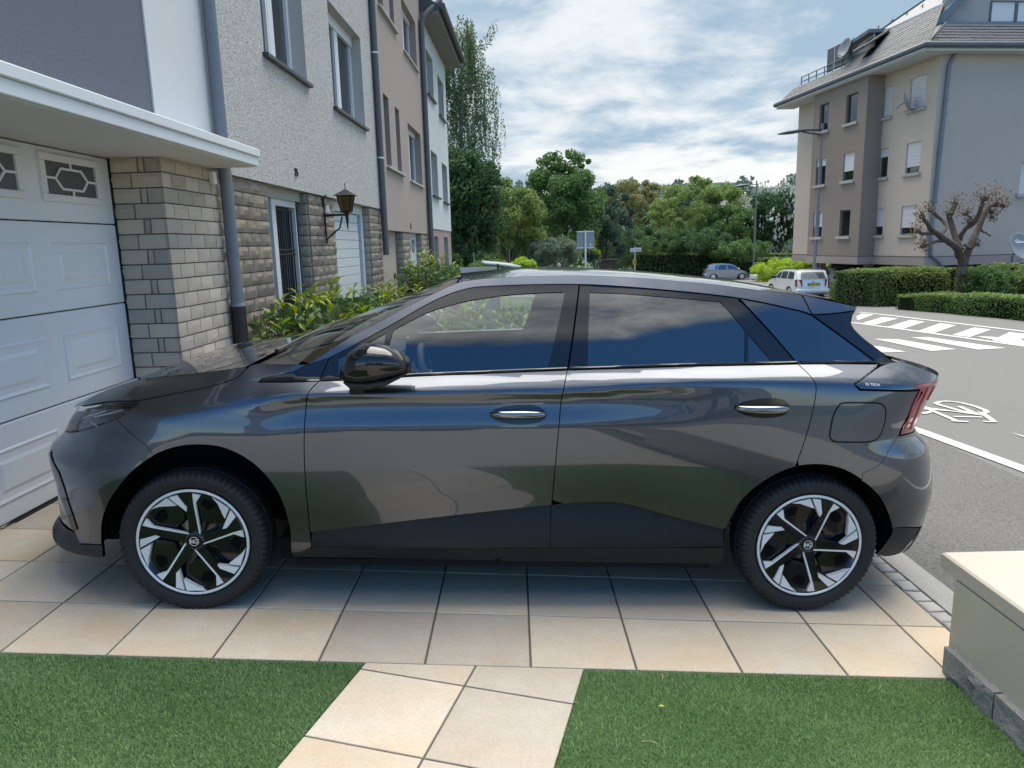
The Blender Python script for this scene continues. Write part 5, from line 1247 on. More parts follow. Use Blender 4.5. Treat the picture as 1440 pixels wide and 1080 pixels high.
# ---------------------------------------------------------------- wall lantern
pz = hp(455, 320)[0]; zz_arm = hp(455, 303)[1]
lx = .1
for _ in range(60):     # length of the bracket: where the lantern hangs straight out from the wall
    u_l, z_l = on_facade(487, 303, K + lx)
    if u_l > pz: lx += .01
    else: break
lr = K * NRM + pz * TD; lan = empty('wall_lantern', (lr[0], lr[1], zz_arm), -FY, label='black iron lantern with amber glass hanging on a bracket over the second garage door', cat='lantern')
M_amber = glass_mat('amber_glass', (0.45, 0.30, 0.12), 1.5, .55, (0.16, 0.10, 0.035))
MB().tube([(.02, 0, .0), (lx, 0, .0)], .014, M_iron, 6).tube([(.02, 0, -.30), (.05, 0, -.28), (.12, -.02, -.22), (.20, 0, -.16), (.24, 0, -.02)], .010, M_iron, 6).tube([(.02, 0, .20), (.03, 0, -.34)], .013, M_iron, 6).tube([(.02, 0, .2), (.06, 0, .24)], .01, M_iron, 6).build('bracket', lan, 60)
s1, s2, hb_, ht_ = .052, .086, .035, .225
def sq(s, z): return [(lx - s, -s, z), (lx + s, -s, z), (lx + s, s, z), (lx - s, s, z)]
ca_ = MB()
for a, b in zip(sq(s1, hb_), sq(s2, ht_)): ca_.tube([a, b], .009, M_iron, 5)
for z, s in ((hb_, s1), (ht_, s2)):
    q = sq(s, z)
    for i in range(4): ca_.tube([q[i], q[(i + 1) % 4]], .009, M_iron, 5)
ca_.tube([(lx, 0, hb_), (lx, 0, -.05), (lx, 0, -.18)], [.026, .02, .004], M_iron, 8)
ca_.build('cage', lan, 60)
MB().hull(sq(s1 * .95, hb_ + .005), sq(s2 * .95, ht_ - .005), M_amber).build('lantern_glass', lan)
MB().hull(sq(s2 + .04, ht_), sq(.012, ht_ + .075), M_iron).tube([(lx, 0, ht_ + .07), (lx, 0, ht_ + .15)], .006, M_iron, 5).build('lantern_roof', lan)
MB().tube([(.06, 0, .03), (.06, 0, .12)], [.035, .02], M_white, 8).build('switch', lan, 60)
# ================================================================== apartment block at the right
BD = 30.0; BA = at_y(1299, 373, BD); BRZ = 0.1173
bz = zT(BA[0], BA[1]); blk_ = empty('apartment_block', (BA[0], BA[1], bz), BRZ, label='beige four-storey apartment block with a brown bay and a slate mansard roof', cat='building')
bx_ = np.array([math.cos(BRZ), math.sin(BRZ), 0]); by_ = np.array([-math.sin(BRZ), math.cos(BRZ), 0]); B0 = np.array([BA[0], BA[1], bz])
def bl(px, py, x=0.0):     # on a plane parallel to the street face -> (along, up)
    d = ray(px, py); t = (x - (CAM - B0) @ bx_) / (d @ bx_); q = CAM + t * d - B0; return q @ by_, q[2]
def bf(px, py, y=0.0):     # on a plane parallel to the gable facing the viewer -> (across, up)
    d = ray(px, py); t = (y - (CAM - B0) @ by_) / (d @ by_); q = CAM + t * d - B0; return q @ bx_, q[2]
M_beige = mat('beige_render', (0.555, 0.46, 0.375), .92, noise=[(.35, .6, (0.49, 0.42, 0.355)), (1.6, .3, (0.57, 0.49, 0.42))], bump=[(14, .8, .03), (60, .3, .006)])
M_taupe = mat('taupe_render', (0.27, 0.215, 0.18), .92, noise=[(.35, .5, (0.235, 0.20, 0.172))], bump=[(14, .8, .03), (60, .3, .006)])
M_band = mat('band_render', (0.33, 0.275, 0.245), .92, bump=(30, .3, .01))
M_roofb = mat('fibre_slate', (0.21, 0.21, 0.205), .7, noise=[(2.5, .4, (0.17, 0.17, 0.17))])
M_roofd = mat('dark_slate', (0.075, 0.08, 0.09), .55, noise=[(2.2, .7, (0.05, 0.052, 0.058)), (9, .4, (0.12, 0.125, 0.13))])
M_stone = mat('sill_stone', (0.40, 0.38, 0.35), .85)
M_shut = mat('roller_shutter', (0.62, 0.60, 0.595), .6)
M_metal = mat('blue_grey_sheet', (0.12, 0.155, 0.175), .5)
M_dish = mat('dish_grey', (0.22, 0.235, 0.245), .5)
def bb(mb, x0, x1, y0, y1, z0, z1, m, bev=0.0): return mb.box(((x0 + x1) / 2, (y0 + y1) / 2, (z0 + z1) / 2), (x1 - x0, y1 - y0, z1 - z0), m, 0, bev)
zb0 = bf(1330, 373)[1]; zb1 = bf(1330, 359.7)[1]; ze = bf(1330, 76.5)[1]
yend = bl(1117, 300)[0]; XB = -.85
yb0, yb1 = bl(1212, 260, XB)[0], bl(1139.5, 260, XB)[0]
print('block', zb0, zb1, ze, yend, yb0, yb1)
XR_ = 16.0
def hole_wall(plane, a0, a1, z0, z1, holes, m, depth=.16, name='wall'):
    """facade with real openings; plane 'x' (street face, at x0) or 'y' (gable)"""
    x0 = plane[1]; us = sorted({a0, a1} | {h[0] for h in holes} | {h[1] for h in holes}); zs = sorted({z0, z1} | {h[2] for h in holes} | {h[3] for h in holes}); mb = MB()
    P = (lambda a, z, d: (x0 + d, a, z)) if plane[0] == 'x' else (lambda a, z, d: (a, x0 + d, z))
    for i in range(len(us) - 1):
        for j in range(len(zs) - 1):
            c, d = (us[i] + us[i + 1]) / 2, (zs[j] + zs[j + 1]) / 2
            if any(h[0] < c < h[1] and h[2] < d < h[3] for h in holes): continue
            mb.add([P(us[i], zs[j], 0), P(us[i + 1], zs[j], 0), P(us[i + 1], zs[j + 1], 0), P(us[i], zs[j + 1], 0)], [(0, 1, 2, 3)], m)
    for h in holes:
        c = [(h[0], h[2]), (h[1], h[2]), (h[1], h[3]), (h[0], h[3])]
        for i in range(4):
            p, q = c[i], c[(i + 1) % 4]; mb.add([P(*p, 0), P(*q, 0), P(*q, depth), P(*p, depth)], [(0, 1, 2, 3)], m)
    return mb.build(name, blk_)
def bwin(x, q, shut, tilt=False, sky=False, y=None):
    """window in a street-face opening; shut: share covered by the roller shutter"""
    a, b, c, d = q; D = .10
    w = bb(bb(bb(bb(MB(), x + D, x + D + .05, a, a + .06, c, d, M_zinc2), x + D, x + D + .05, b - .06, b, c, d, M_zinc2), x + D, x + D + .05, a + .06, b - .06, d - .06, d, M_zinc2), x + D, x + D + .05, a + .06, b - .06, c, c + .06, M_zinc2).build('window', blk_)
    bb(MB(), x + D + .03, x + D + .035, a + .06, b - .06, c + .06, d - .06, M_win).build('pane', w)
    bb(MB(), x + D + .3, x + D + .32, a, b, c, d, M_dark).build('room_shade', w)
    if tilt: bb(MB(), x + D + .10, x + D + .11, a + (b - a) * .5, b - .04, c + .06, d - .06, mat('dark_drape', (0.05, 0.05, 0.085), .9) if 'dark_drape' not in bpy.data.materials else bpy.data.materials['dark_drape']).build('drape', w)
    if shut > 0:
        z_ = d - (d - c) * shut; n = max(2, int((d - z_) / .14)); mb = MB()
        for i in range(n): bb(mb, x + D - .045, x + D - .02, a + .01, b - .01, z_ + (d - z_) * i / n + .004, z_ + (d - z_) * (i + 1) / n, M_shut, .004)
        mb.build('shutter', w)
    bb(MB(), x - .10, x + .12, a - .12, b + .12, c - .14, c - .004, M_stone, .01).build('sill', w)
def rq(x, TL, TR_, BR, BL):
    P = [bl(*p, x) for p in (TL, TR_, BR, BL)]; a = (P[1][0] + P[2][0]) / 2; b = (P[0][0] + P[3][0]) / 2; c = (P[2][1] + P[3][1]) / 2; d = (P[0][1] + P[1][1]) / 2; return (a, b, c, d)
colA = [rq(0, (1282, 107), (1303.5, 98), (1301, 146), (1278, 152)), rq(0, (1275.5, 200), (1296, 195), (1292.5, 242), (1272.5, 244)), rq(0, (1267.5, 290), (1287.5, 289), (1285, 332), (1265.5, 332.5))]
colB = [rq(0, (1242.5, 121), (1256, 117), (1253, 161), (1240, 163)), rq(0, (1237.5, 209), (1249.7, 206), (1247.5, 247.5), (1236, 248)), rq(0, (1231, 293), (1243, 292), (1241, 331.7), (1230, 332))]
colC = [rq(XB, (1191, 137), (1206.7, 131), (1205, 170), (1188, 174)), rq(XB, (1186.7, 218), (1201.7, 214.7), (1199.7, 254), (1184.7, 255)), rq(XB, (1181, 296), (1196, 295), (1194, 331.7), (1180, 332))]
colD = [rq(XB, (1153, 152.5), (1166, 147.5), (1164, 188), (1151, 192)), rq(XB, (1148, 226.7), (1161.7, 224.7), (1159.7, 261), (1146.7, 261.7)), rq(XB, (1144, 298.7), (1156.7, 298), (1155, 331), (1143, 331))]
ALL = colA + colB + colC + colD
for row in range(3):
    c = np.mean([q[row][2] for q in (colA, colB, colC, colD)]); d = np.mean([q[row][3] for q in (colA, colB, colC, colD)])
    for q in (colA, colB, colC, colD): q[row] = (q[row][0], q[row][1], c, d)
    print('row', row, c, d)
hole_wall(('x', 0.0), 0, yb0 + .02, zb1, ze, colA + colB, M_beige)
hole_wall(('x', XB), yb0, yb1, zb1, ze, colC + colD, M_taupe, name='bay_wall')
MB().add([(XB, yb0, zb1), (0.01, yb0, zb1), (0.01, yb0, ze), (XB, yb0, ze)], [(0, 1, 2, 3)], M_taupe).build('bay_return', blk_); MB().add([(XB, yb1, zb1), (0.01, yb1, zb1), (0.01, yb1, ze), (XB, yb1, ze)], [(3, 2, 1, 0)], M_taupe).build('bay_return', blk_)
MB().add([(0, yb1, zb1), (0, yend, zb1), (0, yend, ze), (0, yb1, ze)], [(3, 2, 1, 0)], M_beige).add([(0, yend, zb1), (XR_, yend, zb1), (XR_, yend, ze), (0, yend, ze)], [(3, 2, 1, 0)], M_beige).build('far_wall', blk_)
# gable with the small balcony window at the frame's edge
gq = [bf(1437, 228), bf(1446, 272)]; gw2 = (gq[0][0], gq[0][0] + 1.6, gq[1][1], gq[0][1])
hole_wall(('y', 0.0), 0, XR_, zb1, ze, [gw2], mat('shaded_beige_render', (0.455, 0.385, 0.325), .92, noise=[(.35, .6, (0.41, 0.35, 0.295))], bump=[(14, .6, .03), (60, .3, .006)]), name='gable_wall')  # beige render again, with the gable's shade put into the colour
w = bb(MB(), gw2[0], gw2[1], .2, .25, gw2[2], gw2[3], M_shut).build('window', blk_); bb(MB(), gw2[0] - .15, gw2[1] + .1, -.12, .18, gw2[2] - .16, gw2[2] - .004, M_stone, .01).build('sill', w)
# base band and the dark open ground level under it
bb(bb(bb(MB(), -.03, XR_, -.03, .2, zb0, zb1 - .05, M_band), -.03, .2, .2, yend, zb0, zb1 - .05, M_band), XB - .03, -.031, yb0 - .03, yb1 + .03, zb0, zb1 - .05, M_band).build('base_band', blk_)
bb(bb(bb(MB(), -.01, XR_, -.01, .2, zb1 - .05, zb1 - .002, M_zinc2), XB - .01, -.012, yb0 - .01, yb1 + .01, zb1 - .05, zb1 - .002, M_zinc2), -.01, .2, .21, yend, zb1 - .05, zb1 - .002, M_zinc2).build('band_joint', blk_)
bb(bb(MB(), .21, XR_, .21, yend - .05, zb0 + .05, zb0 + .3, M_band), XB + .02, .20, yb0 + .02, yb1 - .02, zb0 + .05, zb0 + .3, M_band).build('floor_slab', blk_)
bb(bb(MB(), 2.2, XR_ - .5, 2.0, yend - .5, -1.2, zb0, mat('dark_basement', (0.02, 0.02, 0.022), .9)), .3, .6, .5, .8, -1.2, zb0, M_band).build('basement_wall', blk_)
for y in (4.5, 9.0): bb(MB(), .2, .55, y, y + .35, -1.2, zb0, M_band).build('basement_post', blk_)
# eaves: soffit, gutter, mansard
EO = .62; EX = .22
bb(bb(bb(MB(), XB - EX, 0, -EO, yend + EO, ze, ze + .10, M_soffit), 0, XR_, -EO, .1, ze, ze + .10, M_soffit), XB - EX - .02, XR_, -EO - .02, -EO + .1, ze + .101, ze + .17, M_white).build('soffit', blk_)
MB().tube([(XR_, -EO - .08, ze + .22), (XB - EX - .08, -EO - .08, ze + .22), (XB - EX - .08, yend + EO, ze + .22)], .13, M_zinc2, 10).build('gutter', blk_, 60)
zg = ze + .26
XE = XB - EX + .04; YE = -EO + .04
hipx, hipz = bf(1330, 33.3, .35); zt1 = hipz
print('hip', hipx, hipz, zg)
SL = 1.35                         # inset of the slope's top edge
def slope_rows(p0, p1, q0, q1, n, m, name, lift=.022, tab=.0):
    """overlapping courses of slates between a lower edge p0-p1 and an upper edge q0-q1"""
    p0, p1, q0, q1 = (np.array(v, float) for v in (p0, p1, q0, q1)); nn = np.cross(p1 - p0, q0 - p0); nn /= np.linalg.norm(nn); mb = MB()
    if nn[2] < 0: nn = -nn
    for i in range(n):
        t0, t1 = i / n, (i + 1.25) / n; t1 = min(t1, 1)
        a, b = p0 + (q0 - p0) * t0, p1 + (q1 - p1) * t0; c, d = p1 + (q1 - p1) * t1, p0 + (q0 - p0) * t1
        L_ = np.linalg.norm(b - a); k_ = max(1, int(L_ / .55)); off = (i % 2) * .5
        for j in range(-1, k_ + 1):
            s0, s1 = max((j + off + .012) / k_, 0), min((j + 1 + off - .012) / k_, 1)
            if s1 - s0 < .005: continue
            jig = rng.uniform(-.004, .006)
            v = [a + (b - a) * s0 + nn * (lift + jig), a + (b - a) * s1 + nn * (lift + jig), d + (c - d) * s1 + nn * .003, d + (c - d) * s0 + nn * .003]
            base = [a + (b - a) * s0, a + (b - a) * s1]
            mb.add(v + base, [(0, 1, 2, 3), (4, 5, 1, 0)], m)
    o = mb.build(name, blk_); o['kind'] = 'stuff'; return o
x_top = XE + SL; y_top = YE + .95
# street slope: low parapet slope at the far end (with the roof terrace), tall slope nearer
yter = bl(1190, 96, XE + .7)[0]
zt_far = zg + .75
zbrk = bl(1260, 36, XE + 1.5)[1]; zsky = bl(1260, 13, XE + 4.0)[1]
print('roof', zt1, zt_far, zbrk, zsky, yter, yend)
k1 = (zbrk - zg) / 1.5
xf_ = XE + (zt_far - zg) / k1
MB().add([(XE, YE, zg), (XE, yend + EO, zg), (xf_, yend - .2, zt_far), (xf_, YE, zt_far)], [(3, 2, 1, 0)], M_roofb).build('parapet_slope', blk_)
slope_rows((XE, YE, zg), (XE, yend + EO, zg), (xf_, YE + (y_top - YE) * .4, zt_far), (xf_, yend - .2, zt_far), 9, M_roofb, 'slates')
x_b = XE + 1.5; hy = lambda z: YE + (z - zg) / k1 * .62
MB().add([(xf_, yter, zt_far), (xf_, 0.2, zt_far), (x_b, 1.2, zbrk), (x_b, yter - 1.0, zbrk)], [(0, 1, 2, 3)], M_roofb).build('mansard_slope', blk_)
slope_rows((xf_, hy(zt_far), zt_far), (xf_, yter, zt_far), (x_b, hy(zbrk) + .3, zbrk), (x_b, yter - 1.2, zbrk), 11, M_roofb, 'slates')
xs_ = XE + 4.2
MB().hull([(x_b, 1.0, zbrk - .1), (x_b, yter - 1.2, zbrk - .1), (XR_, yter - 1.2, zbrk - .1), (XR_, 1.0, zbrk - .1)], [(x_b + .02, 1.0, zbrk + .01), (x_b + .02, yter - 1.2, zbrk + .01), (XR_, yter - 1.2, zbrk + .01), (XR_, 1.0, zbrk + .01)], M_beige).build('roof_core', blk_)
up_ = MB().add([(x_b - .05, .9, zbrk + .02), (x_b - .05, yter - 1.1, zbrk + .02), (xs_, yter - 2.2, zsky), (xs_, 1.4, zsky)], [(3, 2, 1, 0)], mat('upper_sheet', (0.25, 0.25, 0.255), .6)).build('upper_roof', blk_)
MB().tube([(x_b - .06, yter - 1.1, zbrk + .04), (xs_, yter - 2.2, zsky + .02), (xs_, 1.4, zsky + .02)], .06, M_zinc2, 6).build('ridge_trim', up_, 60)
hk = MB()
for i in range(9):
    y = 2.0 + i * 1.1; xk, zk = x_b + .7, zbrk + (zsky - zbrk) * .7 / (xs_ - x_b); hk.tube([(xk, y, zk), (xk, y, zk + .22)], .02, M_zinc2, 5); hk.tube([(xk - .02, y - .12, zk + .12), (xk - .02, y + .12, zk + .12)], .015, M_zinc2, 5)
hk.build('snow_guard', up_)
# front slope of dark slates and the dormer wall set back behind it
x_hip = hipx
MB().add([(XE, YE, zg), (XR_, YE, zg), (XR_, .35, zt1), (x_hip, .35, zt1)], [(0, 1, 2, 3)], M_roofd).build('front_slope', blk_)
slope_rows((XE, YE, zg), (XR_, YE, zg), (x_hip, .35, zt1), (XR_, .35, zt1), 7, M_roofd, 'slates', .03)
bb(MB(), x_hip - .1, XR_, .32, .45, zt1 - .02, zt1 + .06, M_zinc).build('slope_cap', blk_)
MB().tube([(XE, YE, zg + .03), (x_hip, .35, zt1 + .05)], .045, M_roofb, 6).build('hip_tiles', blk_)
bb(MB(), x_hip + .2, XR_, .75, .95, zt1 - .3, zt1 + 3.2, mat('dormer_render', (0.33, 0.315, 0.31), .9)).build('dormer_wall', blk_)
dq = (bf(1395, 3, .74)[0], bf(1462, 31, .74)[0], bf(1395, 30, .74)[1], bf(1395, 3, .74)[1]); 
dw = bb(bb(bb(bb(MB(), dq[0] - .06, dq[0], .70, .748, dq[2], dq[3] + .06, M_zinc2), dq[0], dq[1], .70, .748, dq[3], dq[3] + .06, M_zinc2), (dq[0] + dq[1]) / 2 - .08, (dq[0] + dq[1]) / 2 + .06, .70, .748, dq[2], dq[3], M_zinc2), dq[1], dq[1] + .06, .70, .748, dq[2], dq[3] + .06, M_zinc2).build('window', blk_)
bb(MB(), dq[0], dq[1], .735, .745, dq[2], dq[3], M_shut).build('shutter', dw)
s0, s1_ = bf(1300, 45, .5), bf(1343, 0, .5); w_s = .42
MB().prism([(s0[0], .45, s0[1]), (s0[0] + w_s, .45, s0[1]), (s1_[0] + w_s + .6, .45, s1_[1] + .6), (s1_[0] + .6, .45, s1_[1] + .6)], (0, .3, 0), M_metal).build('verge_strip', blk_, fix=True)
# roof terrace rail, dormer canopy, roof windows
rl = MB(); ry = [bl(px, 140, xf_ - .1)[0] for px in (1141, 1153, 1166, 1178)]
for i, y in enumerate(np.linspace(yter - .4, yend - .8, 7)): rl.tube([(xf_ + .1, y, zt_far - .1), (xf_ + .1, y, zt_far + .45)], .03, M_zinc, 6)
for z in (.45, .2): rl.tube([(xf_ + .1, yter - .4, zt_far + z), (xf_ + .1, yend - .8, zt_far + z)], .028, M_zinc, 6)
rl.build('terrace_rail', blk_, 60)
for i in range(3): bb(MB(), xf_ + .13, xf_ + .15, yter - .2 + i * .72, yter + .45 + i * .72, zt_far + .1, zt_far + 1.25, M_zinc2).build('rail_panel', blk_)
dca = bl(1184, 72, xf_ + .2); dcb = bl(1240, 42.5, xf_ + .6)
MB().hull([(xf_ - .05, dcb[0], dcb[1] - .1), (xf_ - .05, dca[0], dca[1] - .1), (x_b + 1.2, dca[0], dca[1] - .05), (x_b + 1.2, dcb[0], dcb[1] - .05)], [(xf_ - .05, dcb[0], dcb[1] + .06), (xf_ - .05, dca[0], dca[1] + .06), (x_b + 1.2, dca[0], dca[1] + .1), (x_b + 1.2, dcb[0], dcb[1] + .1)], M_metal).build('dormer_canopy', blk_)
MB().add([(xf_ + .3, dcb[0], zt_far - .1), (xf_ + .3, dca[0] - .3, zt_far - .1), (xf_ + .3, dca[0] - .3, dca[1] - .1), (xf_ + .3, dcb[0], dcb[1] - .1)], [(3, 2, 1, 0)], M_beige).build('dormer_side', blk_)
# propped roof window
def on_slope(px, py):
    # plane through lower edge with slope k1
    nrm_ = bx_ * (-k1) + np.array([0, 0, 1.0]); p0 = B0 + bx_ * XE + np.array([0, 0, zg]); d = ray(px, py); t = ((p0 - CAM) @ nrm_) / (d @ nrm_); q = CAM + t * d - B0; return np.array([q @ bx_, q @ by_, q[2]])
rwq = [on_slope(*p) for p in ((1212, 84), (1226, 77), (1252, 45), (1241, 49))]; nv = np.array([-k1, 0, 1.0]); nv /= np.linalg.norm(nv)
skw = MB(); q2 = [p + nv * .12 for p in rwq]; q2[0] = q2[0] + nv * .45; q2[1] = q2[1] + nv * .45
for i in range(4): skw.tube([q2[i], q2[(i + 1) % 4]], .07, M_zinc2, 6)
sko = skw.build('roof_window', blk_); MB().add([tuple(p) for p in q2], [(0, 1, 2, 3)], M_win).build('pane', sko); MB().add([tuple(p + nv * .03) for p in rwq], [(0, 1, 2, 3)], M_dark).build('opening', sko)
# downpipe on the gable
pp_ = [bf(*p, -.10) for p in ((1345, 66), (1343, 76), (1335, 92), (1331, 130), (1322, 215), (1310, 330), (1309, 358), (1318, 366), (1326, 374))]
MB().tube([(x, -.10 - (.45 if i < 1 else 0), z) for i, (x, z) in enumerate(pp_)], .075, M_zinc, 8).build('downpipe', blk_, 60)
def brq(px, py): q = bf(px, py, -.10); return (q[0], -.10, q[1])
pc = MB()
for p in ((1330, 142), (1328.5, 160), (1321, 214), (1314, 282)): q = brq(*p); MB().tube([(q[0], q[1], q[2] - .04), (q[0], q[1], q[2] + .04)], .09, M_zinc, 8).build('pipe_clip', blk_, 60)

for q, s_ in zip(colA, (.97, .80, .76)): bwin(0, q, s_)
for q, s_ in zip(colB, (.97, .30, .68)): bwin(0, q, s_, s_ == .30)
for q, s_ in zip(colC, (0, .66, 0)): bwin(XB, q, s_, True)
for q, s_ in zip(colD, (0, .28, .60)): bwin(XB, q, s_, False)
# ---- satellite dishes
def dish(loc, rz, tilt, rad, label, m=M_dish, text=None, arm=(0, .3, 0)):
    t = empty('satellite_dish', loc, rz, label=label, cat='satellite dish', group='satellite dishes of the apartment block')
    vs, fs = [], []; n = 24
    for i in range(7):
        r_ = rad * i / 6
        for j in range(n): a = 2 * math.pi * j / n; vs.append((r_ * .92 * math.cos(a), -r_ * r_ / rad * .28, r_ * math.sin(a)))
    for i in range(6):
        for j in range(n): fs.append((i * n + j, i * n + (j + 1) % n, (i + 1) * n + (j + 1) % n, (i + 1) * n + j))
    o = MB().add(vs, fs, m).build('reflector', t, 180); o.rotation_euler = (tilt, 0, 0)
    md = o.modifiers.new('thickness', 'SOLIDIFY'); md.thickness = .015
    MB().tube([(0, 0, -rad * .9), (0, -rad * .9, -rad * .55)], .018, M_zinc, 6).tube([(0, -rad * .9, -rad * .55), (0, -rad * .75, -rad * .5)], [.05, .03], M_white, 8).build('receiver_arm', t, 60)
    MB().tube([(0, .03, 0), (0, .14, -.05), arm], .028, M_zinc, 6).build('mount', t, 60)
    return t
w1 = bl(1272, 145, -.45); p1 = B0 + bx_ * -.45 + by_ * w1[0] + np.array([0, 0, w1[1]])
dish(tuple(p1), math.radians(66), -.35, .42, 'pale dish antenna fixed beside the top shuttered window of the light wall', M_dish, arm=(0, .3, -.2))
w2 = on_slope(1199, 82) ; p2 = B0 + bx_ * (w2[0] - .35) + by_ * w2[1] + np.array([0, 0, w2[2] + .45])
dish(tuple(p2), math.radians(-78), -.3, .5, 'dish antenna standing on the slate roof beside the propped roof window', arm=(0, .2, -.7))
q3 = at_y(1432, 348, 28.4); g3 = zT(q3[0], q3[1])
d3 = dish(tuple(q3), math.radians(12), -.42, .62, 'large grey dish antenna on a post in front of the gable at the frame edge', arm=(0, .25, -.4))
MB().tube([(0, .25, -.38), (0, .25, g3 - q3[2])], .045, M_zinc, 8).build('post', d3, 60)
mk = MB(); Mx = Matrix.Rotation(-.42, 4, 'X')
def dquad(x0, x1, z0, z1): mk.add([tuple(Mx @ Vector((x, -.105, z))) for x, z in ((x0, z0), (x1, z0), (x1, z1), (x0, z1))], [(0, 1, 2, 3)], M_white_letters)
for i in range(6): dquad(-.18 + i * .075, -.18 + i * .075 + .055, .16, .22)
for i, (x, z) in enumerate(((-.17, .24), (-.12, .27), (-.07, .285), (-.02, .27), (.03, .245))): dquad(x - .035, x + .035, z, z + .022)
mk.build('dish_print', d3)
# ================================================================== vegetation
def leaf_mat(name, c1, c2, tr=.4, rough=.55, spec=.25): return mat(name, tuple(c * q for c, q in zip(c1, (2.1, 2.0, 2.3))), rough, spec=spec, attr=('tint', tuple(c * q for c, q in zip(c2, (1.95, 1.85, 2.3)))), trans=tr)
M_bark = mat('bark', (0.10, 0.08, 0.06), .95, noise=[(12, .8, (0.05, 0.042, 0.035)), (40, .5, (0.16, 0.14, 0.11))], bump=[(25, 1.0, .03)])
M_bark2 = mat('grey_bark', (0.095, 0.070, 0.055), .95, noise=[(9, .9, (0.04, 0.03, 0.025)), (30, .5, (0.15, 0.12, 0.095))], bump=[(18, 1.0, .05), (60, .7, .015)])
def leaves(name, P, N_, size, m, parent=None, aspect=.5, jit=.35, tint=None, curl=.25, kind=None):
    """one rhombic, slightly folded leaf per point"""
    n = len(P); P = np.asarray(P, float); r_ = rng.normal(size=(n, 3)); D = N_ * .7 + r_ * .8 if N_ is not None else r_
    D /= np.linalg.norm(D, axis=1)[:, None] + 1e-9; a = np.cross(D, rng.normal(size=(n, 3))); a /= np.linalg.norm(a, axis=1)[:, None] + 1e-9; b = np.cross(D, a)
    s_ = size * (1 + rng.uniform(-jit, jit, n))[:, None]; w = s_ * aspect
    v = np.empty((n, 4, 3)); v[:, 0] = P - a * s_ * .5; v[:, 1] = P + b * w * .5 + D * s_ * curl * .3; v[:, 2] = P + a * s_ * .5; v[:, 3] = P - b * w * .5 + D * s_ * curl * .3
    me = bpy.data.meshes.new(name); me.vertices.add(n * 4); me.vertices.foreach_set('co', v.ravel())
    idx = (np.arange(n)[:, None] * 4 + np.array([0, 1, 2, 0, 2, 3])[None]).ravel().astype(np.int32)
    me.loops.add(n * 6); me.loops.foreach_set('vertex_index', idx); me.polygons.add(n * 2); me.polygons.foreach_set('loop_start', np.arange(n * 2, dtype=np.int32) * 3); me.polygons.foreach_set('loop_total', np.full(n * 2, 3, np.int32))
    t = rng.random(n) if tint is None else tint
    at = me.attributes.new('tint', 'FLOAT', 'POINT'); at.data.foreach_set('value', np.repeat(t, 4).astype(np.float32)); me.update(); me.materials.append(m)
    o = link(name, me, parent)
    if kind: o['kind'] = kind
    return o
def lumps(c, rad, n_l, lr, n, shell=.75, squash=1.0, top=0.0):
    """points on many small lumps that together fill an ellipsoid: uneven outline with gaps"""
    c = np.array(c, float); rad = np.array(rad, float); d = rng.normal(size=(n_l, 3)); d /= np.linalg.norm(d, axis=1)[:, None]; d[:, 2] = np.where(rng.random(n_l) < top, np.abs(d[:, 2]), d[:, 2])
    rr = shell + (1 - shell) * rng.random(n_l) ** .6; rr = np.where(rng.random(n_l) < .25, rr * rng.uniform(.3, .9, n_l), rr)
    L = c + d * rad * rr[:, None]; k_ = rng.integers(n_l, size=n); e = rng.normal(size=(n, 3)); e /= np.linalg.norm(e, axis=1)[:, None]
    r2 = lr * (.5 + .8 * rng.random(n_l))[k_] * rng.random(n) ** .33; P = L[k_] + e * r2[:, None] * np.array([1, 1, squash]); return P, e
def tree_base(name, x, y, label, cat='tree', group=None): z = zT(x, y); return empty(name, (x, y, z), label=label, cat=cat, group=group)
def limb(mb, a, b, r0, r1, m, wob=.15, n=5, seg=7):
    a, b = np.array(a, float), np.array(b, float); L = np.linalg.norm(b - a); pts = [a + (b - a) * t + (rng.normal(size=3) * wob * L * .18 if 0 < t < 1 else 0) for t in np.linspace(0, 1, n)]
    mb.tube(pts, [r0 + (r1 - r0) * t for t in np.linspace(0, 1, n)], m, seg); return pts[-1]
def broadleaf(name, px, py_top, py_bot, Y, wpx, label, m, n=9000, leaf=.22, lr=.75, n_l=46, cat='tree', group=None, squash=.9, shell=.7, trunk=True, top=.2, tintbias=None):
    """a tree whose crown spans the given part of the picture at distance Y"""
    lr *= .72; n_l = int(n_l * 1.9); n = int(n * 1.6); wpx = wpx * 1.08
    a, b = at_y(px, py_top, Y), at_y(px, py_bot, Y); sc = abs(at_y(px + 50, py_bot, Y)[0] - at_y(px - 50, py_bot, Y)[0]) / 100
    z0 = zT(a[0], Y); t = tree_base(name, a[0], Y, label, cat, group); rx = wpx * sc / 2; zt, zb = a[2] - z0, max(b[2] - z0, .1); rz = (zt - zb) / 2; cz = (zt + zb) / 2
    if trunk:
        mb = MB(); limb(mb, (0, 0, -.1), (rng.normal(0, .2), rng.normal(0, .2), cz), max(.12, rx * .07), max(.06, rx * .04), M_bark)
        for _ in range(6):
            an = rng.uniform(0, 6.28); limb(mb, (0, 0, max(zb, .5) + rng.uniform(-.2, .5) * rz), (math.cos(an) * rx * .6, math.sin(an) * rx * .6, cz + rng.uniform(0, .6) * rz), max(.07, rx * .03), .03, M_bark)
        mb.build('trunk', t, 60)
    P, e = lumps((0, 0, cz), (rx - lr * .45, min(rx, 4) - lr * .4, rz - lr * .5), n_l, lr, n, shell, squash, top)
    ti = np.clip(rng.random(n) * .6 + .4 * rng.random(n) , 0, 1)
    leaves('crown', P, e, leaf, m, t, .55, tint=ti); return t
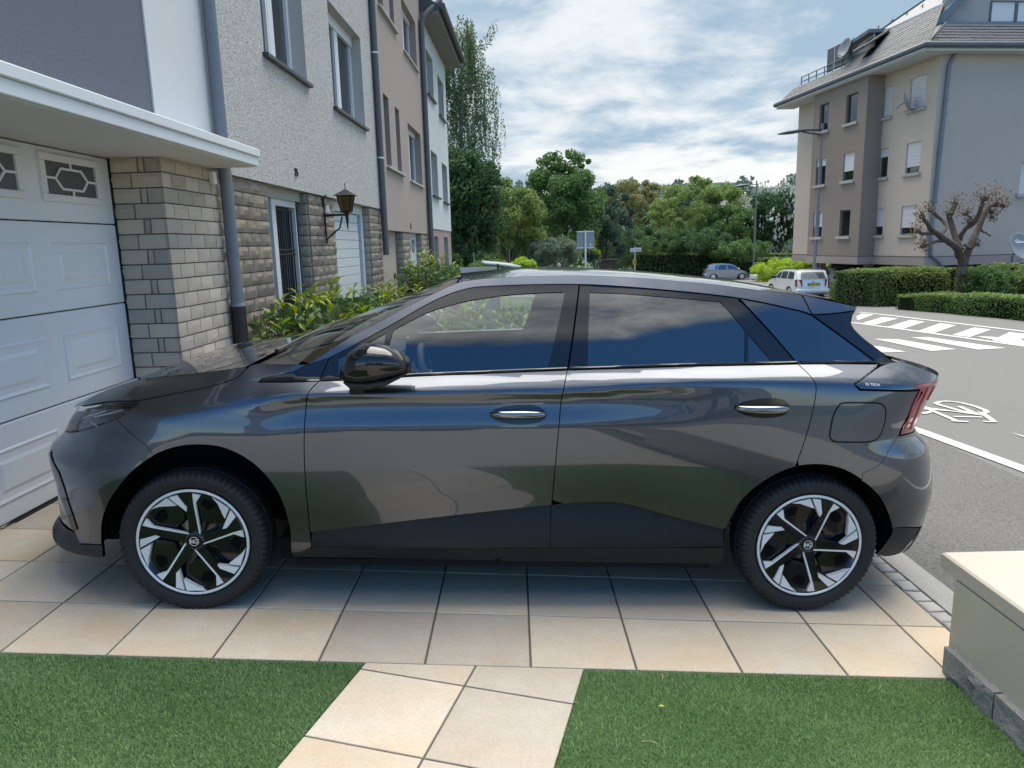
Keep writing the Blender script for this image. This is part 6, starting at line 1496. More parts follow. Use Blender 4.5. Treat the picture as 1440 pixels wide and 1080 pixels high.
G_dark = leaf_mat('dark_leaf', (0.018, 0.042, 0.016), (0.050, 0.095, 0.028)); G_mid = leaf_mat('mid_leaf', (0.030, 0.065, 0.018), (0.085, 0.145, 0.035)); G_light = leaf_mat('light_leaf', (0.055, 0.095, 0.022), (0.15, 0.20, 0.05))
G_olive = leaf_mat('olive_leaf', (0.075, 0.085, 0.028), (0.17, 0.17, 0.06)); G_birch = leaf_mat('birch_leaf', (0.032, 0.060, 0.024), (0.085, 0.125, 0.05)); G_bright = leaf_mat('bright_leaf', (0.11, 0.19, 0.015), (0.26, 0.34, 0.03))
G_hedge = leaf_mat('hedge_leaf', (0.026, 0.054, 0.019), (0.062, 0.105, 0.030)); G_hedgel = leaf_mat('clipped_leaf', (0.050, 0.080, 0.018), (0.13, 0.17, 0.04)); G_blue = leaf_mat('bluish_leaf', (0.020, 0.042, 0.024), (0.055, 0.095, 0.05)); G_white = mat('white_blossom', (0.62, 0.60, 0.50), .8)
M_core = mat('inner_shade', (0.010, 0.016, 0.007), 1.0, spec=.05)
# ---- weeping birch behind the end house
bt = tree_base('birch_tree', at_y(640, 300, 33)[0], 33.0, 'tall weeping birch with hanging sprays beyond the end of the terrace'); bx0, bz0 = bt.location.x, bt.location.z
mb = MB(); tp = limb(mb, (0, 0, -.1), (.6, 0, at_y(655, 60, 33)[2] - bz0), .22, .03, mat('birch_bark', (0.42, 0.41, 0.38), .8, noise=(6, .8, (0.06, 0.055, 0.05))), .05, 9)
for _ in range(22):
    h = rng.uniform(3.5, 11); an = rng.uniform(0, 6.28); limb(mb, (.6 * h / 12, 0, h), (.6 * h / 12 + math.cos(an) * 1.5, math.sin(an) * 1.5, h + rng.uniform(.3, 1.3)), .05, .012, M_bark, .2, 4, 5)
mb.build('trunk', bt, 60)
P, T_ = [], []
zt_b = at_y(655, 30, 33)[2] - bz0
for i in range(1500):
    h = rng.uniform(.18, 1.0) ** .8 * zt_b; an = rng.uniform(0, 6.28); wid = 2.35 * (1 - .42 * (h / zt_b) ** 3) * (1 if h > 3 else .75) * (.82 + .28 * math.sin(an * 2 + h * .9)); r_ = wid * rng.uniform(.15, 1) ** .6
    x, y = .45 * h / zt_b + r_ * math.cos(an), r_ * math.sin(an); L_ = rng.uniform(.7, 2.1); k_ = int(L_ * 17); sw = rng.normal(0, .10, 2)
    for j in range(k_):
        t = j / k_; P.append((x + sw[0] * t + rng.normal(0, .035), y + sw[1] * t + rng.normal(0, .035), h - L_ * t)); T_.append(rng.random())
for (pxa, pya, pxb, pyb) in ((668, 70, 697, 30), (660, 60, 656, 26), (665, 110, 694, 95), (660, 150, 690, 175)):
    a, b = at_y(pxa, pya, 33), at_y(pxb, pyb, 33)
    for t in np.linspace(0, 1, 26):
        q = a + (b - a) * t
        for j in range(int(4 + 8 * rng.random())): P.append((q[0] - bx0 + rng.normal(0, .06), rng.normal(0, .1), q[2] - bz0 - j * .07)); T_.append(rng.random())
leaves('crown', P, None, .105, G_birch, bt, .6, tint=np.array(T_))
# ---- trees beyond the street end
TG = 'trees beyond the end of the street'
broadleaf('dark_tree', 648, 205, 378, 30, 112, 'dense dark tree below the weeping birch beside the end house', G_dark, 14000, .17, .6, 60, group=TG)
broadleaf('light_tree', 715, 250, 376, 46, 100, 'yellow-green tree between the weeping birch and the tallest bushy tree', G_light, 12000, .20, .8, 50, group=TG)
t_ = broadleaf('tall_tree', 790, 222, 372, 54, 112, 'tallest bushy mid-green tree at the centre of the street end', G_mid, 17000, .23, .95, 60, group=TG, top=.4)
P, e = lumps((0.2, 0, at_y(770, 228, 54)[2] - t_.location.z), (1.9, 1.2, .9), 26, .38, 2200, .5); leaves('crown', P, e, .22, G_mid, t_, .55)
broadleaf('dark_tree', 848, 252, 376, 58, 84, 'dark blue-green tree just right of the tallest bushy tree', G_blue, 10000, .21, .7, 44, group=TG)
broadleaf('willow_tree', 893, 250, 345, 84, 112, 'brownish olive tree with feathery top left of the rounded light tree', G_olive, 12000, .24, .9, 60, group=TG, top=.5)
broadleaf('light_tree', 985, 247, 360, 78, 138, 'wide light green tree behind the small silver car', G_light, 15000, .25, 1.0, 70, group=TG, top=.35)
broadleaf('mid_tree', 1030, 285, 368, 74, 70, 'mid-green tree at the right of the wide light tree', G_mid, 7000, .24, .8, 36, group=TG)
ct = broadleaf('chestnut_tree', 1092, 264, 366, 76, 92, 'horse chestnut covered in white candle blossoms beside the apartment block', G_dark, 14000, .30, 1.0, 50, group=TG, top=.3)
P, e = lumps((0, 0, (at_y(1092, 264, 76)[2] + at_y(1092, 350, 76)[2]) / 2 - ct.location.z), (3.9, 3.9, 3.6), 90, .7, 1100, .95); P = P[P[:, 1] < 1.0]
leaves('blossom', np.concatenate([P, P + [0, 0, .12], P + [0, 0, .24], P + [.03, 0, .06]]), None, .26, G_white, ct, .7)
broadleaf('round_bush', 905, 316, 378, 70, 120, 'broad dark rounded hedge shrub behind the white arrow signs', G_hedge, 12000, .2, .8, 50, 'shrub', trunk=False)
broadleaf('round_bush', 985, 320, 366, 68, 90, 'shaggy dark shrub above the clipped hedge behind the small silver car', G_dark, 8000, .2, .7, 40, 'shrub', trunk=False)
broadleaf('round_bush', 1040, 336, 368, 66, 90, 'light green shrub above the clipped hedge near the lamp post', G_mid, 6000, .19, .6, 36, 'shrub', trunk=False)
broadleaf('grey_bush', 778, 332, 384, 45, 74, 'grey-green bush left of the back of the road sign', leaf_mat('grey_leaf', (0.055, 0.08, 0.045), (0.11, 0.15, 0.085)), 9000, .13, .5, 40, 'shrub', trunk=False)
broadleaf('bright_bush', 838, 326, 366, 62, 34, 'bright yellow-green bush right of the back of the road sign', G_bright, 2500, .16, .5, 16, 'shrub', trunk=False)
broadleaf('bright_bush', 737, 363, 384, 27, 36, 'bright yellow-green shrub just above the car roof', G_bright, 2600, .085, .22, 20, 'shrub', trunk=False)
broadleaf('small_shrub', 690, 368, 384, 28, 60, 'low mid-green shrubs beside the end house wall', G_light, 2600, .10, .3, 24, 'shrub', trunk=False)
broadleaf('ivy_bush', 640, 357, 390, 24, 18, 'small dark ivy bush at the foot of the end house', G_dark, 1500, .07, .2, 14, 'shrub', trunk=False)
broadleaf('mid_tree', 725, 318, 380, 50, 80, 'mid-green understorey tree below the yellow-green tree', G_mid, 6000, .18, .7, 32, group=TG)
# ---- distant wooded hill and dark wood line
hv = []; HXs = np.linspace(-60, 330, 120)
M_hill = mat('wooded_hill', (0.045, 0.080, 0.055), 1.0, noise=[(.09, .8, (0.028, 0.055, 0.042)), (.3, .6, (0.075, 0.11, 0.07))], bump=[(.12, 1.0, 3.0), (.5, .8, 1.0)])
hy_ = 330.0; hr = []
prof_h = lambda x: 19 + 9 * math.exp(-((x - 95) / 75) ** 2) + 3 * math.sin(x * .045) + 1.2 * math.sin(x * .17 + 1)
for j, (dy, f_) in enumerate(((-60, 0), (-40, .35), (-20, .72), (0, 1.0), (60, 1.1))):
    hr.append([(x * (1 + j * .06), hy_ + dy, -4 + (prof_h(x) + 3) * f_ + (rng.uniform(-.8, .8) if 0 < j < 4 else 0)) for x in HXs])
nn_h = len(HXs); o = MB().add([p for r_ in hr for p in r_], [(j * nn_h + i, j * nn_h + i + 1, (j + 1) * nn_h + i + 1, (j + 1) * nn_h + i) for j in range(4) for i in range(nn_h - 1)], M_hill).build('hills', None, 180); o['kind'] = 'structure'
def far_wood(name, x0, x1, y, z0, z1, n, leaf, m):
    P = np.stack([rng.uniform(x0, x1, n), y + rng.normal(0, 3, n), np.zeros(n)], 1); bump_ = np.array([.72 + .28 * math.sin(p * .55) * math.sin(p * .23 + 1) for p in P[:, 0]]); P[:, 2] = z0 + (z1 - z0) * bump_ * rng.random(n) ** .55
    return leaves(name, P, None, leaf, m, None, .7, kind='stuff')
far_wood('hill_foliage', -10, 180, 268, 6, 24, 9000, 2.1, leaf_mat('hazy_leaf', (0.050, 0.085, 0.062), (0.10, 0.14, 0.095)))
far_wood('wood', -40, 40, 98, -2.4, 6.2, 30000, .5, G_mid)
# house roof showing between the trees
fh = at_y(1043, 300, 120); fz = zT(fh[0], 120); hh_ = empty('far_house', (fh[0], 120, fz), label='grey house roof showing between the light tree and the chestnut', cat='house')
zr, ze_ = at_y(1043, 281, 120)[2] - fz, at_y(1043, 300, 120)[2] - fz
MB().hull([(-4, -3, 0), (5, -3, 0), (5, 3, 0), (-4, 3, 0)], [(-4, -3, ze_), (5, -3, ze_), (5, 3, ze_), (-4, 3, ze_)], M_beige).build('wall', hh_)
MB().hull([(-4.4, -3.5, ze_ + .01), (5.4, -3.5, ze_ + .01), (5.4, 3.5, ze_ + .01), (-4.4, 3.5, ze_ + .01)], [(-4.2, -.1, zr), (5.2, -.1, zr), (5.2, .1, zr), (-4.2, .1, zr)], mat('far_roof', (0.13, 0.125, 0.125), .8)).build('roof', hh_)
# ---- clipped hedges: a dark core and a skin of small leaves
def hedge(name, quad, h, label, m, leaf, dens, cat='hedge', rough=.06, group=None, top_m=None, bulge=0.0, round_=0.0):
    """quad: four ground points (x, y), h: height at each"""
    Q = [np.array(q, float) for q in quad]; c = sum(Q) / 4; z0 = zT(*c); t = empty(name, (c[0], c[1], z0), label=label, cat=cat, group=group)
    hh = h if isinstance(h, (list, tuple)) else [h] * 4; s_ = .10
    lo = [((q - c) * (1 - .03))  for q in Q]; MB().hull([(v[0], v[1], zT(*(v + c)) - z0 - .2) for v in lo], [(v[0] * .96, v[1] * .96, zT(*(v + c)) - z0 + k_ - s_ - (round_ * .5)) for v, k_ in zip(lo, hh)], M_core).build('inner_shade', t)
    P, N_ = [], []
    def patch(f, area, nrm):
        n = int(area * dens); u, v = rng.random(n), rng.random(n)
        for a, b in zip(u, v): P.append(f(a, b)); N_.append(nrm)
    def gp(a): return Q[0] * (1 - a[0]) * (1 - a[1]) + Q[1] * a[0] * (1 - a[1]) + Q[2] * a[0] * a[1] + Q[3] * (1 - a[0]) * a[1]
    def gh(a): return hh[0] * (1 - a[0]) * (1 - a[1]) + hh[1] * a[0] * (1 - a[1]) + hh[2] * a[0] * a[1] + hh[3] * (1 - a[0]) * a[1]
    def edge(a):
        if not round_: return 0
        d = min(a[0] * np.linalg.norm(Q[1] - Q[0]), (1 - a[0]) * np.linalg.norm(Q[1] - Q[0]), a[1] * np.linalg.norm(Q[3] - Q[0]), (1 - a[1]) * np.linalg.norm(Q[3] - Q[0])); return round_ * max(0, 1 - d / (round_ * 1.6)) ** 2
    wob = lambda p: rough * (math.sin(p[0] * 2.7 + p[1] * 1.3) + math.sin(p[0] * 1.1 - p[1] * 2.9 + 2)) * .5
    for i in range(4):
        A, B = Q[i], Q[(i + 1) % 4]; sg_ = 1 if area2(Q) > 0 else -1; L_ = np.linalg.norm(B - A); nrm = sg_ * np.array([(B - A)[1], -(B - A)[0], 0]) / L_; hA, hB = hh[i], hh[(i + 1) % 4]
        n = int(L_ * max(hA, hB) * dens)
        for a, b in zip(rng.random(n), rng.random(n)):
            p = A + (B - A) * a; k_ = hA + (hB - hA) * a; inn = round_ * max(0, b - .6) ** 2 * 2.2
            o_ = wob(p) + rng.normal(0, leaf * .35) + bulge * math.sin(b * 3.1) - inn; q = p + nrm[:2] * o_; P.append((q[0] - c[0], q[1] - c[1], zT(*p) - z0 + b * (k_ - round_ * .6 * (1 if round_ else 0)))); N_.append(nrm)
    ar = np.linalg.norm(Q[1] - Q[0]) * np.linalg.norm(Q[3] - Q[0]); n = int(ar * dens); Pt, Nt = [], []
    for a in zip(rng.random(n), rng.random(n)):
        p = gp(a); Pt.append((p[0] - c[0], p[1] - c[1], zT(*p) - z0 + gh(a) - edge(a) + wob(p) * .6 + rng.normal(0, leaf * .3))); Nt.append((0, 0, 1))
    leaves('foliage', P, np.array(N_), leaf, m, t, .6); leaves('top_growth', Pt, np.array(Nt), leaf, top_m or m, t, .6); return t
gpt = lambda px, py: on_ground(px, py)[:2]
# right-hand planting along the far pavement
e0, e1 = gpt(1168, 424), gpt(1232, 427); back = np.array([1.5, 5.0])
def along(Y, px): return at_y(px, 400, Y)[0]
def hgt(px, py, x, y): d = ray(px, py); t = (y - CAM[1]) / d[1]; return (CAM + t * d)[2] - zT(x, y)
def hedge_px(name, xa, ya, xb, yb, ptop_a, ptop_b, depth, label, m, leaf, dens, **k):
    """front edge from picture ground points (xa, ya)-(xb, yb); tops given by picture heights"""
    A, B = gpt(xa, ya), gpt(xb, yb); d = (B - A) / np.linalg.norm(B - A); nn = np.array([-d[1], d[0]]); nn = nn if nn[1] > 0 else -nn
    ha, hb_ = hgt(xa, ptop_a, *A), hgt(xb, ptop_b, *B); ha, hb_ = max(ha, .2), max(hb_, .2); print(name, A.round(1), B.round(1), round(ha, 2), round(hb_, 2))
    return hedge(name, [A, B, B + nn * depth, A + nn * depth], [ha, hb_, hb_, ha], label, m, leaf, dens, **k)
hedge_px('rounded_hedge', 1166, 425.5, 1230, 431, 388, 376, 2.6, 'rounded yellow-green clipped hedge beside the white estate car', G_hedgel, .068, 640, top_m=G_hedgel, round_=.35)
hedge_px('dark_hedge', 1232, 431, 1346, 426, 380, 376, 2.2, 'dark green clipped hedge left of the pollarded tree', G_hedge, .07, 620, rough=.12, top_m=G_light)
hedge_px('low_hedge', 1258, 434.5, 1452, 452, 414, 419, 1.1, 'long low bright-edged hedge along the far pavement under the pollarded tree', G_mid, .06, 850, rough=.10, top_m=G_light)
hedge_px('tall_hedge', 1340, 424, 1460, 428, 377, 371, 1.2, 'hedge behind the round bush at the foot of the gable', G_hedgel, .09, 380, rough=.14, top_m=G_light)
broadleaf('round_bush', 1390, 373, 432, 21.5, 66, 'round green bush right of the pollarded tree', G_mid, 9000, .085, .3, 60, 'shrub', trunk=False, shell=.85)
broadleaf('round_bush', 1446, 376, 432, 21.5, 42, 'light green round bush cut by the frame at the right', G_light, 5000, .085, .3, 40, 'shrub', trunk=False, shell=.85)
bed = sheet('planting_bed', 12.2, 40, 15.0, 26.5, M_soil, -.03, 20, 12, fz=lambda x, y: zT(x, y) + (.03 if (x - 12.9) + (y - 17.5) * .0 > -5 else 0)); bpy.data.objects.remove(bed)
# bright mound behind the cars, clipped hedge at the street end
broadleaf('bright_mound', 1122, 362, 400, 44, 118, 'bright yellow-green clipped mound behind the white estate car', G_bright, 14000, .12, .45, 70, 'shrub', trunk=False, shell=.9)
hA, hB = np.array([at_y(893, 380, 66.5)[0], 66.5]), np.array([at_y(1125, 380, 70)[0], 70.0])
ht1 = at_y(893, 357.5, 66.5)[2] - zT(*hA); ht2 = at_y(1125, 357, 70)[2] - zT(*hB)
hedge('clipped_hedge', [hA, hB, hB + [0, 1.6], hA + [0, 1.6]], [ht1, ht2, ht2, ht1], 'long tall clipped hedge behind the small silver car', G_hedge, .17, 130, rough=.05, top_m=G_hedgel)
hC, hD = np.array([at_y(1075, 380, 60)[0], 60.0]), np.array([at_y(1135, 380, 60)[0], 60.0]); ht3 = at_y(1075, 363.5, 60)[2] - zT(*hC)
hedge('clipped_hedge', [hC, hD, hD + [0, 2.0], hC + [0, 2.0]], ht3, 'short clipped hedge block between the lamp post and the apartment block', G_hedge, .15, 150, rough=.05)
# ---- pollarded tree on the far planting
pg = on_ground(1350, 432); pY = pg[1]; pt = empty('pollard_tree', tuple(pg), label='knobbly pollarded tree with sprouting stumps before the beige gable', cat='tree')
def pv_(px, py, dy=0.0): q = at_y(px, py, pY + dy); return q - pg
mb = MB()
def br(pts, r0, r1): 
    q = [pv_(*p) for p in pts]; q2 = []
    for i in range(len(q) - 1):
        for t in (0, .5): q2.append(q[i] + (q[i + 1] - q[i]) * t + rng.normal(0, .02, 3))
    q2.append(q[-1]); n = len(q2); mb.tube(q2, [(r0 + (r1 - r0) * i / (n - 1)) * .68 * rng.uniform(.88, 1.15) for i in range(n)], M_bark2, 9)
br([(1350, 427), (1351, 410), (1353, 385), (1353, 372), (1351, 360)], .24, .20)
br([(1351, 362), (1347, 350, -.2), (1336, 342, -.4), (1327, 336, -.5), (1313, 325, -.7), (1303, 315, -.8), (1298, 305, -.8)], .19, .085)
br([(1326, 337, -.5), (1315, 327, -.6), (1298, 327, -.9), (1291, 324, -1.0)], .09, .07)
br([(1335, 342, -.4), (1325, 339, -.5), (1310, 341, -.8), (1299, 345, -.9)], .09, .07)
br([(1323, 332, -.5), (1331, 317, -.2), (1325, 308, 0), (1312, 297, .1), (1308, 293, .1)], .09, .08)
br([(1350, 352), (1345, 335, .3), (1340, 320, .5), (1335, 307, .6), (1340, 295, .6), (1344, 284, .7)], .17, .10)
br([(1355, 372), (1363, 352), (1370, 335, .2), (1376, 318, .4), (1384, 303, .5), (1392, 288, .6), (1402, 285, .6)], .19, .09)
br([(1347, 338, .3), (1358, 322, .1), (1370, 312, 0), (1378, 300, -.1), (1382, 282, -.2), (1385, 277, -.2)], .12, .09)
br([(1378, 324, .4), (1386, 328, .3), (1394, 332, .2)], .06, .03)
br([(1358, 345), (1366, 349, -.2), (1375, 343, -.3)], .07, .05)
br([(1366, 310, 0), (1362, 303, 0), (1358, 299, 0)], .06, .05)
mb.build('trunk', pt, 60)
lv = []
for (px, py, dy, r_, n) in ((1297, 303, -.8, .26, 90), (1290, 324, -1, .24, 80), (1298, 345, -.9, .24, 90), (1308, 294, .1, .22, 50), (1343, 285, .7, .26, 90), (1335, 300, .6, .26, 60), (1400, 285, .6, .34, 150), (1385, 277, -.2, .34, 160), (1358, 299, 0, .24, 90), (1395, 297, .5, .22, 60), (1375, 343, -.3, .15, 30), (1395, 305, .4, .18, 40), (1362, 312, 0, .16, 40), (1410, 289, .6, .22, 80)):
    c = pv_(px, py, dy); e = rng.normal(size=(n, 3)); e /= np.linalg.norm(e, axis=1)[:, None]; e[:, 2] += .25; lv.append(c + e * r_ * (.35 + rng.random(n) ** .5)[:, None])
    kn = MB(); kn.tube([c - [0, 0, r_ * .4], c - [0, 0, .1 * r_], c + [0, 0, r_ * .3]], [r_ * .28, r_ * .42, r_ * .15], M_bark2, 7)
    for _ in range(6):
        d = rng.normal(size=3); d /= np.linalg.norm(d); d[2] = abs(d[2]); kn.tube([c, c + d * r_ * .95], [.015, .006], M_bark2, 4)
    kn.build('knuckle', pt, 60)
leaves('sprouts', np.concatenate(lv), None, .085, leaf_mat('brown_sprout', (0.055, 0.042, 0.022), (0.13, 0.105, 0.055)), pt, .5)
bxp = pv_(1354, 381.5, -.30); MB().box(tuple(bxp), (.26, .06, .26), M_bark, 0, .01).box((bxp[0], bxp[1] - .04, bxp[2]), (.17, .02, .17), mat('tag_green', (0.06, 0.09, 0.05), .6)).build('tree_plaque', pt)
# ---- laurel bushes in front of the houses: leaf by leaf near the viewer
def laurel_leaf(L_):
    w = L_ * .17; vs = [(0, 0, 0), (-w * .8, L_ * .3, .010), (0, L_ * .33, -.004), (w * .8, L_ * .3, .010), (-w, L_ * .6, .008), (0, L_ * .66, -.008), (w, L_ * .6, .008), (0, L_, -.028)]
    return vs, [(0, 2, 1), (0, 3, 2), (1, 2, 5, 4), (2, 3, 6, 5), (4, 5, 7), (5, 6, 7)]
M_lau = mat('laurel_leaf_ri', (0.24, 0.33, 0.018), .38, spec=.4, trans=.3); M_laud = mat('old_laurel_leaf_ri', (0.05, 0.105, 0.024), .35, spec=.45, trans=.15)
lm = []
for m in (M_lau, M_laud):
    v, f = laurel_leaf(.115); o = MB().add(v, f, m).build('leaf', None, 180); lm.append(o.data); bpy.data.objects.remove(o)
def laurel(name, u0, u1, x0, x1, ztop, n_in, label, n_rest, light=.6, dn=1.0):
    p = (K + (x0 + x1) / 2) * NRM + (u0 + u1) / 2 * TD; z0 = zT(p[0], p[1]); t = empty(name, (p[0], p[1], z0), -FY, label=label, cat='bush', group='laurel bushes in front of the houses'); H_ = ztop - z0; ru, rx = (u1 - u0) / 2, (x1 - x0) / 2
    st = MB(); sh, cl = [], []
    ns = int((26 * ru * rx + 40) * dn)
    for i in range(ns):
        while True:
            a, b = rng.uniform(-1, 1, 2)
            if abs(a) ** 5 + abs(b) ** 5 < 1: break
        h = H_ * (1 - .22 * (abs(a) ** 3 + abs(b) ** 3) * .9) * rng.uniform(.62, 1.03); bs = np.array([b * rx * .55, a * ru * .93, .1]); tp = np.array([b * rx, a * ru, h])
        st.tube([bs, (bs + tp) / 2 + rng.normal(0, .03, 3), tp], [.010, .007, .003], M_bark, 4, caps=False); sh.append((tp, h / H_, (tp - bs) / np.linalg.norm(tp - bs)))
    st.build('stems', t, 60)
    cand = []
    for tp, hr_, ax in sh:
        for w in range(9):
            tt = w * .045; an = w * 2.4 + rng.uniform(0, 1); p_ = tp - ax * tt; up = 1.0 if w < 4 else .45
            d = np.array([math.cos(an), math.sin(an), up * rng.uniform(.5, 1.5) - .15 * (w > 6)]); d /= np.linalg.norm(d); cand.append((p_, d, w < 5 and hr_ > .72))
    order = sorted(range(len(cand)), key=lambda i: -(cand[i][0][2] * 1.0 - cand[i][0][1] * .35 + cand[i][0][0] * .5 + rng.normal(0, .15)))
    def orient(d):
        y_ = Vector(d); side = y_.cross(Vector((0, 0, 1))); side = side.normalized() if side.length > .05 else Vector((1, 0, 0)); n_ = side.cross(y_); rl_ = float(rng.normal(0, .4)); side2 = side * math.cos(rl_) + n_ * math.sin(rl_); n2 = side2.cross(y_); return Matrix((side2, y_, n2)).transposed()
    big = MB(); bigd = MB()
    for r_, i in enumerate(order):
        p_, d, young = cand[i]; mx = orient(d); sc = float(rng.uniform(.75, 1.25))
        if r_ < n_in:
            o = link('leaf', lm[0 if young else 1], t); o.matrix_local = Matrix.Translation(p_) @ (mx @ Matrix.Scale(sc, 3)).to_4x4()
        else:
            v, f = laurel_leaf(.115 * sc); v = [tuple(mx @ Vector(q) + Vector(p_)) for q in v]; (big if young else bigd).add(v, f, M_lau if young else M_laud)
    for b, nm in ((big, 'young_foliage'), (bigd, 'old_foliage')):
        if b.v: o = b.build(nm, t, 180); o['kind'] = 'stuff'
    P = np.stack([rng.uniform(-rx, rx, n_rest) * .85, rng.uniform(-ru, ru, n_rest) * .93, rng.random(n_rest) ** .8 * H_ * .86], 1); o = leaves('inner_foliage', P, None, .115, G_hedge, t, .4); o['kind'] = 'stuff'
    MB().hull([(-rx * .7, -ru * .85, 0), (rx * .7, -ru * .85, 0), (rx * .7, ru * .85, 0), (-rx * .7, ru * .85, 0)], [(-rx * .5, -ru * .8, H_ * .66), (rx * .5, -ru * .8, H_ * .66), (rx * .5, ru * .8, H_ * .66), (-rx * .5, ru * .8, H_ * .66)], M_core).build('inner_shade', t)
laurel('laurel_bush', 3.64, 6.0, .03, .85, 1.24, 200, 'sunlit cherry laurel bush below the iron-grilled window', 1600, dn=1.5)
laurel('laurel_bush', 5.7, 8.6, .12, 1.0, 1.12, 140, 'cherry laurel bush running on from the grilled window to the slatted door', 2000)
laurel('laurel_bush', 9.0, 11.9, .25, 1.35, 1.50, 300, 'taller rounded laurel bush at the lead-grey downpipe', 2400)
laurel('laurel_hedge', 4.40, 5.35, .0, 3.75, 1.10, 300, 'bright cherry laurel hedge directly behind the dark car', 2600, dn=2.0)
# ================================================================== street furniture and other cars
M_pole = mat('painted_pole', (0.17, 0.18, 0.205), .5); M_pole2 = mat('green_grey_pole', (0.12, 0.145, 0.135), .5); M_lampg = mat('lamp_green', (0.055, 0.085, 0.085), .4)
M_signback = mat('sign_back', (0.25, 0.285, 0.31), .5); M_polew = mat('galvanised_pole', (0.62, 0.66, 0.66), .5)
def lamp(px_b, Y, py_t, px_head, py_head, r_, label, m):
    b = at_y(px_b, 370, Y); z0 = zT(b[0], Y); t = empty('street_lamp', (b[0], Y, z0), label=label, cat='street lamp', group='street lamps along the road'); top = at_y(px_b, py_t, Y)[2] - z0; hd = at_y(px_head, py_head, Y); hx, hz = hd[0] - b[0], hd[2] - z0
    MB().tube([(0, 0, 0), (0, 0, 1.2), (0, 0, top)], [r_ * 1.25, r_ * 1.15, r_ * .62], m, 12).build('pole', t, 60)
    MB().tube([(0, 0, hz + .10), (hx * .55, 0, hz + .12)], [r_ * .45, r_ * .35], M_zinc2, 8).tube([(0, 0, hz - .14), (hx * .30, 0, hz - .06), (hx * .55, 0, hz + .08)], [r_ * .3] * 3, M_zinc2, 8).build('bracket', t, 60)
    L_ = abs(hx) * .62; sg = -1 if hx < 0 else 1; ss = []
    for i in range(9):
        u = i / 8; w = math.sin(math.pi * (0.06 + .90 * u)) ** .7; ss.append(((hx * .42 + sg * L_ * u * 1.05, 0, hz + .10 - .16 * u), .20 * w + .015, .12 * w + .012))
    vs, fs = [], []
    for c, a, b2 in ss:
        for j in range(12): an = 2 * math.pi * j / 12; vs.append((c[0], c[1] + a * math.cos(an), c[2] + b2 * math.sin(an) * (1 if math.sin(an) > 0 else .7)))
    for i in range(8):
        for j in range(12): fs.append((i * 12 + j, i * 12 + (j + 1) % 12, (i + 1) * 12 + (j + 1) % 12, (i + 1) * 12 + j))
    fs += [tuple(range(12)), tuple(range(96, 108))[::-1]]
    MB().add(vs, fs, M_lampg).build('lamp_head', t, 60, fix=True); return t
lamp(1147.5, 37.5, 174, 1098, 187, .15, 'tall grey street lamp with a long green head rising behind the white estate car', M_pole)
lamp(1060, 61, 254, 1034, 262, .085, 'distant slim street lamp beside the small silver car', M_pole2)
# back of a road sign
def pole_thing(name, px, Y, label, cat): b = at_y(px, 380, Y); return empty(name, (b[0], Y, zT(b[0], Y)), label=label, cat=cat), b[0], zT(b[0], Y)
t, x0, z0 = pole_thing('road_sign', 823.5, 31, 'grey back of a rectangular road sign on a white pole', 'road sign')
q1, q2 = at_y(811.5, 350, 30.95), at_y(836, 324.5, 30.95)
MB().tube([(0, 0, 0), (0, 0, q2[2] - z0 + .02)], .045, M_polew, 10).build('pole', t, 60)
MB().box(((q1[0] + q2[0]) / 2 - x0, .07, (q1[2] + q2[2]) / 2 - z0), (q2[0] - q1[0], .03, q2[2] - q1[2]), M_signback, 0, .01).build('sign_plate', t)
for zz in (q2[2] - z0 - .03, q1[2] - z0 + .04): MB().box((0, .045, zz), (q2[0] - q1[0] - .02, .03, .04), M_polew).build('sign_rail', t)
MB().box((q2[0] - x0 - .18, .052, (q1[2] - z0) + .17), (.06, .008, .10), M_white, .0).build('sticker', t)
# white direction arrows with a yellow plate
t, x0, z0 = pole_thing('direction_sign', 892.5, 58, 'two white street name plates on a slim pole with a yellow notice below', 'street sign')
zA = at_y(892.5, 351, 58)[2] - z0; MB().tube([(0, 0, 0), (0, 0, zA + .25)], .045, M_polew, 8).build('pole', t, 60)
a, b = at_y(886, 355, 57.9), at_y(902, 348, 57.9)
mq_ = at_y(892, 351, 57.9)[0]
MB().box(((a[0] + mq_) / 2 - x0, -.06, (a[2] + b[2]) / 2 - z0), (mq_ - a[0], .03, (b[2] - a[2]) * .85), M_white).build('name_plate', t); MB().box(((b[0] + mq_) / 2 - x0 + .03, -.06, (a[2] + b[2]) / 2 - z0 + .03), (b[0] - mq_ - .05, .03, (b[2] - a[2]) * .85), M_white).build('name_plate', t)
pm = MB()
for xx, w_ in (((a[0] + mq_) / 2 - x0, .18), ((b[0] + mq_) / 2 - x0 + .05, .36)): pm.box((xx, -.078, (a[2] + b[2]) / 2 - z0), (w_, .004, .06), M_pole)
pm.build('plate_print', t)
c_, d_ = at_y(890, 372, 57.9), at_y(894.7, 365, 57.9); MB().box(((c_[0] + d_[0]) / 2 - x0, -.06, (c_[2] + d_[2]) / 2 - z0), (d_[0] - c_[0], .03, d_[2] - c_[2]), mat('yellow_plate', (0.72, 0.42, 0.02), .5)).build('yellow_notice', t)
MB().box((0, -.08, (c_[2] + d_[2]) / 2 - z0 + .05), (.11, .006, .12), M_iron).box((0, -.08, (c_[2] + d_[2]) / 2 - z0 - .11), (.13, .006, .05), M_iron).build('notice_print', t)
MB().box((-.15, 0, .45), (.42, .3, .9), M_lampg, 0, .02).build('litter_box', t)
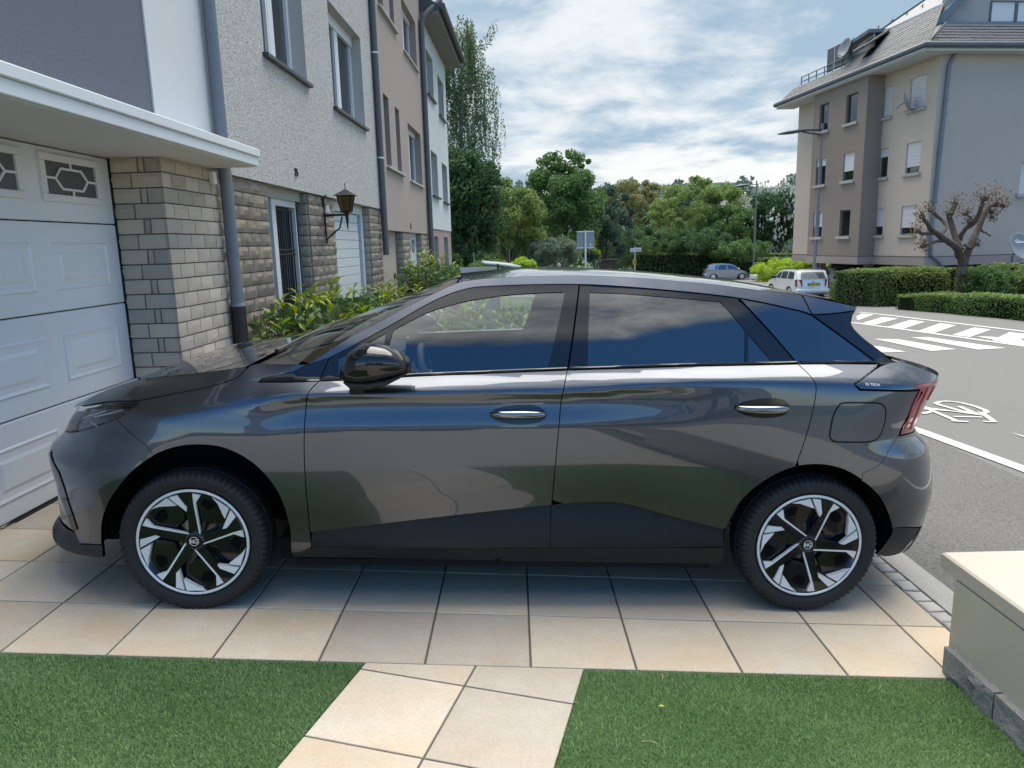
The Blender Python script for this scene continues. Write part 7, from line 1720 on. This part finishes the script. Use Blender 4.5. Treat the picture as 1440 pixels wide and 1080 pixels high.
# thin marker posts, bollard, wooden fence
for px, Y, py, lab in ((667, 26, 355, 'thin pale marker post standing among the shrubs left of the roof'), (717, 34, 352, 'thin pale marker post standing above the bright shrub')):
    t, x0, z0 = pole_thing('marker_post', px, Y, lab, 'post'); MB().tube([(0, 0, 0), (0, 0, at_y(px, py, Y)[2] - z0)], .022, mat('weathered_wood', (0.26, 0.28, 0.22), .8) if 'weathered_wood' not in bpy.data.materials else bpy.data.materials['weathered_wood'], 6).build('shaft', t)
t, x0, z0 = pole_thing('bollard', 786, 30, 'rounded pinkish stone bollard peeping over the car roof', 'bollard'); zt_ = at_y(786, 370, 30)[2] - z0
MB().tube([(0, 0, 0), (0, 0, zt_ - .12), (0, 0, zt_ - .03), (0, 0, zt_)], [.10, .10, .075, .02], mat('pink_stone', (0.30, 0.22, 0.19), .8), 10).build('stone', t, 60)
fa, fb_ = at_y(836, 380, 52), at_y(866, 380, 54); ft = empty('wooden_fence', (fa[0], 52, zT(fa[0], 52)), label='weathered brown board fence in the shade right of the road sign', cat='fence'); M_fence = mat('old_boards_ri', (0.075, 0.06, 0.05), .9)
zf = at_y(850, 365, 53)[2] - zT(fa[0], 52)
for i in range(9):
    u = i / 8; MB().box(((fb_[0] - fa[0]) * u, 2 * u, zf * .45), (.17, .03, zf * .95), M_fence).build('board', ft)
MB().box(((fb_[0] - fa[0]) / 2, .95, zf), (fb_[0] - fa[0], .06, .10), mat('rail_wood', (0.17, 0.145, 0.12), .9), math.atan2(2, fb_[0] - fa[0]) * 0).build('rail', ft)
# pale panel and dark curved lid that rise beyond the roof
lq = [at_y(646.5, 376.5, 7.2), at_y(700, 375.5, 7.2), at_y(700, 386, 7.2), at_y(650, 388, 7.2)]; lo_ = lq[3]; lz = zT(lo_[0], 7.2)
t = empty('pale_panel', (lo_[0], 7.2, lz), label='flat pale panel standing up just beyond the windscreen top', cat='panel')
MB().prism([tuple(q - [lo_[0], 7.2, lz]) for q in lq], (0, .03, 0), M_white).prism([(q[0] - lo_[0], .01, q[2] - lz) for q in (lq[3] + [0, 0, -.0], lq[2], lq[2] - [0, 0, lq[2][2] - lz], lq[3] - [0, 0, lq[3][2] - lz])], (0, .01, 0), M_signback).build('sheet', t, fix=True)
cq = [at_y(px, py, 6.6) for px, py in ((677, 368.5), (684, 370), (700, 371), (716, 373), (733, 376.5))]; c0 = cq[0]; cz = zT(c0[0], 6.6)
t = empty('curved_lid', (c0[0], 6.6, cz), label='thin dark curved lid propped open above the pale panel', cat='lid')
rows = [[tuple(q - [c0[0], 6.6, cz] + np.array([0, dy, dz])) for q in cq] for dy, dz in ((0, 0), (.25, .02), (.5, 0))]
lid = skin('shell', rows, M_signback, t, 60); lid.modifiers.new('s', 'SOLIDIFY').thickness = .035
MB().tube([tuple(cq[2] - [c0[0], 6.6, cz]), (cq[2][0] - c0[0], .25, 0)], .012, M_iron, 6).build('prop', t)
# ---- other cars
M_tyre2 = mat('worn_tyre', (0.018, 0.018, 0.019), .8); M_cglass = glass_mat('parked_car_glass', (0.45, 0.5, 0.5), 1.9, .35, (0.02, 0.025, 0.03))
def simple_car(name, loc, rz, label, paint, prof, roof, L_, Wd, wheels, lampz, wagon=False, group='cars parked at the street end'):
    """prof: lower body outline (x, z) with the nose at +x; roof: glasshouse outline (x, z)"""
    t = empty(name, loc, rz, label=label, cat='car', group=group); hw = Wd / 2
    def wl_(z, zb, top): return hw * (1 - .20 * max(0, (z - zb) / (top - zb)) ** 1.1) if z > zb else hw * (1 - .05 * max(0, (.45 - z) / .45) - .03 * max(0, (z - .62) / .4))
    zb = roof[0][1]; top = max(p[1] for p in roof)
    def shell(poly, m, nm, par, yfun, seg=.12):
        P = resample(poly, seg); P = P if area2(P) > 0 else P[::-1]; n = len(P); V, Fc = [], []
        xs = [p[0] for p in P]; x0_, x1_ = min(xs), max(xs)
        def taper(x): e = .45; d = min(x - x0_, x1_ - x); return 1 - .16 * max(0, 1 - d / e) ** 2.0
        for s_ in (-1, -.86, 0, .86, 1):
            for p in P: V.append((p[0] - (0 if abs(s_) < .9 else (p[0] - (x0_ + x1_) / 2) * .02), s_ * yfun(p[1]) * taper(p[0]), p[1] - (0 if abs(s_) < .9 else .012)))
        for k_ in range(4):
            for i in range(n): j = (i + 1) % n; Fc.append((k_ * n + i, k_ * n + j, (k_ + 1) * n + j, (k_ + 1) * n + i))
        vs, tri = cdt(P, [], .3)
        o = MB().add(V, Fc, m)
        for side in (0, 4):
            yv = -1 if side == 0 else 1; vv = []
            for q in vs:
                k_ = min(range(n), key=lambda i: abs(P[i][0] - q[0]) + abs(P[i][1] - q[1])); vv.append((q[0] - (q[0] - (x0_ + x1_) / 2) * .02, yv * yfun(q[1]) * taper(q[0]), q[1] - .012))
            o.add(vv, [f[:] if side == 4 else f[::-1] for f in tri], m)
        return o.build(nm, par, 50, fix=True)
    yb = lambda z: wl_(z, zb, top)
    body = shell(prof, paint, 'body', t, yb); shell(roof, paint, 'cabin', t, yb)
    return t, yb, hw, zb, top
def car_wheel(t, x, y, r_, side):
    w = empty('wheel', (x, y, r_)); w.parent = t; n = 28
    MB().tube([(0, -.09, 0), (0, -.06, 0), (0, .06, 0), (0, .09, 0)], [r_ * .93, r_, r_, r_ * .93], M_tyre2, n).build('tyre', w, 40)
    MB().tube([(0, side * .085, 0), (0, side * .096, 0)], [r_ * .66, r_ * .62], M_silver, n).build('rim', w, 40)
    mb = MB()
    for k_ in range(6): a = k_ * math.pi / 3; mb.box((math.cos(a) * r_ * .40, side * .097, math.sin(a) * r_ * .40), (r_ * .12, .008, r_ * .12), M_dark)
    mb.build('rim_opening', w)
def glass_panel(t, poly, yfun, side, nm='window', off=.012, m=None):
    q = [(p[0], side * (yfun(p[1]) + off) * 1.0, p[1]) for p in poly]; MB().add(q, [tuple(range(len(q)))], m or M_cglass).build(nm, t)
M_wcar = mat('white_car_paint', (0.66, 0.69, 0.68), .35, coat=1.0); M_scar = mat('silver_car_paint', (0.36, 0.40, 0.46), .35, metal=.6, coat=1.0)
# white estate, seen from behind and its left
cy = 33.6; cp = at_y(1143, 415, cy); cz = zT(cp[0] , cy + 1) - .10
prof_w = [(2.15, .22), (2.20, .45), (2.10, .66), (1.55, .84), (1.0, .93), (-2.12, .98), (-2.17, .60), (-2.17, .32), (-2.0, .22), (-1.72, .22), (-1.68, .45), (-1.5, .60), (-1.25, .64), (-1.0, .60), (-.85, .45), (-.80, .22), (.88, .20), (.92, .45), (1.1, .60), (1.35, .64), (1.6, .60), (1.75, .45), (1.8, .22)]
roof_w = [(1.15, .92), (.48, 1.31), (.1, 1.40), (-.8, 1.43), (-1.72, 1.40), (-1.86, 1.36), (-2.12, .97)]
wag, yb, hw, zb, top = simple_car('estate_car', (cp[0], cy + 2.15, cz), math.radians(90), 'white estate car with red tail lamps and an orange number plate seen from behind', M_wcar, prof_w, roof_w, 4.4, 1.73, None, .8)
for s_ in (-1, 1):
    for x in (-1.25, 1.35): car_wheel(wag, x, s_ * .74, .31, s_)
    glass_panel(wag, [(.86, .97), (.44, 1.24), (.12, 1.32), (.05, 1.32), (.05, .97)], yb, s_); glass_panel(wag, [(-.03, .97), (-.03, 1.33), (-.78, 1.35), (-.86, .98)], yb, s_); glass_panel(wag, [(-.96, .98), (-.89, 1.35), (-1.58, 1.33), (-1.80, 1.0)], yb, s_)
    MB().hull([(-2.20, s_ * .56, .64), (-2.02, s_ * .845, .64), (-1.94, s_ * .80, .64), (-2.0, s_ * .56, .64)], [(-2.19, s_ * .58, .98), (-1.98, s_ * .845, .98), (-1.94, s_ * .80, .98), (-2.0, s_ * .58, .98)], M_red).build('tail_light', wag, fix=True)
    MB().tube([(.2, s_ * .60, 1.43), (-.6, s_ * .60, 1.48), (-1.7, s_ * .60, 1.45)], .02, M_iron, 6).build('roof_rail', wag, 60); MB().box((.75, s_ * .95, 1.0), (.10, .2, .14), M_iron, 0, .03).build('wing_mirror', wag)
MB().add([(-2.145, -.62, 1.0), (-2.145, .62, 1.0), (-1.935, .55, 1.335), (-1.935, -.55, 1.335)], [(0, 1, 2, 3)], M_cglass).build('rear_window', wag)
MB().box((-2.10, 0, .42), (.22, 1.62, .20), M_wcar, 0, .04).build('rear_bumper', wag, 50)
MB().box((-2.175, -.02, .74), (.02, .60, .13), M_iron).build('plate_recess', wag); MB().box((-2.187, -.02, .74), (.01, .52, .11), mat('orange_plate', (0.80, 0.40, 0.03), .5)).build('number_plate', wag)
pmb = MB()
for i in range(6): pmb.box((-2.1935, -.21 + i * .075 + (.02 if i > 1 else 0), .74), (.002, .035, .06), M_iron)
pmb.build('plate_print', wag); MB().tube([(-2.165, 0, .885), (-2.18, 0, .885)], [.055, .05], M_chrome, 16).build('tailgate_emblem', wag, 60)
# second white car half hidden to its right
cp2 = at_y(1180, 400, 39); roof_2 = [(1.05, .86), (.35, 1.30), (.0, 1.38), (-.9, 1.40), (-1.5, 1.30), (-1.9, .90)]; prof_2 = [(1.95, .22), (1.98, .5), (1.4, .78), (1.0, .86), (-1.9, .90), (-1.98, .55), (-1.9, .22), (-1.7, .22), (-1.6, .5), (-1.3, .62), (-1.0, .5), (-.9, .22), (.8, .2), (.9, .5), (1.2, .62), (1.5, .5), (1.6, .22)]
c2, yb, hw, zb, top = simple_car('hatchback_car', (cp2[0] + .2, 40.5, zT(cp2[0], 40)), math.radians(92), 'second white car mostly hidden between the white estate car and the rounded hedge', M_wcar, prof_2, roof_2, 4, 1.7, None, .7)
for s_ in (-1, 1):
    for x in (-1.3, 1.2): car_wheel(c2, x, s_ * .72, .30, s_)
    glass_panel(c2, [(.85, .9), (.35, 1.22), (-.05, 1.30), (-.05, .9)], yb, s_); glass_panel(c2, [(-.12, .9), (-.12, 1.30), (-.9, 1.31), (-1.5, .95)], yb, s_)
MB().add([(-1.90, -.6, .95), (-1.90, .6, .95), (-1.56, .56, 1.29), (-1.56, -.56, 1.29)], [(0, 1, 2, 3)], M_cglass).build('rear_window', c2)
for s_ in (-1, 1): MB().box((-1.90, s_ * .70, .80), (.10, .16, .22), M_red, 0, .02).build('tail_light', c2)
# small silver hatchback, side on, facing right
cy3 = 63.6; sca = 1.0; cp3 = at_y(1021, 392, cy3); L3 = at_y(1052, 390, cy3)[0] - at_y(989, 390, cy3)[0]; k3 = L3 / 3.96; print('silver length', L3)
roof_3 = [(1.15, .88), (.55, 1.28), (.2, 1.41), (-.5, 1.46), (-1.2, 1.43), (-1.62, 1.28), (-1.92, .92)]
c3, yb, hw, zb, top = simple_car('hatchback_car', (cp3[0], cy3, zT(cp3[0], cy3)), math.radians(-4), 'small silver hatchback parked side-on before the long clipped hedge', M_scar, prof_2, roof_3, 4, 1.65, None, .7)
for s_ in (-1, 1):
    for x in (-1.3, 1.2): car_wheel(c3, x, s_ * .74, .30, s_)
    glass_panel(c3, [(.92, .93), (.52, 1.22), (.18, 1.33), (-.08, 1.34), (-.08, .93)], yb, s_); glass_panel(c3, [(-.15, .93), (-.15, 1.345), (-.75, 1.355), (-.95, .95)], yb, s_); glass_panel(c3, [(-1.03, .96), (-.85, 1.345), (-1.0, 1.34), (-1.2, 1.02)], yb, s_)
    MB().hull([(-1.97, s_ * .5, .78), (-1.75, s_ * .80, .78), (-1.70, s_ * .76, .78), (-1.8, s_ * .5, .78)], [(-1.93, s_ * .55, 1.02), (-1.72, s_ * .78, 1.02), (-1.68, s_ * .74, 1.02), (-1.8, s_ * .55, 1.02)], M_red).build('tail_light', c3, fix=True); MB().box((.88, s_ * .92, .98), (.14, .16, .10), M_scar, 0, .03).build('wing_mirror', c3)
MB().add([(-1.915, -.58, .98), (-1.915, .58, .98), (-1.64, .54, 1.27), (-1.64, -.54, 1.27)], [(0, 1, 2, 3)], M_cglass).build('rear_window', c3)
MB().box((-1.98, 0, .48), (.10, 1.4, .14), M_scar, 0, .03).build('rear_bumper', c3)
# white car peeping between the lamp and the bright mound
cp4 = at_y(1072, 388, 56); c4, yb, hw, zb, top = simple_car('hatchback_car', (cp4[0] + 1.4, 56.8, zT(cp4[0], 56)), math.radians(185), 'nose of a white car peeping out left of the bright mound', M_wcar, prof_2, roof_2, 4, 1.7, None, .7)
for s_ in (-1, 1):
    for x in (-1.3, 1.2): car_wheel(c4, x, s_ * .72, .30, s_)
    glass_panel(c4, [(.85, .9), (.35, 1.22), (-.05, 1.30), (-.05, .9)], yb, s_); MB().box((1.82, s_ * .55, .62), (.16, .34, .14), M_chrome, 0, .03).build('headlight', c4)
# ================================================================== what the car's flank mirrors: the other side of the street behind the viewer
M_back = mat('back_house_render', (0.40, 0.385, 0.36), .9)
def back_house(x, y, w, d, h, label, roofm):
    t = empty('neighbour_house', (x, y, zT(x, y)), label=label, cat='house', group='houses behind the viewer'); MB().box((0, 0, h / 2), (w, d, h), M_back).build('wall', t)
    MB().hull([(-w / 2 - .3, -d / 2 - .3, h + .01), (w / 2 + .3, -d / 2 - .3, h + .01), (w / 2 + .3, d / 2 + .3, h + .01), (-w / 2 - .3, d / 2 + .3, h + .01)], [(-w / 2 + .5, -.2, h + 2.2), (w / 2 - .5, -.2, h + 2.2), (w / 2 - .5, .2, h + 2.2), (-w / 2 + .5, .2, h + 2.2)], roofm).build('roof', t)
    for i in range(int(w / 2.6)):
        for z in (1.5, 4.2):
            if z + .8 < h: win = MB().box((-w / 2 + 1.5 + i * 2.6, d / 2 + .01, z), (1.2, .06, 1.2), M_white).build('window', t); MB().box((-w / 2 + 1.5 + i * 2.6, d / 2 + .045, z), (1.0, .02, 1.0), M_win).build('pane', win)
back_house(-4, -38, 13, 8, 4.6, 'plain pale house across the green behind the viewer', M_slate)
back_house(14, -46, 15, 8, 5.4, 'wider pale house further along behind the viewer', M_slate)
hedge('back_hedge', [(-9, -17), (9, -17.5), (9, -18.6), (-9, -18.2)], .95, 'clipped hedge behind the viewer across the turf', G_hedge, .14, 110)
